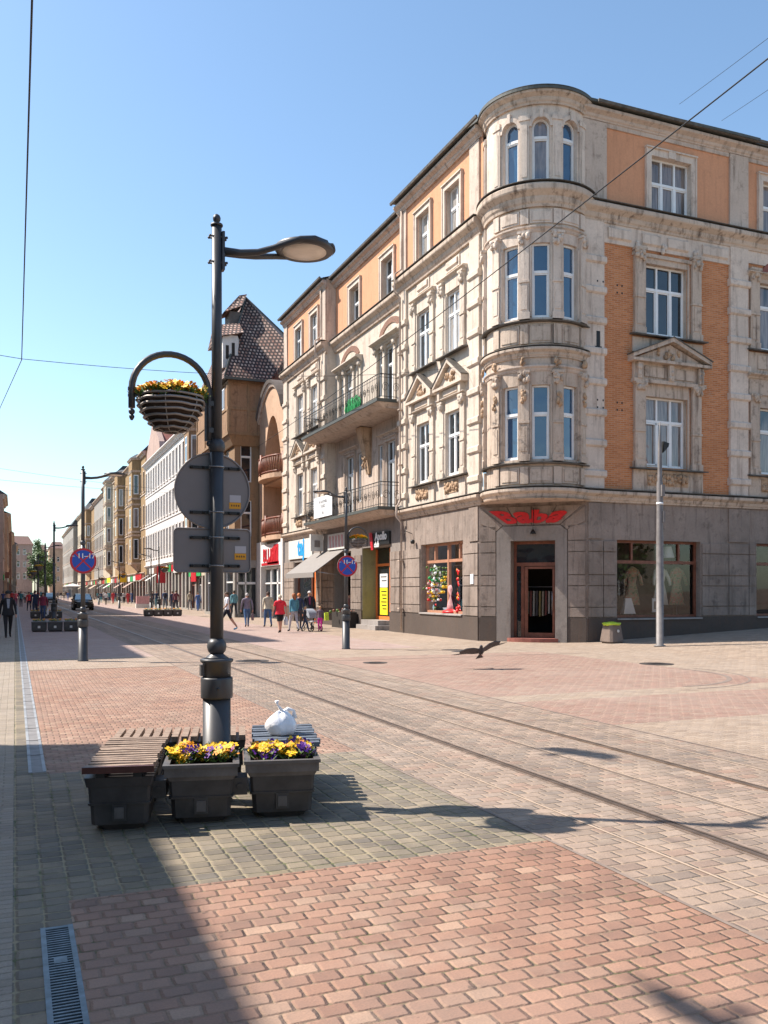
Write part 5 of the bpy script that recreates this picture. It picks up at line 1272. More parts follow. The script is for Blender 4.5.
def all_people():
    A = math.pi
    P = lambda px, py, rz, *a, **k: person(*at(px, py), rz, *a, **k)
    P(8, 637.5, .1, 'man in a black open jacket and black trousers walking towards us at the left edge', (.018,.016,.018), (.015,.013,.016), hair=(.04,.03,.025), coat=.83, hat=(.03,.03,.03), open_front=(.3,.3,.34), h=1.74, seed=1, bulk=1.08)
    P(43, 620, -.1, 'woman in a burgundy top and blue jeans walking towards us left of the planters', (.2,.03,.06), (.05,.08,.16), hair=(.05,.03,.02), h=1.66, seed=2, bulk=1.1, bag=((.6,.6,.62), 1, 'carrier'), coat=.93)
    P(35, 617, A, 'person in a dark navy jacket just behind the woman in burgundy', (.02,.03,.07), (.03,.04,.08), seed=3, h=1.8)
    P(29, 611, .2, 'person in a red top on the left walkway, beyond the man in black', (.55,.04,.05), (.02,.02,.04), seed=4, h=1.68)
    P(16, 606, .1, 'person in a pink and red top far up the left walkway', (.6,.12,.15), (.2,.05,.1), seed=5)
    P(12, 604, A, 'distant person in bright red near the left buildings', (.5,.04,.04), (.03,.03,.05), seed=6)
    P(3, 606, A, 'distant person in dark blue at the very left edge', (.03,.05,.15), (.03,.03,.05), seed=7)
    P(21, 607, A, 'distant person in a teal jacket on the left walkway', (.04,.15,.18), (.04,.04,.06), seed=8)
    P(234, 617.5, A+.1, 'man in a teal shirt and dark trousers walking away, right of the main lamp post', (.12,.28,.33), (.025,.03,.04), hair=(.05,.04,.03), seed=2, h=1.8)
    P(227, 630, -1.6, 'walker in a white top half hidden by the lamp post, one foot swung out behind', (.75,.74,.78), (.02,.02,.03), shoes=(.15,.4,.55), pose='stride', seed=1, h=1.72, bare=True)
    P(247, 627, A-.1, 'man in a grey violet jacket and jeans seen from behind, carrying a long bag', (.2,.17,.22), (.06,.12,.24), hair=(.45,.42,.4), seed=3, h=1.66, bag=((.2,.13,.14), -1, 'carrier'), bulk=1.12)
    P(268, 627, A, 'person in a beige coat and blue jeans left of the woman in red', (.5,.44,.34), (.06,.13,.28), hair=(.06,.03,.02), seed=4, h=1.72, coat=.88, bulk=1.12)
    P(280, 632.8, A, 'old woman in a red coat and black skirt with bare calves', (.72,.03,.05), (.02,.015,.02), hair=(.6,.52,.38), seed=5, h=1.6, coat=.84, skirt=.56, bulk=1.15, bare=True, bag=((.6,.62,.65), -1, 'carrier'))
    P(294, 631.5, A+.2, 'woman in a teal denim jacket and pale grey trousers beside the woman in red', (.08,.24,.32), (.4,.4,.44), hair=(.3,.1,.04), seed=6, h=1.66, long_hair=True, coat=.92)
    P(299, 629, A-.2, 'person with ginger hair in dark navy behind the teal denim jacket', (.03,.04,.09), (.05,.05,.07), hair=(.5,.16,.05), seed=7, h=1.66)
    P(309.5, 628.5, -.2, 'grey haired man in a dark jacket with a purple shirt, behind the pushchair', (.02,.02,.03), (.04,.05,.08), hair=(.55,.5,.48), seed=8, h=1.76, open_front=(.2,.04,.1), pose='stand', coat=.9, bulk=1.1)
    P(305, 631.5, 1.2, 'child in a dark top and blue trousers on the left of the pushchair', (.03,.035,.05), (.03,.05,.1), hair=(.4,.25,.12), seed=1, h=1.08)
    P(320, 631.5, -.5, 'little girl in bright magenta trousers in front of the pushchair', (.14,.1,.13), (.65,.03,.3), hair=(.45,.28,.15), seed=2, h=1.1, pose='stand')
    person(15.35, 41.5, -.5, 'shopkeeper figure in a brown red dress standing in the shop doorway', (.25,.1,.08), (.12,.05,.05), hair=(.05,.03,.02), seed=3, pose='stand', h=1.62, skirt=.5)
    P(176, 611, A, 'pedestrian in a maroon jacket and dark trousers by the white building', (.16,.05,.07), (.03,.03,.05), seed=4, h=1.82)
    P(172.5, 610.5, A, 'pedestrian in navy beside the maroon jacket', (.03,.04,.09), (.04,.05,.08), seed=5, h=1.75)
    P(165, 608.5, A, 'pedestrian in a blue top with a dark backpack behind the far planters', (.05,.09,.2), (.1,.14,.2), seed=6, h=1.85, bag=((.02,.02,.03), 1, 'back'))
    P(156.5, 608.5, 0, 'pedestrian in dark blue with teal trousers beside the lamp in the planters', (.02,.04,.09), (.04,.13,.16), seed=7, h=1.8)
    P(152, 607, A, 'pedestrian in a charcoal coat next to the pink stall', (.04,.04,.05), (.05,.1,.12), seed=8, h=1.75, coat=.9)
    k = random.Random(21)
    cols = [('navy', (.03,.05,.12)), ('white', (.6,.6,.6)), ('teal', (.06,.25,.3)), ('red', (.5,.05,.06)), ('grey', (.2,.2,.22)), ('black', (.02,.02,.025)), ('beige', (.45,.4,.3)), ('blue', (.08,.16,.4))]
    spots = [(101, 603), (104, 601.5), (109, 603.5), (113, 604), (118, 602), (122, 603), (126, 602), (132, 603.5), (137, 601.5), (106, 605), (98, 600.5), (128, 604), (58, 600), (61, 599.5), (64, 600), (68, 600.5), (46, 602), (25, 603), (31, 602), (38, 601), (9, 601), (19, 601), (27, 599), (52, 600), (34, 599), (23, 600), (41, 600), (48, 600.5), (55, 601), (66, 599.5), (15, 600), (12, 602), (115, 603), (124, 603.5), (134, 602.5), (140, 604), (147, 606), (182, 608), (190, 610), (198, 611)]
    for i, (px, py) in enumerate(spots):
        a = cols[i % 8]; b = cols[(i*3+2) % 8]
        where = 'left of the car' if px < 70 and px > 40 else ('on the far left walkway' if px <= 40 else 'in the far crowd before the yellow building')
        P(px, py, A if i % 3 else 0, 'distant pedestrian in %s top and %s trousers %s' % (a[0], b[0], where), a[1], b[1], seed=i, h=1.6+.2*k.random(), group='distant crowd')
def pushchair():
    x, y = at(312, 631); r = empty('pushchair', (0,0,0))
    m = MB().mat('iron')
    for e in (-.22, .22):
        m.tube([(e,-.35,.12),(e*.9,.1,.6),(e*.9,.45,1.0)], .014, 6); m.tube([(e,.3,.14),(e*.9,0,.5)], .014, 6); m.tube([(e,-.35,.12),(e,.3,.14)], .012, 6)
    m.tube([(-.2,.45,1.0),(.2,.45,1.0)], .018, 6); m.build('frame', r)
    m = MB().mat(cloth((.5,.5,.52))); m.loft([[(-.19,-.3,.42),(.19,-.3,.42),(.19,.2,.36),(-.19,.2,.36)],[(-.19,-.3,.47),(.19,-.3,.47),(.19,.2,.41),(-.19,.2,.41)]]); m.loft([[(-.19,.15,.4),(.19,.15,.4),(.19,.2,.36),(-.19,.2,.36)],[(-.18,.3,.85),(.18,.3,.85),(.18,.35,.85),(-.18,.35,.85)]]); m.build('seat', r)
    m = MB().mat(cloth((.3,.32,.36)))
    m.loft([[(s*.21, .3-.42*math.sin(t), .62+.4*math.cos(t)-.05) for t in [math.pi*.5*i/8 for i in range(9)]]+[(s*.21,.3,.6)] for s in (-1,-.5,.5,1)]); m.build('hood', r)
    for e in (-.24, .24):
        for yy in (-.35, .3):
            m = MB().mat('black'); m.tube([(e, yy+.11*math.cos(t), .12+.11*math.sin(t)) for t in [2*math.pi*i/14 for i in range(14)]], .016, 5, closed=True); m.lathe((e,yy,.12), [(.02,-.02),(.02,.02)], 8, axis='x')
            for t in range(3): m.tube([(e, yy+.1*math.cos(t*1.047), .12+.1*math.sin(t*1.047)), (e, yy-.1*math.cos(t*1.047), .12-.1*math.sin(t*1.047))], .004, 4)
            m.build('wheel', r)
    r.location = (x, y, 0); r.rotation_euler = (0,0,.3); tag(r, 'grey hooded pushchair between the two children and the grey haired man', 'pushchair')
def pigeon():
    # bird with spread wings skimming the ground before the corner
    def bird(loc, rz, sc, label, bank=.2):
        r = empty('pigeon', (0,0,0)); m = MB().mat('pigeon')
        body = [(-.2,.004,-.01),(-.17,.014,0),(-.1,.04,0),(-.02,.062,0),(.06,.055,.01),(.11,.036,.025),(.145,.033,.04),(.17,.028,.045),(.19,.01,.042)]
        m.loft([[(x, ra*1.0*math.cos(t), z+ra*math.sin(t)) for t in [2*math.pi*k/10 for k in range(10)]] for x, ra, z in body], sm=True)
        m.loft([[(.18,-.008,.04),(.18,.008,.04),(.18,0,.05)],[(.215,-.002,.033),(.215,.002,.033),(.215,0,.036)]]); m.build('body', r)
        m = MB().mat('pigeon'); m.loft([[(-.17,-.02,0),(-.17,.02,0),(-.17,.02,.006),(-.17,-.02,.006)],[(-.34,-.085,-.02),(-.34,.085,-.02),(-.34,.085,-.016),(-.34,-.085,-.016)]]); m.build('tail', r)
        for s in (-1, 1):
            m = MB().mat('pigeon'); up = .55 if s > 0 else .3
            le = [(.1,.03,.02),(.15,.16,.02+.1*up),(.13,.3,.02+.17*up),(.03,.44,.02+.19*up)]; te = [(-.12,.03,.01),(-.14,.15,.0+.09*up),(-.14,.27,.01+.15*up),(-.11,.42,.01+.19*up)]
            m.loft([[(a[0], s*a[1], a[2]), (b[0], s*b[1], b[2]), (b[0], s*b[1], b[2]-.006), (a[0], s*a[1], a[2]-.014)] for a, b in zip(le, te)])
            for k in range(7):
                f = k/6; bx, by, bz = -.06-.03*f, .24+.19*f, .01+(.14+.05*f)*up; L_ = .12+.04*f; an = rad(150-55*f)
                m.loft([[(bx-.014, s*by, bz), (bx+.014, s*by, bz), (bx+.014, s*by, bz-.003), (bx-.014, s*by, bz-.003)], [(bx+L_*math.cos(an)-.008, s*(by+L_*math.sin(an)), bz+.01), (bx+L_*math.cos(an)+.008, s*(by+L_*math.sin(an)), bz+.01), (bx+L_*math.cos(an)+.008, s*(by+L_*math.sin(an)), bz+.008), (bx+L_*math.cos(an)-.008, s*(by+L_*math.sin(an)), bz+.008)]])
            m.build('wing', r)
        for s in (-.02, .02):
            m = MB().mat('sign_red'); m.tube([(-.04,s,-.05),(-.02,s,-.09),(.01,s,-.1)], .004, 4); m.build('leg', r)
        r.location = loc; r.rotation_euler = (bank, -.45, rz); r.scale = (sc,)*3; tag(r, label, 'bird')
        return r
    bird((9.65, 17.6, .40), rad(-112), 1.1, 'dark pigeon with spread wings skimming the paving in front of the corner entrance')
    bird((2.6-.729*9, 2.72+.483*9, 9.), rad(-160), 1.15, 'unseen bird shape added overhead to cast a shadow on the red pavement', 0.)  # stand-in shape added out of view, only to cast the near shadow tip
    bird((5.6-.729*10/1, 8.15+.483*10, 10.), rad(20), 1.05, 'bird high overhead, outside the picture, shadowing the tram road', 0.)
def car():
    r = empty('parked_car', (0,0,0)); W = .86; 
    m = MB().mat('carpaint')
    # cross sections along the length (y from front -2 to rear 2), widths and roof line
    sec = [(-2.02,.62,.32,.62,.6),(-1.9,.8,.22,.74,.76),(-1.5,.86,.2,.84,.8),(-1.0,.87,.2,.92,.82),(-.3,.88,.2,.95,.86),(.8,.88,.2,.96,.87),(1.6,.87,.2,.96,.86),(1.95,.82,.24,.92,.78),(2.03,.72,.34,.8,.66)]
    rings = []
    for y, w, z0, z1, w1 in sec: rings.append([(-w,y,z0),(w,y,z0),(w+.0,y,(z0+z1)/2),(w1,y,z1),(0,y,z1+.03),(-w1,y,z1),(-w,y,(z0+z1)/2)])
    m.loft(rings, sm=True); m.build('body', r)
    m = MB().mat('glass_dark'); cab = [(-1.02,.8,.93,.8,.94),(-.35,.78,.95,.62,1.42),(.3,.79,.96,.62,1.47),(1.2,.78,.96,.6,1.42),(1.85,.76,.94,.66,1.0)]
    m.loft([[(-a,y,z0),(a,y,z0),(b,y,z1),(-b,y,z1)] for y, a, z0, b, z1 in cab]); m.build('window_band', r)
    m = MB().mat('carpaint'); m.loft([[(-b-.02,y,z1-.03),(b+.02,y,z1-.03),(b-.04,y,z1+.02),(-b+.04,y,z1+.02)] for y, a, z0, b, z1 in cab[1:4]])
    for e in (-1, 1): m.tube([(e*.79,-1.0,.95),(e*.63,-.36,1.43)], .03, 5); m.tube([(e*.62,1.2,1.42),(e*.76,1.83,.97)], .035, 5); m.tube([(e*.79,.3,.95),(e*.63,.3,1.46)], .025, 5)
    m.build('roof', r)
    m = MB().mat('glass_sky'); m.quad((-.74,-1.03,.97),(.74,-1.03,.97),(.6,-.42,1.41),(-.6,-.42,1.41)); m.build('windscreen', r)
    for e in (-1, 1):
        for y in (-1.3, 1.3):
            m = MB().mat('black'); m.lathe((e*.78,y,.31), [(.2,-.1),(.31,-.1),(.32,-.06),(.32,.06),(.31,.1),(.2,.1)], 22, axis='x'); w = m.build('wheel', r)
            m = MB().mat('steel'); m.lathe((e*.78,y,.31), [(.04,-.09),(.2,-.085),(.2,.085),(.04,.09)], 12, sm=False, axis='x'); m.build('rim', w)
        m = MB().mat('lens'); m.ball((e*.6,-1.93,.62), .11, 10, 6, (1.2,.5,.7)); m.build('headlight', r)
        m = MB().mat('sign_red'); m.ball((e*.68,1.95,.75), .09, 8, 6, (1,.4,1.4)); m.build('tail_light', r)
        m = MB().mat('carpaint'); m.ball((e*.98,-.85,1.0), .09, 8, 6, (1,.6,.7)); m.build('mirror', r)
    m = MB().mat('black'); m.box(-.4,.4,-2.05,-2.0,.4,.55); m.build('grille', r); m = MB().mat('white'); m.box(-.26,.26,-2.075,-2.051,.36,.46); m.build('number_plate', r)
    r.location = (5.75, 86.5, 0); tag(r, 'dark car standing on the tram road in the shade, behind the left no-stopping sign', 'car')
    c2 = copy_tree(r, (4.2, 128, 0), .1, 'small distant car with a warm coloured front, beyond the dark car')
def far_planters():
    pl = empty('flower_planter'); m = MB().mat('planter'); m.frust(0,.3,0,.06,.5,.5,.58,.6,.03); m.frust(0,.3,.06,.4,.6,.62,.61,.63,.02); m.mat('planter_top'); m.frust(0,.3,.4,.44,.62,.64,.63,.65,.01); m.mat('offwhite'); m.box(-.05,.05,-.02,-.012,.16,.26); m.build('box', pl)
    q = random.Random(4); pts = [(q.uniform(-.25,.25), q.uniform(.05,.55), .47+.05*q.random()) for _ in range(46)]
    m = MB(); pansies(m, pts, 5, 1.2, pal=('yellow','leaf','leaf','leaf','purple','orange_petal')); m.build('pansies', pl)
    first = True
    for gx, gy, n, th, where in ((.95, 40.8, 3, -.05, 'beside the fourth lamp on the left pavement'), (8.55, 63.0, 4, 0, 'round the lamp before the white building'), (1.2, 60.6, 3, 0, 'behind the woman in burgundy')):
        for i in range(n):
            lab = ['leftmost', 'second', 'third', 'rightmost'][i if n == 4 else (0, 1, 3)[i]]+' black planter of the row '+where
            p = pl if first else copy_tree(pl); first = False
            p.location = (gx+.645*i, gy-.03*i, 0); p.rotation_euler = (0,0,th); tag(p, lab, 'planter', 'planters round the far lamps')
    # pink stall board and parasols down the street
    x, y = at(144.5, 609); r = empty('market_stall', (x, y, 0), 0, 'low pinkish stall board left of the far planters on the right pavement', 'stall')
    m = MB().mat('pinkish'); m.box(x-.75, x+.75, y, y+.5, .5, 1.25); m.build('board', r); m = MB().mat('offwhite'); m.box(x-.8, x+.8, y-.05, y+.55, .1, .5); m.build('base', r)
    for i, (px, py, cl, w, h) in enumerate(((73, 600, 'offwhite', 3.6, 3.0), (128, 601, 'sign_red', 1.6, 2.8), (117, 601, 'green_cloth', 3.2, 2.9))):
        x, y = at(px, py); nm = ('white', 'red', 'green')[i]
        r = empty('parasol', (x, y, 0), 0, '%s parasol open over the far %s pavement' % (nm, 'middle' if i == 0 else 'right'), 'parasol', 'parasols down the street')
        m = MB().mat(cl); m.lathe((x,y,0), [(w/2,h-.45),(w/2,h-.3),(.05,h+.2)], 8, sm=False, cap=False); m.build('canopy', r); m = MB().mat('steel'); m.lathe((x,y,0), [(.25,0),(.25,.06),(.03,.07),(.03,h)], 8); m.build('stand', r)
def display_goods(FL, FR, FC):
    q = random.Random(8)
    # left shop window: bouquet in a vase, standing flower arrangement, red draped figure
    def cluster(m, c, n, rx, rz, mats, sz=.05):
        for _ in range(n):
            m.mat(q.choice(mats)); p = (c[0]+q.gauss(0, rx*.6), c[1]+q.gauss(0, rx*.6), c[2]+q.gauss(0, rz*.6)); m.ball(p, sz*1.05*(.6+.8*q.random()), 6, 5)
    r = empty('flower_bouquet', (15.7, 31.0, .95), 0, 'vase of red, pink and white flowers behind the left pane of the corner shop window', 'flowers')
    m = MB().mat('glass_sky'); m.lathe((15.42,31.85,.9), [(.08,0),(.12,.2),(.07,.4),(.1,.45)], 14); m.build('vase', r)
    m = MB(); cluster(m, (15.42,31.8,1.75), 190, .26, .34, ['leaf','leaf','red','white','pinkish','yellow','red']); m.build('blooms', r)
    r = empty('flower_bouquet', (15.8, 30.8, .95), 0, 'tall green and white flower arrangement above the vase in the corner shop window', 'flowers')
    m = MB(); cluster(m, (15.42,31.7,2.45), 170, .22, .36, ['leaf','leaf','green_cloth','white','offwhite']); m.mat('leaf'); m.tube([(15.45,31.75,.9),(15.45,31.75,2.5)], .03, 6); m.build('blooms', r)
    r = empty('draped_figure', (15.8, 29.6, .9), 0, 'pink draped dressmaker figure on a red cloth in the corner shop window', 'mannequin')
    m = MB().mat('pinkish'); m.lathe((15.44,30.4,.95), [(.24,.0),(.2,.3),(.13,.62),(.19,.85),(.17,1.0),(.05,1.08),(.05,1.15),(.08,1.2),(.07,1.32),(.01,1.36)], 16); m.build('figure', r)
    m = MB().mat('red'); m.lathe((15.48,30.4,.91), [(.45,0),(.42,.08),(.25,.14)], 18); m.build('red_cloth', r)
    r = empty('red_garland', (15.7, 28.98, .95), 0, 'red and orange hanging drapery at the right side of the corner shop window', 'drapery')
    m = MB(); 
    for i in range(46): m.mat(('red','red','orange_petal')[i % 3]); m.ball((15.42+q.gauss(0,.04), 29.75+q.gauss(0,.06), 1.0+.035*i), .09, 6, 5)
    m.build('drape', r)
    # green garland in centre
    r = empty('hanging_garland', (15.7, 30.1, 2.2), 0, 'yellow and green flower garland just right of the window post in the corner shop', 'flowers')
    m = MB(); cluster(m, (15.42,30.85,2.1), 70, .14, .5, ['leaf','yellow','leaf','leaf']); m.build('blooms', r)
    # right shop window: dresses, a card, a white bag, small lamp
    for i, (x, mt, lab) in enumerate(((20.3,'leafy','patterned green dress on a stand left of the steel mast'),(21.55,'offwhite','pale long dress in the right shop window, right of the steel mast'),(22.3,'leafy','green and red print dress at the right end of the shop window'))):
        r = empty('dress_on_stand', (x, 25.9, .75), 0, lab, 'dress', 'dresses shown in the right shop window')
        m = MB().mat(mt); m.loft([[(x+a*math.cos(t)*(1+.06*math.sin(6*t)), 25.9+.35*a*math.sin(t), z) for t in [2*math.pi*k/20 for k in range(20)]] for z, a in ((1.25,.36),(1.7,.27),(2.05,.17),(2.35,.24),(2.52,.25),(2.6,.1),(2.63,.05))], sm=True); m.tube([(x-.2,25.9,2.5),(x-.33,25.85,2.2),(x-.36,25.8,1.95)],[.07,.06,.05],8); m.tube([(x+.2,25.9,2.5),(x+.33,25.85,2.2),(x+.36,25.8,1.95)],[.07,.06,.05],8); m.build('dress', r)
        m = MB().mat('steel'); m.lathe((x,25.9,.75), [(.15,0),(.15,.02),(.02,.03),(.02,.9)], 10); m.build('stand', r)
    r = empty('display_card', (21.15, 25.6, .95), 0, 'small white framed card standing in the right shop window', 'card')
    m = MB().mat('white'); m.box(20.95,21.35,25.6,25.62,1.0,1.5); m.build('card', r); m = MB().mat('ground_dark'); m.box(21.02,21.28,25.595,25.6,1.1,1.38); m.build('picture', r)
    r = empty('display_blouse', (19.9, 25.55, .95), 0, 'white folded blouse in the lower left of the right shop window', 'clothes')
    m = MB().mat('white'); m.loft([[(19.65,25.5,.95),(20.15,25.5,.95),(20.15,25.7,.95),(19.65,25.7,.95)],[(19.75,25.55,1.5),(20.0,25.55,1.5),(20.0,25.6,1.5),(19.75,25.6,1.5)]]); m.build('blouse', r)
    r = empty('display_lamp', (21.9, 25.7, 3.0), 0, 'white lampshade hanging at the top right of the right shop window', 'lamp')
    m = MB().mat('white'); m.lathe((21.75,25.75,2.95), [(.24,0),(.14,.4)], 16, cap=False); m.build('lamp_shade', r); m = MB().mat('iron'); m.tube([(21.75,25.75,3.3),(21.75,25.75,3.66)], .01, 4); m.build('cord', r)
    # clothes rail in the doorway
    r = empty('clothes_rail', tuple(FC.P(1.9,.1,-1.6)), 0, 'rail of hanging clothes seen through the open corner door', 'clothes rail')
    m = MB().mat('steel'); m.tube([FC.P(1.3,.1,-1.6), FC.P(1.3,1.9,-1.6), FC.P(2.4,1.9,-1.6), FC.P(2.4,.1,-1.6)], .02, 6); m.build('rail', r)
    for i in range(9):
        s = 1.4+.11*i; m = MB().mat(cloth([(.5,.42,.3),(.3,.1,.08),(.55,.5,.42),(.12,.1,.1),(.4,.3,.12)][i % 5])); z0 = .8+.15*q.random()
        m.loft([[FC.P(s-.03,z0,-1.75), FC.P(s+.03,z0,-1.75), FC.P(s+.03,z0,-1.45), FC.P(s-.03,z0,-1.45)], [FC.P(s-.03,1.75,-1.7), FC.P(s+.03,1.75,-1.7), FC.P(s+.03,1.75,-1.5), FC.P(s-.03,1.75,-1.5)]]); m.build('hanging_garment', r)
    # things by the far shops and on the balconies
    x, y = 14.55, 39.6; r = empty('display_rack', (x, y, 0), 0, 'low dark display rack with green goods outside the awning shop', 'display rack')
    m = MB().mat('dark'); m.box(x-.3,x+.4,y-.2,y+1.4,.0,.75); m.build('rack', r); m = MB(); cluster(m, (x,y+.6,.8), 30, .4, .06, ['leaf','black','offwhite','brown_frame','leaf'], .06); m.build('goods', r)
    r = empty('carrier_bag', (12.7, 37.25, .4), 0, 'bright yellow green carrier bag hanging beside the little girl', 'bag')
    m = MB().mat('binbag'); m.loft([[(12.62,37.2,.45),(12.8,37.2,.45),(12.8,37.3,.45),(12.62,37.3,.45)],[(12.6,37.2,.8),(12.78,37.2,.78),(12.78,37.3,.8),(12.6,37.3,.78)]]); m.build('body', r)
    c = (14.3, 38.2, 9.9); m = MB().mat('green_cloth'); rings = []
    for i in range(8): 
        t = i/7; rings.append([(c[0]+.12*math.cos(a)*math.sin(math.pi*(.15+.8*t)), c[1]+1.1*math.sin(a)*math.sin(math.pi*(.2+.65*t)), c[2]+.7*t+.06*math.sin(5*a)) for a in [2*math.pi*k/20 for k in range(20)]])
    m.loft(rings, sm=True); tag(m.build('green_blanket', origin=c), 'green blanket bundled on the upper balcony', 'blanket')
    x = 14.1; r = empty('balcony_banner', (x, 41.8, 5.4), 0, 'white banner with dark writing hung on the lower balcony railing', 'banner')
    m = MB().mat('white'); m.box(x-.02, x+.0, 40.5, 43.3, 5.42, 6.45); m.build('sheet', r); m = MB().mat('black')
    for i, (s, z) in enumerate((('na sprzedaz', 6.2), ('TANIO', 5.95), ('tel.', 5.65))): put_text(m, s, .26, lambda u, v, w: (x-.022-w, 41.85-u, z+v), .002, False)
    m.build('lettering', r)
    # satellite dish on the lower balcony
    r = empty('satellite_dish', (14.25, 38.4, 5.4), 0, 'dark satellite dish on the lower balcony railing', 'satellite dish')
    m = MB().mat('ground_dark'); m.lathe((14.15,38.4,6.0), [(.02,.12),(.22,.06),(.33,0),(.34,.02),(.2,.09)], 20, axis='x'); m.build('dish', r); m = MB().mat('iron'); m.tube([(14.25,38.4,5.3),(14.28,38.4,6.0)], .02, 6); m.tube([(14.2,38.4,5.8),(13.85,38.4,5.95)], .01, 4); m.build('arm', r)
# ------------------------------------------------------------------ the rest of the street
def gable_roof(mb, x0, x1, y0, y1, z, h, mat):
    mb.mat(mat); xm = (x0+x1)/2
    mb.loft([[(x0,y0,z),(xm,y0,z+h),(x1,y0,z)], [(x0,y1,z),(xm,y1,z+h),(x1,y1,z)]])
def row_building(name, label, side, X, y0, y1, H, wall, nb, rows, roofm='greyroof', depth=13., oriels=(), win=(1.05, 1.9), shopz=3.9, shopmat=('white_frame',), trim='trim', mansard=1.6, skip=False, group='buildings lining the street', framec='white_frame', dormers=0, signs=()):
    """side 'X': façade at x = X facing the street (-x); 'Xp': façade facing +x"""
    f = Fac(side, X); sx = 1 if side == 'X' else -1
    B = empty(name, (X+sx*depth/2, (y0+y1)/2, 0), 0, label, 'building', group)
    L = y1-y0; bw = L/nb; ops = []
    for (z0, hh) in rows:
        for i in range(nb): s = y0+bw*(i+.5); ops.append((s-win[0]/2, s+win[0]/2, z0, z0+hh))
    shops = [(y0+bw*i*1.0+.35, y0+bw*(i+1)-.35, .15, shopz-.9) for i in range(nb)] if shopz else []
    m = MB().mat(wall); fwall(m, f, y0, y1, shopz, H, ops, .22) if not oriels or True else None
    m.mat('ground_dark' if wall not in ('f_white',) else 'f_grey'); 
    if shopz: fwall(m, f, y0, y1, 0, shopz, shops, .4)
    m.mat(wall)
    x2 = X+sx*depth
    for y in (y0+.002, y1-.002): m.quad((X,y,0),(x2,y,0),(x2,y,H),(X,y,H))
    m.quad((x2,y0,0),(x2,y1,0),(x2,y1,H),(x2,y0,H)); m.build('wall', B)
    if not skip:
        for o in ops: window(B, f, *o, n=-.12, cols=2 if o[1]-o[0] > 1.15 else 1, tr=.66, frame=framec, pane='glass_dim')
        for i, o in enumerate(shops):
            q = MB().mat(shopmat[i % len(shopmat)])
            for a, b, c, d in ((o[0], o[0]+.1, o[2], o[3]), (o[1]-.1, o[1], o[2], o[3]), (o[0]+.1, o[1]-.1, o[3]-.12, o[3]), (o[0]+.1, o[1]-.1, 2.25, 2.33), ((o[0]+o[1])/2-.05, (o[0]+o[1])/2+.05, o[2], 2.25)): fbox(q, f, a, b, c, d, -.3, -.2)
            w = q.build('shop_window', B)
            rn = random.Random(int(y0*7+i)); fc = rn.choice(['sign_red','offwhite','f_cream','f_pink','f_yellow','ground_dark','brown_frame','ground_dark','green_cloth','offwhite','f_cream','plinth']); fs = MB().mat(fc); fbox(fs, f, o[0]-.1, o[1]+.1, o[3]+.08, shopz-.15, .02, .12); fs.build('shop_fascia', B)
            if rn.random() < .16: aw = MB().mat(rn.choice(['awning','offwhite','f_pink','f_cream'])); aw.loft([[f.P(o[0]-.1,o[3],.02), f.P(o[1]+.1,o[3],.02), f.P(o[1]+.1,o[3]-.04,.02), f.P(o[0]-.1,o[3]-.04,.02)], [f.P(o[0]-.1,o[3]-.75,1.2), f.P(o[1]+.1,o[3]-.75,1.2), f.P(o[1]+.1,o[3]-.8,1.2), f.P(o[0]-.1,o[3]-.8,1.2)]]); aw.build('awning', B)
            q = MB().mat('glass_dark'); q.quad(f.P(o[0],o[2],-.26), f.P(o[1],o[2],-.26), f.P(o[1],o[3],-.26), f.P(o[0],o[3],-.26)); q.build('pane', w)
    c = MB().mat(trim)
    if shopz: cornice(c, f, y0, y1, shopz-.05, .3, .2)
    cornice(c, f, y0, y1, H-.6, .6, .5)
    for (z0, hh) in rows[1:]: fbox(c, f, y0, y1, z0-.45, z0-.3, 0, .08)
    if not skip:
        for o in ops:
            fbox(c, f, o[0]-.15, o[0], o[2], o[3]+.15, 0, .05); fbox(c, f, o[1], o[1]+.15, o[2], o[3]+.15, 0, .05); fbox(c, f, o[0], o[1], o[3], o[3]+.15, 0, .05); fbox(c, f, o[0]-.2, o[1]+.2, o[2]-.12, o[2], 0, .12)
    c.build('cornice', B)
    r = MB(); r.mat(roofm); X0 = X-sx*.35
    r.loft([[(X0,y0,H),(X0,y1,H),(x2,y1,H),(x2,y0,H)], [(X+sx*1.2,y0+.05,H+mansard),(X+sx*1.2,y1-.05,H+mansard),(x2-sx*1,y1-.05,H+mansard),(x2-sx*1,y0+.05,H+mansard)]])
    rf = r.build('roof', B)
    ch = MB().mat('f_red'); ch.box(*sorted((X+sx*4, X+sx*5)), y0+1, y0+1.8, H+mansard, H+mansard+1.3); ch.build('chimney', rf)
    for k in range(dormers):
        s = y0+L*(k+.5)/dormers; d = MB().mat(wall); fbox(d, f, s-.8, s+.8, H, H+1.5, -1.6, -.1); d.mat(roofm); fprism(d, f, [(s-1, H+1.5), (s+1, H+1.5), (s, H+2.3)], -1.8, .1); d.mat('glass'); fbox(d, f, s-.4, s+.4, H+.3, H+1.3, -.11, -.08); d.build('dormer', rf)
    for (s, w, z0, z1, cap) in oriels:
        q = MB().mat(wall); out = 1.05
        def ring(z, e=0.): return [f.P(s-w/2-e, z, 0), f.P(s-w/2+.45-e*.5, z, out+e), f.P(s+w/2-.45+e*.5, z, out+e), f.P(s+w/2+e, z, 0)]
        q.loft([ring(z0), ring(z1)]); q.mat(trim)
        q.loft([[f.P(s-w/4, z0-1., 0), f.P(s-w/4, z0-1, .15), f.P(s+w/4, z0-1, .15), f.P(s+w/4, z0-1, 0)], ring(z0)])
        for (za, hh) in rows:
            if za > z0-.5: q.loft([ring(za-.7, .06), ring(za-.45, .12)]); q.loft([ring(za+hh+.35, .05), ring(za+hh+.6, .16)])
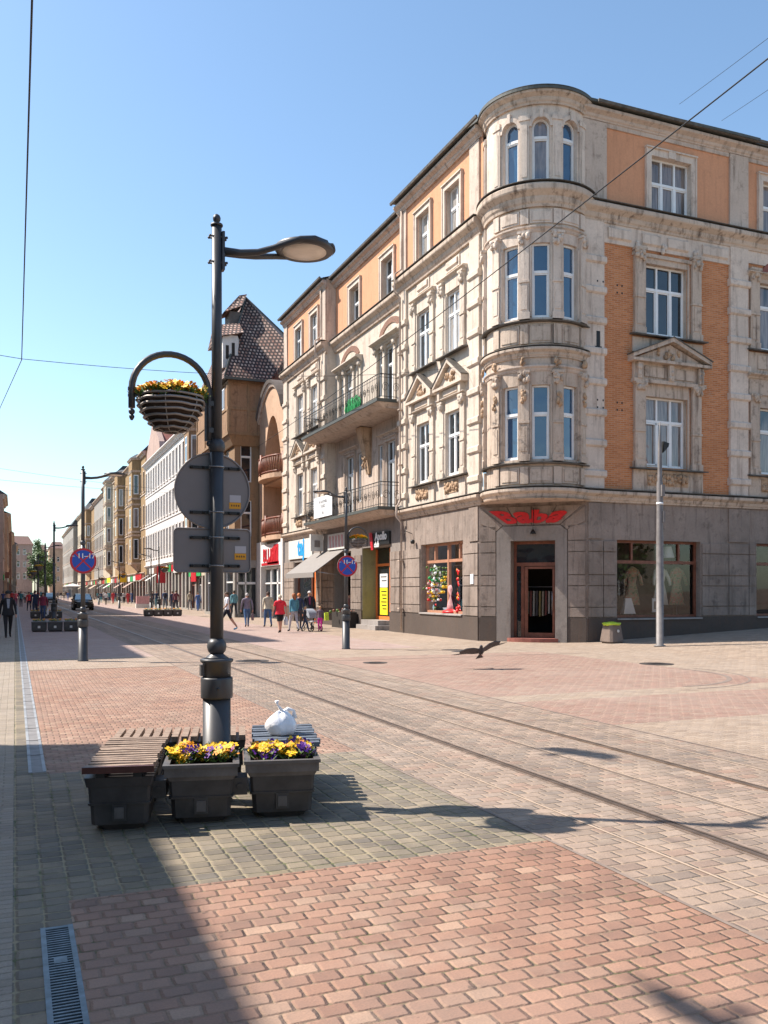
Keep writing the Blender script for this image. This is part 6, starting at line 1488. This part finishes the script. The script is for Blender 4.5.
        q.loft([ring(z1-.15, .1), ring(z1+.1, .25)]); q.mat('greyroof'); q.loft([ring(z1+.1, .25), [f.P(s-w*.2, z1+cap, -.1), f.P(s-w*.15, z1+cap, .35), f.P(s+w*.15, z1+cap, .35), f.P(s+w*.2, z1+cap, -.1)]])
        oo = q.build('oriel', B)
        for (za, hh) in rows:
            if za < z0-.5: continue
            g = MB().mat('white_frame'); fbox(g, f, s-.5, s+.5, za, za+hh, out-.02, out+.03); g.mat('glass'); fbox(g, f, s-.42, s-.04, za+.08, za+hh*.62, out+.03, out+.035); fbox(g, f, s+.04, s+.42, za+.08, za+hh*.62, out+.03, out+.035); fbox(g, f, s-.42, s+.42, za+hh*.7, za+hh-.08, out+.03, out+.035)
            g.build('window', oo); g = MB().mat('white_frame')
            a, b = Vector(f.P(s-w/2, 0, 0)), Vector(f.P(s-w/2+.45, 0, out)); n_ = Vector((b.y-a.y, -(b.x-a.x), 0)).normalized(); n_ = -n_ if n_.y > 0 else n_
            p, qv = a.lerp(b, .25)+n_*.03, a.lerp(b, .8)+n_*.03
            g.mat('white_frame'); g.quad((p.x,p.y,za),(qv.x,qv.y,za),(qv.x,qv.y,za+hh),(p.x,p.y,za+hh)); p2, q2 = p.lerp(qv,.15)+n_*.01, p.lerp(qv,.85)+n_*.01
            g.mat('glass'); g.quad((p2.x,p2.y,za+.1),(q2.x,q2.y,za+.1),(q2.x,q2.y,za+hh-.1),(p2.x,p2.y,za+hh-.1))
            g.build('window', oo)
    for (s, w, z0, z1, mt, proj) in signs:
        q = MB().mat(mt)
        if proj: q.box(*sorted((X-sx*.15, X-sx*(.15+w))), s, s+.15, z0, z1)
        else: fbox(q, f, s-w/2, s+w/2, z0, z1, .05, .16)
        q.build('shop_sign', B)
    return B
def art_nouveau_house():
    B = empty('tiled_roof_house', (17, 60, 0), 0, 'brown art nouveau house with steep two-tone tiled roof and arched loggia', 'building', 'buildings lining the street')
    F = Fac('X', 15.06); m = MB().mat('f_tan')
    fwall(m, F, 52.0, 58.0, 4.95, 12.9, [(52.6, 57.0, 9.1, 12.85, 1.6), (52.6, 57.0, 5.1, 8.6)], 1.3)
    # shaped gable above the loggia
    N = 16; pts = [(52.0+6*i/N, 12.9+(2.0*math.sin(math.pi*min(1, (i/N)*1.02))**.75)) for i in range(N+1)]
    for (a, za), (b, zb) in zip(pts, pts[1:]): m.quad(F.P(a,12.9), F.P(b,12.9), F.P(b,zb), F.P(a,za))
    m.mat('f_brown'); 
    m.quad((13.3,58,0),(15.06,58,0),(15.06,58,16.5),(13.3,58,16.5)) if False else None
    m.build('wall', B)
    g = MB().mat('pv_dark')
    for (a, za), (b, zb) in zip(pts, pts[1:]): g.hexa([F.P(a,za,.25),F.P(b,zb,.25),F.P(b,zb,-1),F.P(a,za,-1),F.P(a,za+.22,.3),F.P(b,zb+.22,.3),F.P(b,zb+.22,-1),F.P(a,za+.22,-1)])
    g.mat('cream_grey')
    for (a, za), (b, zb) in zip(pts, pts[1:]): g.hexa([F.P(a,za-.22,.12),F.P(b,zb-.22,.12),F.P(b,zb-.22,0),F.P(a,za-.22,0),F.P(a,za-.002,.2),F.P(b,zb-.002,.2),F.P(b,zb-.002,0),F.P(a,za-.002,0)])
    g.build('gable_coping', B)
    # loggia interior
    q = MB().mat('loggia_brown'); room(q, F, 52.5, 57.1, 9.0, 13.0, -1.31, -2.8); room(q, F, 52.5, 57.1, 5.0, 8.7, -1.31, -2.6); q.build('loggia', B)
    q = MB().mat('dark'); fbox(q, F, 53.2, 54.3, 9.2, 11.6, -2.79, -2.7); fbox(q, F, 55.2, 56.3, 9.2, 11.6, -2.79, -2.7); fbox(q, F, 53.2, 54.3, 5.3, 7.6, -2.59, -2.5); fbox(q, F, 55.2, 56.3, 5.3, 7.6, -2.59, -2.5); q.build('loggia_door', B)
    for z, o in ((8.75, .75), (4.95, .45)):
        arc_ = [(52.5+4.6*i/10, o*math.sin(math.pi*i/10)**.6) for i in range(11)]
        q = MB().mat('f_tan'); q.loft([[F.P(s, z+zz, n if n2 else -.1) for n2 in (1,) for s, n in arc_]+[F.P(57.1, z+zz, -.1), F.P(52.5, z+zz, -.1)] for zz in (0, .28)]); bl = q.build('balcony', B)
        r = MB().mat('brown_frame'); r.tube([F.P(s, z+1.35, n-.05) for s, n in arc_], .07, 6); r.tube([F.P(s, z+.4, n-.05) for s, n in arc_], .05, 6)
        for i in range(24): s = 52.6+4.4*i/23; n = o*math.sin(math.pi*(s-52.5)/4.6)**.6 if 52.5 < s < 57.1 else 0; r.tube([F.P(s, z+.3, n-.05), F.P(s, z+.8, n-.02), F.P(s, z+1.35, n-.05)], [.022, .035, .022], 5)
        for i in (0, 5, 10): s, n = arc_[i]; r.tube([F.P(s, z+.2, n-.04), F.P(s, z+1.55, n-.04)], .1, 6)
        r.build('balustrade', bl)
    # white framed shop with red and white fascia
    q = MB().mat('f_white')
    for a, b in ((52.05, 52.5), (57.2, 58.3)): fbox(q, F, a, b, 0, 4.95, -.3, .12)
    q.mat('white_frame')
    for a, b, c, d in ((52.5, 57.2, 3.15, 3.3), (54.0, 54.25, 0, 3.2), (55.6, 55.75, 0, 3.2), (52.5, 57.2, 2.2, 2.3)): fbox(q, F, a, b, c, d, -.3, -.15)
    w = q.build('shop_front', B); q = MB().mat('glass_dark'); q.quad(F.P(52.5,0,-.25),F.P(57.2,0,-.25),F.P(57.2,3.3,-.25),F.P(52.5,3.3,-.25)); q.build('pane', w)
    q = MB().mat('white'); fbox(q, F, 52.5, 57.2, 3.35, 4.75, -.2, .1); q.mat('sign_red'); fprism(q, F, [(53.0,3.45),(55.6,3.45),(54.0,4.65),(53.0,4.65)], .1, .13); fprism(q, F, [(52.9,3.4),(57,3.4),(57,3.55),(52.9,3.6)], .1, .13)
    put_text(q, 'BLUSY', 1.15, lambda u, v, w: F.P(55-u*1.0, 4.0+v, .14+w), .01); q.build('shop_sign', B)
    q = MB().mat('green_cloth'); q.box(14.5, 15.0, 58.4, 58.5, 3.6, 4.5); q.build('hanging_sign', B)
    # tower block stepping forward
    Y = Fac('Y', 58.3); G = Fac('X', 13.45)
    m = MB().mat('f_brown'); fwall(m, Y, 13.45, 15.06, 3.8, 12.4, [(13.85, 14.6, 9.0, 11.6), (13.85, 14.6, 5.4, 7.8)], .25); fwall(m, G, 58.3, 68.4, 3.8, 12.4, [(60+3*i, 61.2+3*i, z, z+2.2) for i in range(3) for z in (5.4, 9.2)], .25)
    m.mat('f_red'); m.quad((15.06,58.31,12.4),(19,58.31,12.4),(19,58.31,16.4),(15.06,58.31,16.4))
    m.mat('f_grey'); fwall(m, Y, 13.45, 15.06, 0, 3.8, [(13.6, 14.9, .2, 3.3)], .3); fwall(m, G, 58.3, 68.4, 0, 3.8, [(58.8+3.2*i, 61.5+3.2*i, .2, 3.3) for i in range(3)], .3)
    m.build('tower_wall', B)
    for o in ((13.85, 14.6, 9.0, 11.6), (13.85, 14.6, 5.4, 7.8)): window(B, Y, *o, n=-.1, cols=1)
    for i in range(3):
        for z in (5.4, 9.2): window(B, G, 60+3*i, 61.2+3*i, z, z+2.2, n=-.1)
    for i in range(3):
        q = MB().mat('white_frame'); a = 58.8+3.2*i
        fbox(q, G, a, a+.1, .2, 3.3, -.25, -.15); fbox(q, G, a+2.6, a+2.7, .2, 3.3, -.25, -.15); fbox(q, G, a+.1, a+2.6, 2.3, 2.4, -.25, -.15); w = q.build('shop_front', B); q = MB().mat('glass_dark'); q.quad(G.P(a,.2,-.2),G.P(a+2.7,.2,-.2),G.P(a+2.7,3.3,-.2),G.P(a,3.3,-.2)); q.build('pane', w)
    q = MB().mat('white_frame'); fbox(q, Y, 13.6, 14.9, 2.2, 2.35, -.25, -.15); fbox(q, Y, 13.6, 13.72, .2, 3.3, -.25, -.15); fbox(q, Y, 14.2, 14.28, .2, 3.3, -.25, -.15); w = q.build('shop_front', B); q = MB().mat('glass_dark'); q.quad(Y.P(13.6,.2,-.2),Y.P(14.9,.2,-.2),Y.P(14.9,3.3,-.2),Y.P(13.6,3.3,-.2)); q.build('pane', w)
    # jettied timbered storey
    q = MB().mat('timber_infill'); q.box(12.95, 15.4, 57.9, 68.8, 12.1, 15.68); q.mat('f_brown')
    for z in (12.05, 13.7, 15.45): q.box(12.9, 15.45, 57.85, 68.85, z, z+.18)
    for x in (12.92, 14.2, 15.2): q.box(x, x+.2, 57.84, 57.9, 12.2, 15.6)
    for y in (58, 60.5, 63, 65.5, 68.5): q.box(12.89, 12.95, y, y+.2, 12.2, 15.6)
    q.loft([[(13.3,58.2,11.4),(15.4,58.2,11.4),(15.4,68.5,11.4),(13.3,68.5,11.4)],[(12.95,57.9,12.06),(15.4,57.9,12.06),(15.4,68.8,12.06),(12.95,68.8,12.06)]])
    q.build('jettied_storey', B)
    g = MB().mat('white_frame')
    for y in (59, 61.5, 64): g.box(12.9, 12.94, y, y+1.2, 13.9, 15.3); g.mat('glass'); g.box(12.88, 12.9, y+.1, y+1.1, 14.0, 15.2); g.mat('white_frame')
    g.build('window', B)
    # the great roof
    r = MB().mat('tiles'); P1 = (15.2,62.5,22.7); P2 = (19.2,62.8,19.6); P3 = (15.2,66.,22.7)
    a, b, c, d = (12.6,57.4,15.7), (15.6,57.4,15.7), (12.6,69.2,15.7), (19.4,69.2,15.7); b2 = (17.4,58.2,18.2)
    r.poly([a, b, P1]); r.poly([b, b2, P1]); r.poly([b2, P2, P1]); r.poly([a, P1, P3, c]); r.poly([c, P3, P2, d]); r.poly([b2, d, P2]); r.poly([b, d, b2]); r.poly([P1, P2, P3])
    r.mat('eave'); r.poly([a, c, d, b]); r.box(12.55, 15.6, 57.33, 57.41, 15.55, 15.72)
    rf = r.build('roof', B)
    r = MB().mat('eave'); r.tube([P1, P2], .09, 6); r.tube([P1, P3], .09, 6); r.tube([a, P1], .07, 6); r.build('ridge', rf)
    q = MB().mat('f_white'); q.box(12.75, 13.75, 58.7, 62.2, 16.6, 18.8); q.loft([[(13.75,58.7,16.6),(13.76,58.7,16.6),(13.76,62.2,16.6),(13.75,62.2,16.6)],[(13.75,58.7,18.8),(14.2,60.0,18.8),(14.2,62.2,18.8),(13.75,62.2,18.8)]]); q.mat('tiles'); q.loft([[(12.5,58.4,18.6),(12.5,60.5,19.9),(12.5,62.5,18.6)],[(14.1,58.4,19.0),(14.3,60.5,20.2),(14.3,62.5,19.0)]])
    q.mat('dark'); q.box(12.72,12.76,59.6,60.1,17.3,18.3); q.box(12.72,12.76,60.9,61.4,17.3,18.3); q.box(12.95,13.15,58.67,58.71,17.2,18.1); q.box(13.35,13.55,58.67,58.71,17.2,18.3); q.build('dormer', rf)
    q = MB().mat('pv_dark'); q.box(13.75, 14.6, 61.2, 62.6, 19.8, 21.2); q.mat('tiles'); q.loft([[(13.3,60.9,21.0),(14.6,60.9,21.6),(14.6,63,21.6),(13.3,63,21.0)],[(14.6,61.9,22.6),(15.2,62.0,22.8),(15.2,62.8,22.8),(14.6,62.8,22.6)]]); q.build('lookout_dormer', rf)
    q = MB().mat('redroof'); q.loft([[(15.3,52,13.2),(15.3,58.3,13.2),(20,58.3,13.2),(20,52,13.2)],[(18,52,16.8),(18,58.3,16.8),(20,58.3,16.8),(20,52,16.8)]]); q.mat('tiles'); q.loft([[(15.6,52.3,13.7),(15.6,53.9,13.7),(17.5,53.9,13.7),(17.5,52.3,13.7)],[(16.2,52.3,16.3),(16.2,53.9,16.3),(17.5,53.9,16.3),(17.5,52.3,16.3)]]); q.build('lower_roof', B)
def street_buildings():
    art_nouveau_house()
    T3 = [(5.9, 2.3), (9.6, 2.3), (13.2, 2.2)]
    row_building('apartment_building', 'brown rendered house with carved oriel half hidden behind the traffic sign backs', 'X', 15.06, 68.5, 83.8, 18.2, 'f_brown', 5, T3, oriels=((73, 3.4, 8.4, 17.5, .9), (79.5, 3.2, 5.6, 17.2, .9)), shopmat=('redroof', 'white_frame'), signs=((81, 2.4, 2.6, 3.6, 'sign_red', False),))
    b = row_building('apartment_building', 'long plain white building with tall narrow windows and a pink gable at its far end', 'X', 15.06, 83.8, 114, 17.4, 'f_white', 15, [(5.6, 2.9), (9.9, 2.4), (13.6, 2.6)], roofm='redroof', shopz=4.6, win=(.95, 2), mansard=.8, trim='f_white', shopmat=('ground_dark', 'white_frame', 'sign_red'), signs=((97, .9, 2.6, 4.4, 'sign_red', True), (90, 4, 3.6, 4.5, 'offwhite', False)), framec='ground_dark')
    m = MB().mat('f_pink'); F = Fac('X', 14.95); m.loft([[F.P(s, z, n) for s, z in ((101.5,17.4),(112.5,17.4),(112,18.6),(108.5,20.8),(107,22.0),(105.5,20.8),(102,18.6))] for n in (-.6, 0)]); m.build('gable', b)
    m = MB().mat('redroof'); m.loft([[(15.3,101.5,17.6),(15.3,107,22.1),(15.3,112.5,17.6)],[(26,101.5,17.6),(26,107,22.1),(26,112.5,17.6)]]); m.build('gable_roof', b)
    row_building('apartment_building', 'yellow ochre apartment house with two tall bay towers and grey caps', 'X', 15.06, 114, 150.5, 19.3, 'f_yellow', 12, [(5.9, 2.6), (10., 2.5), (14.3, 2.5)], oriels=((121, 4.6, 5.4, 18.9, .8), (139, 5.2, 5.4, 19.3, .6)), roofm='greyroof', shopmat=('redroof', 'brown_frame'), signs=((133, 1.2, 3, 4.1, 'yellow', True), (120, 6, 3.2, 3.9, 'sign_red', False)))
    row_building('apartment_building', 'white and grey house with stacked balconies left of the yellow one', 'X', 15.06, 150.5, 172, 20.6, 'f_cream', 7, [(6, 2.4), (9.9, 2.3), (13.5, 2.2), (17, 2)], oriels=((157, 5, 5.6, 20.1, 1.),), roofm='greyroof', signs=((160, 6, 3.2, 4.1, 'yellow_notice', False),))
    row_building('apartment_building', 'pale grey house with flat top standing beyond the white and grey one', 'X', 15.06, 172, 192, 19.8, 'f_grey', 6, [(6, 2.4), (9.9, 2.3), (13.5, 2.2)], roofm='roof')
    row_building('apartment_building', 'ochre house with dark pointed roof behind the lamp arm', 'X', 15.06, 192, 214, 19.5, 'f_yellow', 6, [(6, 2.4), (9.9, 2.3), (13.5, 2.2)], oriels=((202, 5, 5.6, 19.2, 1.4),), roofm='greyroof')
    row_building('apartment_building', 'pale green grey house far down the right row', 'X', 15.06, 214, 245, 20.5, 'f_cream', 8, [(6, 2.4), (9.9, 2.3), (13.5, 2.2)], roofm='greyroof', mansard=2.5)
    row_building('apartment_building', 'last grey house at the far end of the right row', 'X', 14.0, 245, 300, 19, 'f_grey', 9, [(6, 2.4), (9.9, 2.3), (13.5, 2.2)], roofm='greyroof', mansard=2.5)
    # left side of the street: the blocks whose shadows lie on the pavement
    row_building('apartment_building', 'low rendered block beside the camera, outside the picture, shading the near walkway', 'Xp', -7.2, -24, 15.7, 10.5, 'f_cream', 11, [(4.9, 2.1), (8., 1.9)], mansard=.35, shopz=4., roofm='roof')
    row_building('apartment_building', 'mid height block across the side street on the left, outside the picture', 'Xp', -7.2, 30.5, 40, 13.6, 'f_pink', 3, [(5.3, 2.2), (9.2, 2.2)], mansard=.35)
    row_building('apartment_building', 'tall block on the left, outside the picture, shading the tram road', 'Xp', -7.2, 40, 74, 21., 'f_brown', 10, T3+[(16.8, 2.)], mansard=.4, roofm='roof')
    row_building('apartment_building', 'left hand block before the visible far row, outside the picture', 'Xp', -3., 74, 116, 15.6, 'f_grey', 12, T3[:2], mansard=.4, roofm='roof')
    row_building('apartment_building', 'reddish house at the left edge, first visible of the left row', 'Xp', -1.35, 118, 132, 13.6, 'f_pink', 5, T3[:2], mansard=1., depth=11., signs=((125, .5, 3.4, 4.2, 'brown_frame', True),))
    row_building('apartment_building', 'pink sandstone house second in the left row', 'Xp', -1.0, 132, 168, 12.4, 'f_tan', 9, [(5.6, 2.1), (9.2, 2.)], mansard=.6, depth=11.)
    row_building('apartment_building', 'red brick house third in the left row', 'Xp', -.6, 168, 205, 12., 'f_red', 9, [(5.6, 2.1), (8.6, 2.)], mansard=1., roofm='redroof', depth=11.)
    row_building('apartment_building', 'grey house at the far end of the left row', 'Xp', .2, 205, 240, 11.8, 'f_grey', 8, [(5.6, 2.1), (8.6, 2.)], mansard=1., depth=11.)
    # houses closing the view where the street bends
    for i, (x0, x1, y, H, wl, lab) in enumerate(((-2, 4.4, 262, 14.5, 'f_pink', 'dusty pink gabled house closing the view left of the green tree'), (6.9, 10.4, 330, 15.5, 'f_grey', 'grey house closing the view right of the green tree'), (10.6, 15.5, 318, 16, 'f_tan', 'sand coloured house closing the view behind the lamps'))):
        B = empty('far_house', ((x0+x1)/2, y+5, 0), 0, lab, 'building', 'buildings lining the street'); f = Fac('Y', y)
        ops = [(x0+.8+k*1.6, x0+1.6+k*1.6, z, z+1.7) for k in range(int((x1-x0-.6)/1.6)) for z in (5, 8.3, 11.6) if z < H-2.5]
        m = MB().mat(wl); fwall(m, f, x0, x1, 0, H, ops, .2); m.quad((x0,y,0),(x0,y+12,0),(x0,y+12,H),(x0,y,H)); m.quad((x1,y,0),(x1,y+12,0),(x1,y+12,H),(x1,y,H)); m.quad((x0,y+12,0),(x1,y+12,0),(x1,y+12,H),(x0,y+12,H)); m.build('wall', B)
        for o in ops: window(B, f, *o, n=-.1, cols=1)
        m = MB().mat('far_roof'); m.loft([[(x0-.3,y-.3,H),(x1+.3,y-.3,H),(x1+.3,y+12,H),(x0-.3,y+12,H)],[(x0+1.,y+3,H+2.4),(x1-1.,y+3,H+2.4),(x1-1.,y+9,H+2.4),(x0+1.,y+9,H+2.4)]]); m.build('roof', B)
    # the far side of the side street, behind the camera's right: it is what the shop windows mirror
    for i, (x0, x1, H, wl, lab) in enumerate(((16, 34, 15.5, 'f_red', 'red brick block behind the camera, mirrored in the shop windows'), (34, 58, 13.5, 'f_cream', 'cream block behind the camera, mirrored in the shop windows'))):
        B = empty('apartment_building', ((x0+x1)/2, -26, 0), 0, lab, 'building', 'buildings lining the street'); f = Fac('Yp', -20)
        ops = [(x0+1+k*2.6, x0+2.3+k*2.6, z, z+2.1) for k in range(int((x1-x0-1)/2.6)) for z in (1.2, 5.2, 9.) if z < H-3]
        m = MB().mat(wl); fwall(m, f, x0, x1, -.1, H, ops, .2)
        for x in (x0+.002, x1-.002): m.quad((x,-20,0),(x,-32,0),(x,-32,H),(x,-20,H))
        m.quad((x0,-32,0),(x1,-32,0),(x1,-32,H),(x0,-32,H)); m.build('wall', B)
        for o in ops: window(B, f, *o, n=-.1)
        m = MB().mat('redroof'); m.loft([[(x0,-19.6,H),(x1,-19.6,H),(x1,-32.3,H),(x0,-32.3,H)],[(x0,-23,H+2),(x1,-23,H+2),(x1,-29,H+2),(x0,-29,H+2)]]); m.build('roof', B)
    leafy_tree = None
    for i, (x, y, h, w) in enumerate(((27, -13, 8.5, 3.4), (34, -14, 9.5, 3.8), (42, -13, 8., 3.4), (50, -14, 9., 3.6))):
        t = empty('broadleaf_tree', (x, y, 0), 0, ('first', 'second', 'third', 'fourth')[i]+' street tree from the left behind the camera, mirrored in the shop windows', 'tree', 'street trees behind the camera'); q = random.Random(i+70)
        m = MB().mat('bark'); m.tube([(x,y,0),(x+.1,y,h*.35),(x-.1,y,h*.8)], [.2,.16,.06], 7)
        for k in range(8): a = q.random()*6.28; m.tube([(x,y,h*(.3+.05*k)), (x+w*.5*math.cos(a), y+w*.5*math.sin(a), h*(.5+.05*k))], [.08,.02], 5)
        m.build('trunk', t); m = MB().mat('foliage')
        for _ in range(24):
            cx, cy, cz = x+q.gauss(0,w*.38), y+q.gauss(0,w*.38), h*(.38+.55*q.random())
            for _ in range(60):
                p = Vector((cx+q.gauss(0,.5), cy+q.gauss(0,.5), cz+q.gauss(0,.45))); a = Vector((q.gauss(0,1), q.gauss(0,1), q.gauss(0,1))).normalized()*.26; b = a.orthogonal().normalized()*.16
                m.quad(p-a, p+b, p+a, p-b)
        m.build('crown', t)
    # trees at the end of the street
    for i, (x, y, h, w, lab) in enumerate(((5.2, 238, 11.5, 3.2, 'rounded green tree at the far end of the street, leftmost'), (7.6, 250, 10, 3., 'lower green tree at the far end, right of the tallest'), (6.5, 300, 18, 3.6, 'tall dark conifer-like tree above the others at the far end'))):
        t = empty('broadleaf_tree', (x, y, 0), 0, lab, 'tree', 'trees at the end of the street'); q = random.Random(i+40)
        m = MB().mat('bark'); m.tube([(x,y,0),(x+.1,y,h*.3),(x-.1,y,h*.75)], [.3,.22,.08], 7)
        for k in range(7): a = q.random()*6.28; m.tube([(x,y,h*(.3+.06*k)), (x+w*.6*math.cos(a), y+w*.6*math.sin(a), h*(.45+.07*k))], [.1,.03], 5)
        m.build('trunk', t); m = MB().mat('foliage')
        cl = [(q.gauss(0,w*.42), q.gauss(0,w*.42), h*(.35+.6*q.random())) for _ in range(26)]
        for cx, cy, cz in cl:
            taper = 1-max(0, (cz/h-.6))*1.6
            for _ in range(110):
                p = Vector((x+cx*taper+q.gauss(0,.5), y+cy*taper+q.gauss(0,.5), cz+q.gauss(0,.5))); a = Vector((q.gauss(0,1), q.gauss(0,1), q.gauss(0,1))).normalized()*.22; b = a.orthogonal().normalized()*.14
                m.quad(p-a, p+b, p+a, p-b)
        m.build('crown', t)
# ------------------------------------------------------------------ assemble
setup_mats()
MATS['pv_dark'] = plain('dark_paving_seam', (.12, .1, .09), .85)
MATS['pv_lightline'] = plain('pale_sand_joint', (.4, .3, .22), .9, var=.25, scale=1.5)
MATS['glass_dim'] = glass('far_window_glass', share=.12, ior=1.7)
MATS['pv_seam'] = plain('paving_seam', (.22, .17, .14), .85)
MATS['gutter'] = plain('gutter_stone', (.2, .19, .185), .7, var=.25)
MATS['f_olive'] = stucco('olive_yellow_render', (.3, .27, .13), amount=.3)
MATS['grate_bright'] = plain('worn_steel_edge', (.27, .28, .29), .6, 0., var=.3, scale=3)
MATS['wire_silver'] = plain('grey_basket_wire', (.3, .265, .24), .45, .3)
MATS['liner'] = plain('brown_liner', (.05, .03, .02), .95, var=.4)
MATS['slat_blue'] = plain('blue_grey_slats', (.1, .12, .15), .6, var=.35, scale=8)
MATS['bench_front'] = plain('red_brown_bench_edge', (.075, .025, .018), .5, var=.35)
MATS['yellow_notice'] = plain('yellow_notice', (.85, .72, .03), .5, var=.04)
MATS['sign_blue_light'] = plain('bright_blue_letters', (.03, .35, .75), .4)
MATS['pinkish'] = plain('dusty_pink', (.55, .3, .3), .7, var=.2)
MATS['sun_tinted_frame'] = plain('sun_tinted_brown_timber', (.42, .21, .13), .5, var=.15)  # paler copy of the red-brown timber, sunlight put into its colour
MATS['bin_concrete'] = stucco('stained_bin_concrete', (.2, .155, .13), amount=.5)
MATS['far_roof'] = plain('faded_clay_roof', (.2, .12, .1), .9, var=.2)
MATS['timber_infill'] = stucco('brown_infill_render', (.33, .2, .12), dirt=(.1,.06,.04), amount=.7)
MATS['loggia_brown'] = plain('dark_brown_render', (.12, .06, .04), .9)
MATS['awning'] = plain('grey_beige_canvas', (.24, .22, .205), .85, var=.06)
MATS['binbag'] = plain('lime_green_film', (.5, .65, .05), .4, var=.1)
MATS['carpaint'] = plain('dark_car_paint', (.02, .015, .015), .2, .3)
MATS['display_wall'] = plain('display_backing', (.07, .045, .035), .8, var=.4, scale=2)
t = NT('windscreen_glass'); t.b.inputs['IOR'].default_value = 2.4; MATS['glass_sky'] = t.fin((.25,.4,.48), .08)
t = NT('print_fabric'); c = t.ramp(t.noise(9, t.objc(), 4, .7), [(.35,(.1,.14,.05)),(.48,(.35,.3,.2)),(.6,(.45,.12,.08)),(.7,(.5,.47,.4))]); MATS['leafy'] = t.fin(c, .8)
# clear shop glass: part mirror, part see-through
t = NT('clear_shop_glass'); tr = t.node('ShaderNodeBsdfTransparent'); gl = t.node('ShaderNodeBsdfGlossy'); gl.inputs['Roughness'].default_value = .02; gl.inputs['Color'].default_value = (.9,.9,.9,1)
fr = t.node('ShaderNodeFresnel'); fr.inputs['IOR'].default_value = 1.6; mx = t.node('ShaderNodeMixShader'); t.l.new(fr.outputs[0], mx.inputs[0]); t.l.new(tr.outputs[0], mx.inputs[1]); t.l.new(gl.outputs[0], mx.inputs[2])
t.l.new(mx.outputs[0], t.n['Material Output'].inputs['Surface']); MATS['shopglass'] = t.m

build_ground()
CB, FL, FR, FC = corner_building()
street_buildings()
place_lamps(); lamp_signs(); build_benches(); steel_mast(); wires()
far_planters(); car(); pushchair(); pigeon(); all_people(); display_goods(FL, FR, FC)

# ------------------------------------------------------------------ camera, sky, sun
cam = bpy.data.cameras.new('camera'); co = bpy.data.objects.new('camera', cam); COL.objects.link(co)
cam.sensor_fit = 'HORIZONTAL'; cam.sensor_width = 36; cam.lens = 890/768*36
cam.shift_y = (591-512)/768; cam.clip_start = .1; cam.clip_end = 3000
co.location = (0, 0, 1.75); co.rotation_euler = (rad(90), 0, -math.atan(369/890.))
scene.camera = co
w = bpy.data.worlds.new('World'); scene.world = w; w.use_nodes = True
nt = w.node_tree; bg = nt.nodes['Background']; sky = nt.nodes.new('ShaderNodeTexSky'); sky.sky_type = 'NISHITA'; sky.sun_disc = False
EL = rad(48.7); sd = Vector((-.83, .55, 0)).normalized(); sky.sun_elevation = EL
sky.sun_rotation = math.atan2(sd.x, sd.y)
sky.air_density = 1.; sky.dust_density = .8; sky.ozone_density = .7; sky.altitude = 100
nt.links.new(sky.outputs[0], bg.inputs[0]); bg.inputs[1].default_value = .13
mxs = nt.nodes.new('ShaderNodeMix'); mxs.data_type = 'RGBA'; mxs.blend_type = 'MULTIPLY'; mxs.inputs[0].default_value = 1.; mxs.inputs[7].default_value = (.89, .995, 1.01, 1); nt.links.new(sky.outputs[0], mxs.inputs[6]); nt.links.new(mxs.outputs[2], bg.inputs[0])
sun = bpy.data.lights.new('sun', 'SUN'); sun.energy = 5.; sun.angle = rad(.53); sun.color = (1., .915, .82)
so = bpy.data.objects.new('sun', sun); COL.objects.link(so)
dv = Vector((sd.x*math.cos(EL), sd.y*math.cos(EL), math.sin(EL))); so.rotation_euler = dv.to_track_quat('Z', 'Y').to_euler(); so.location = (-20, 20, 40)
scene.view_settings.view_transform = 'Standard'; scene.view_settings.look = 'None'; scene.view_settings.gamma = 1.; scene.view_settings.exposure = .85
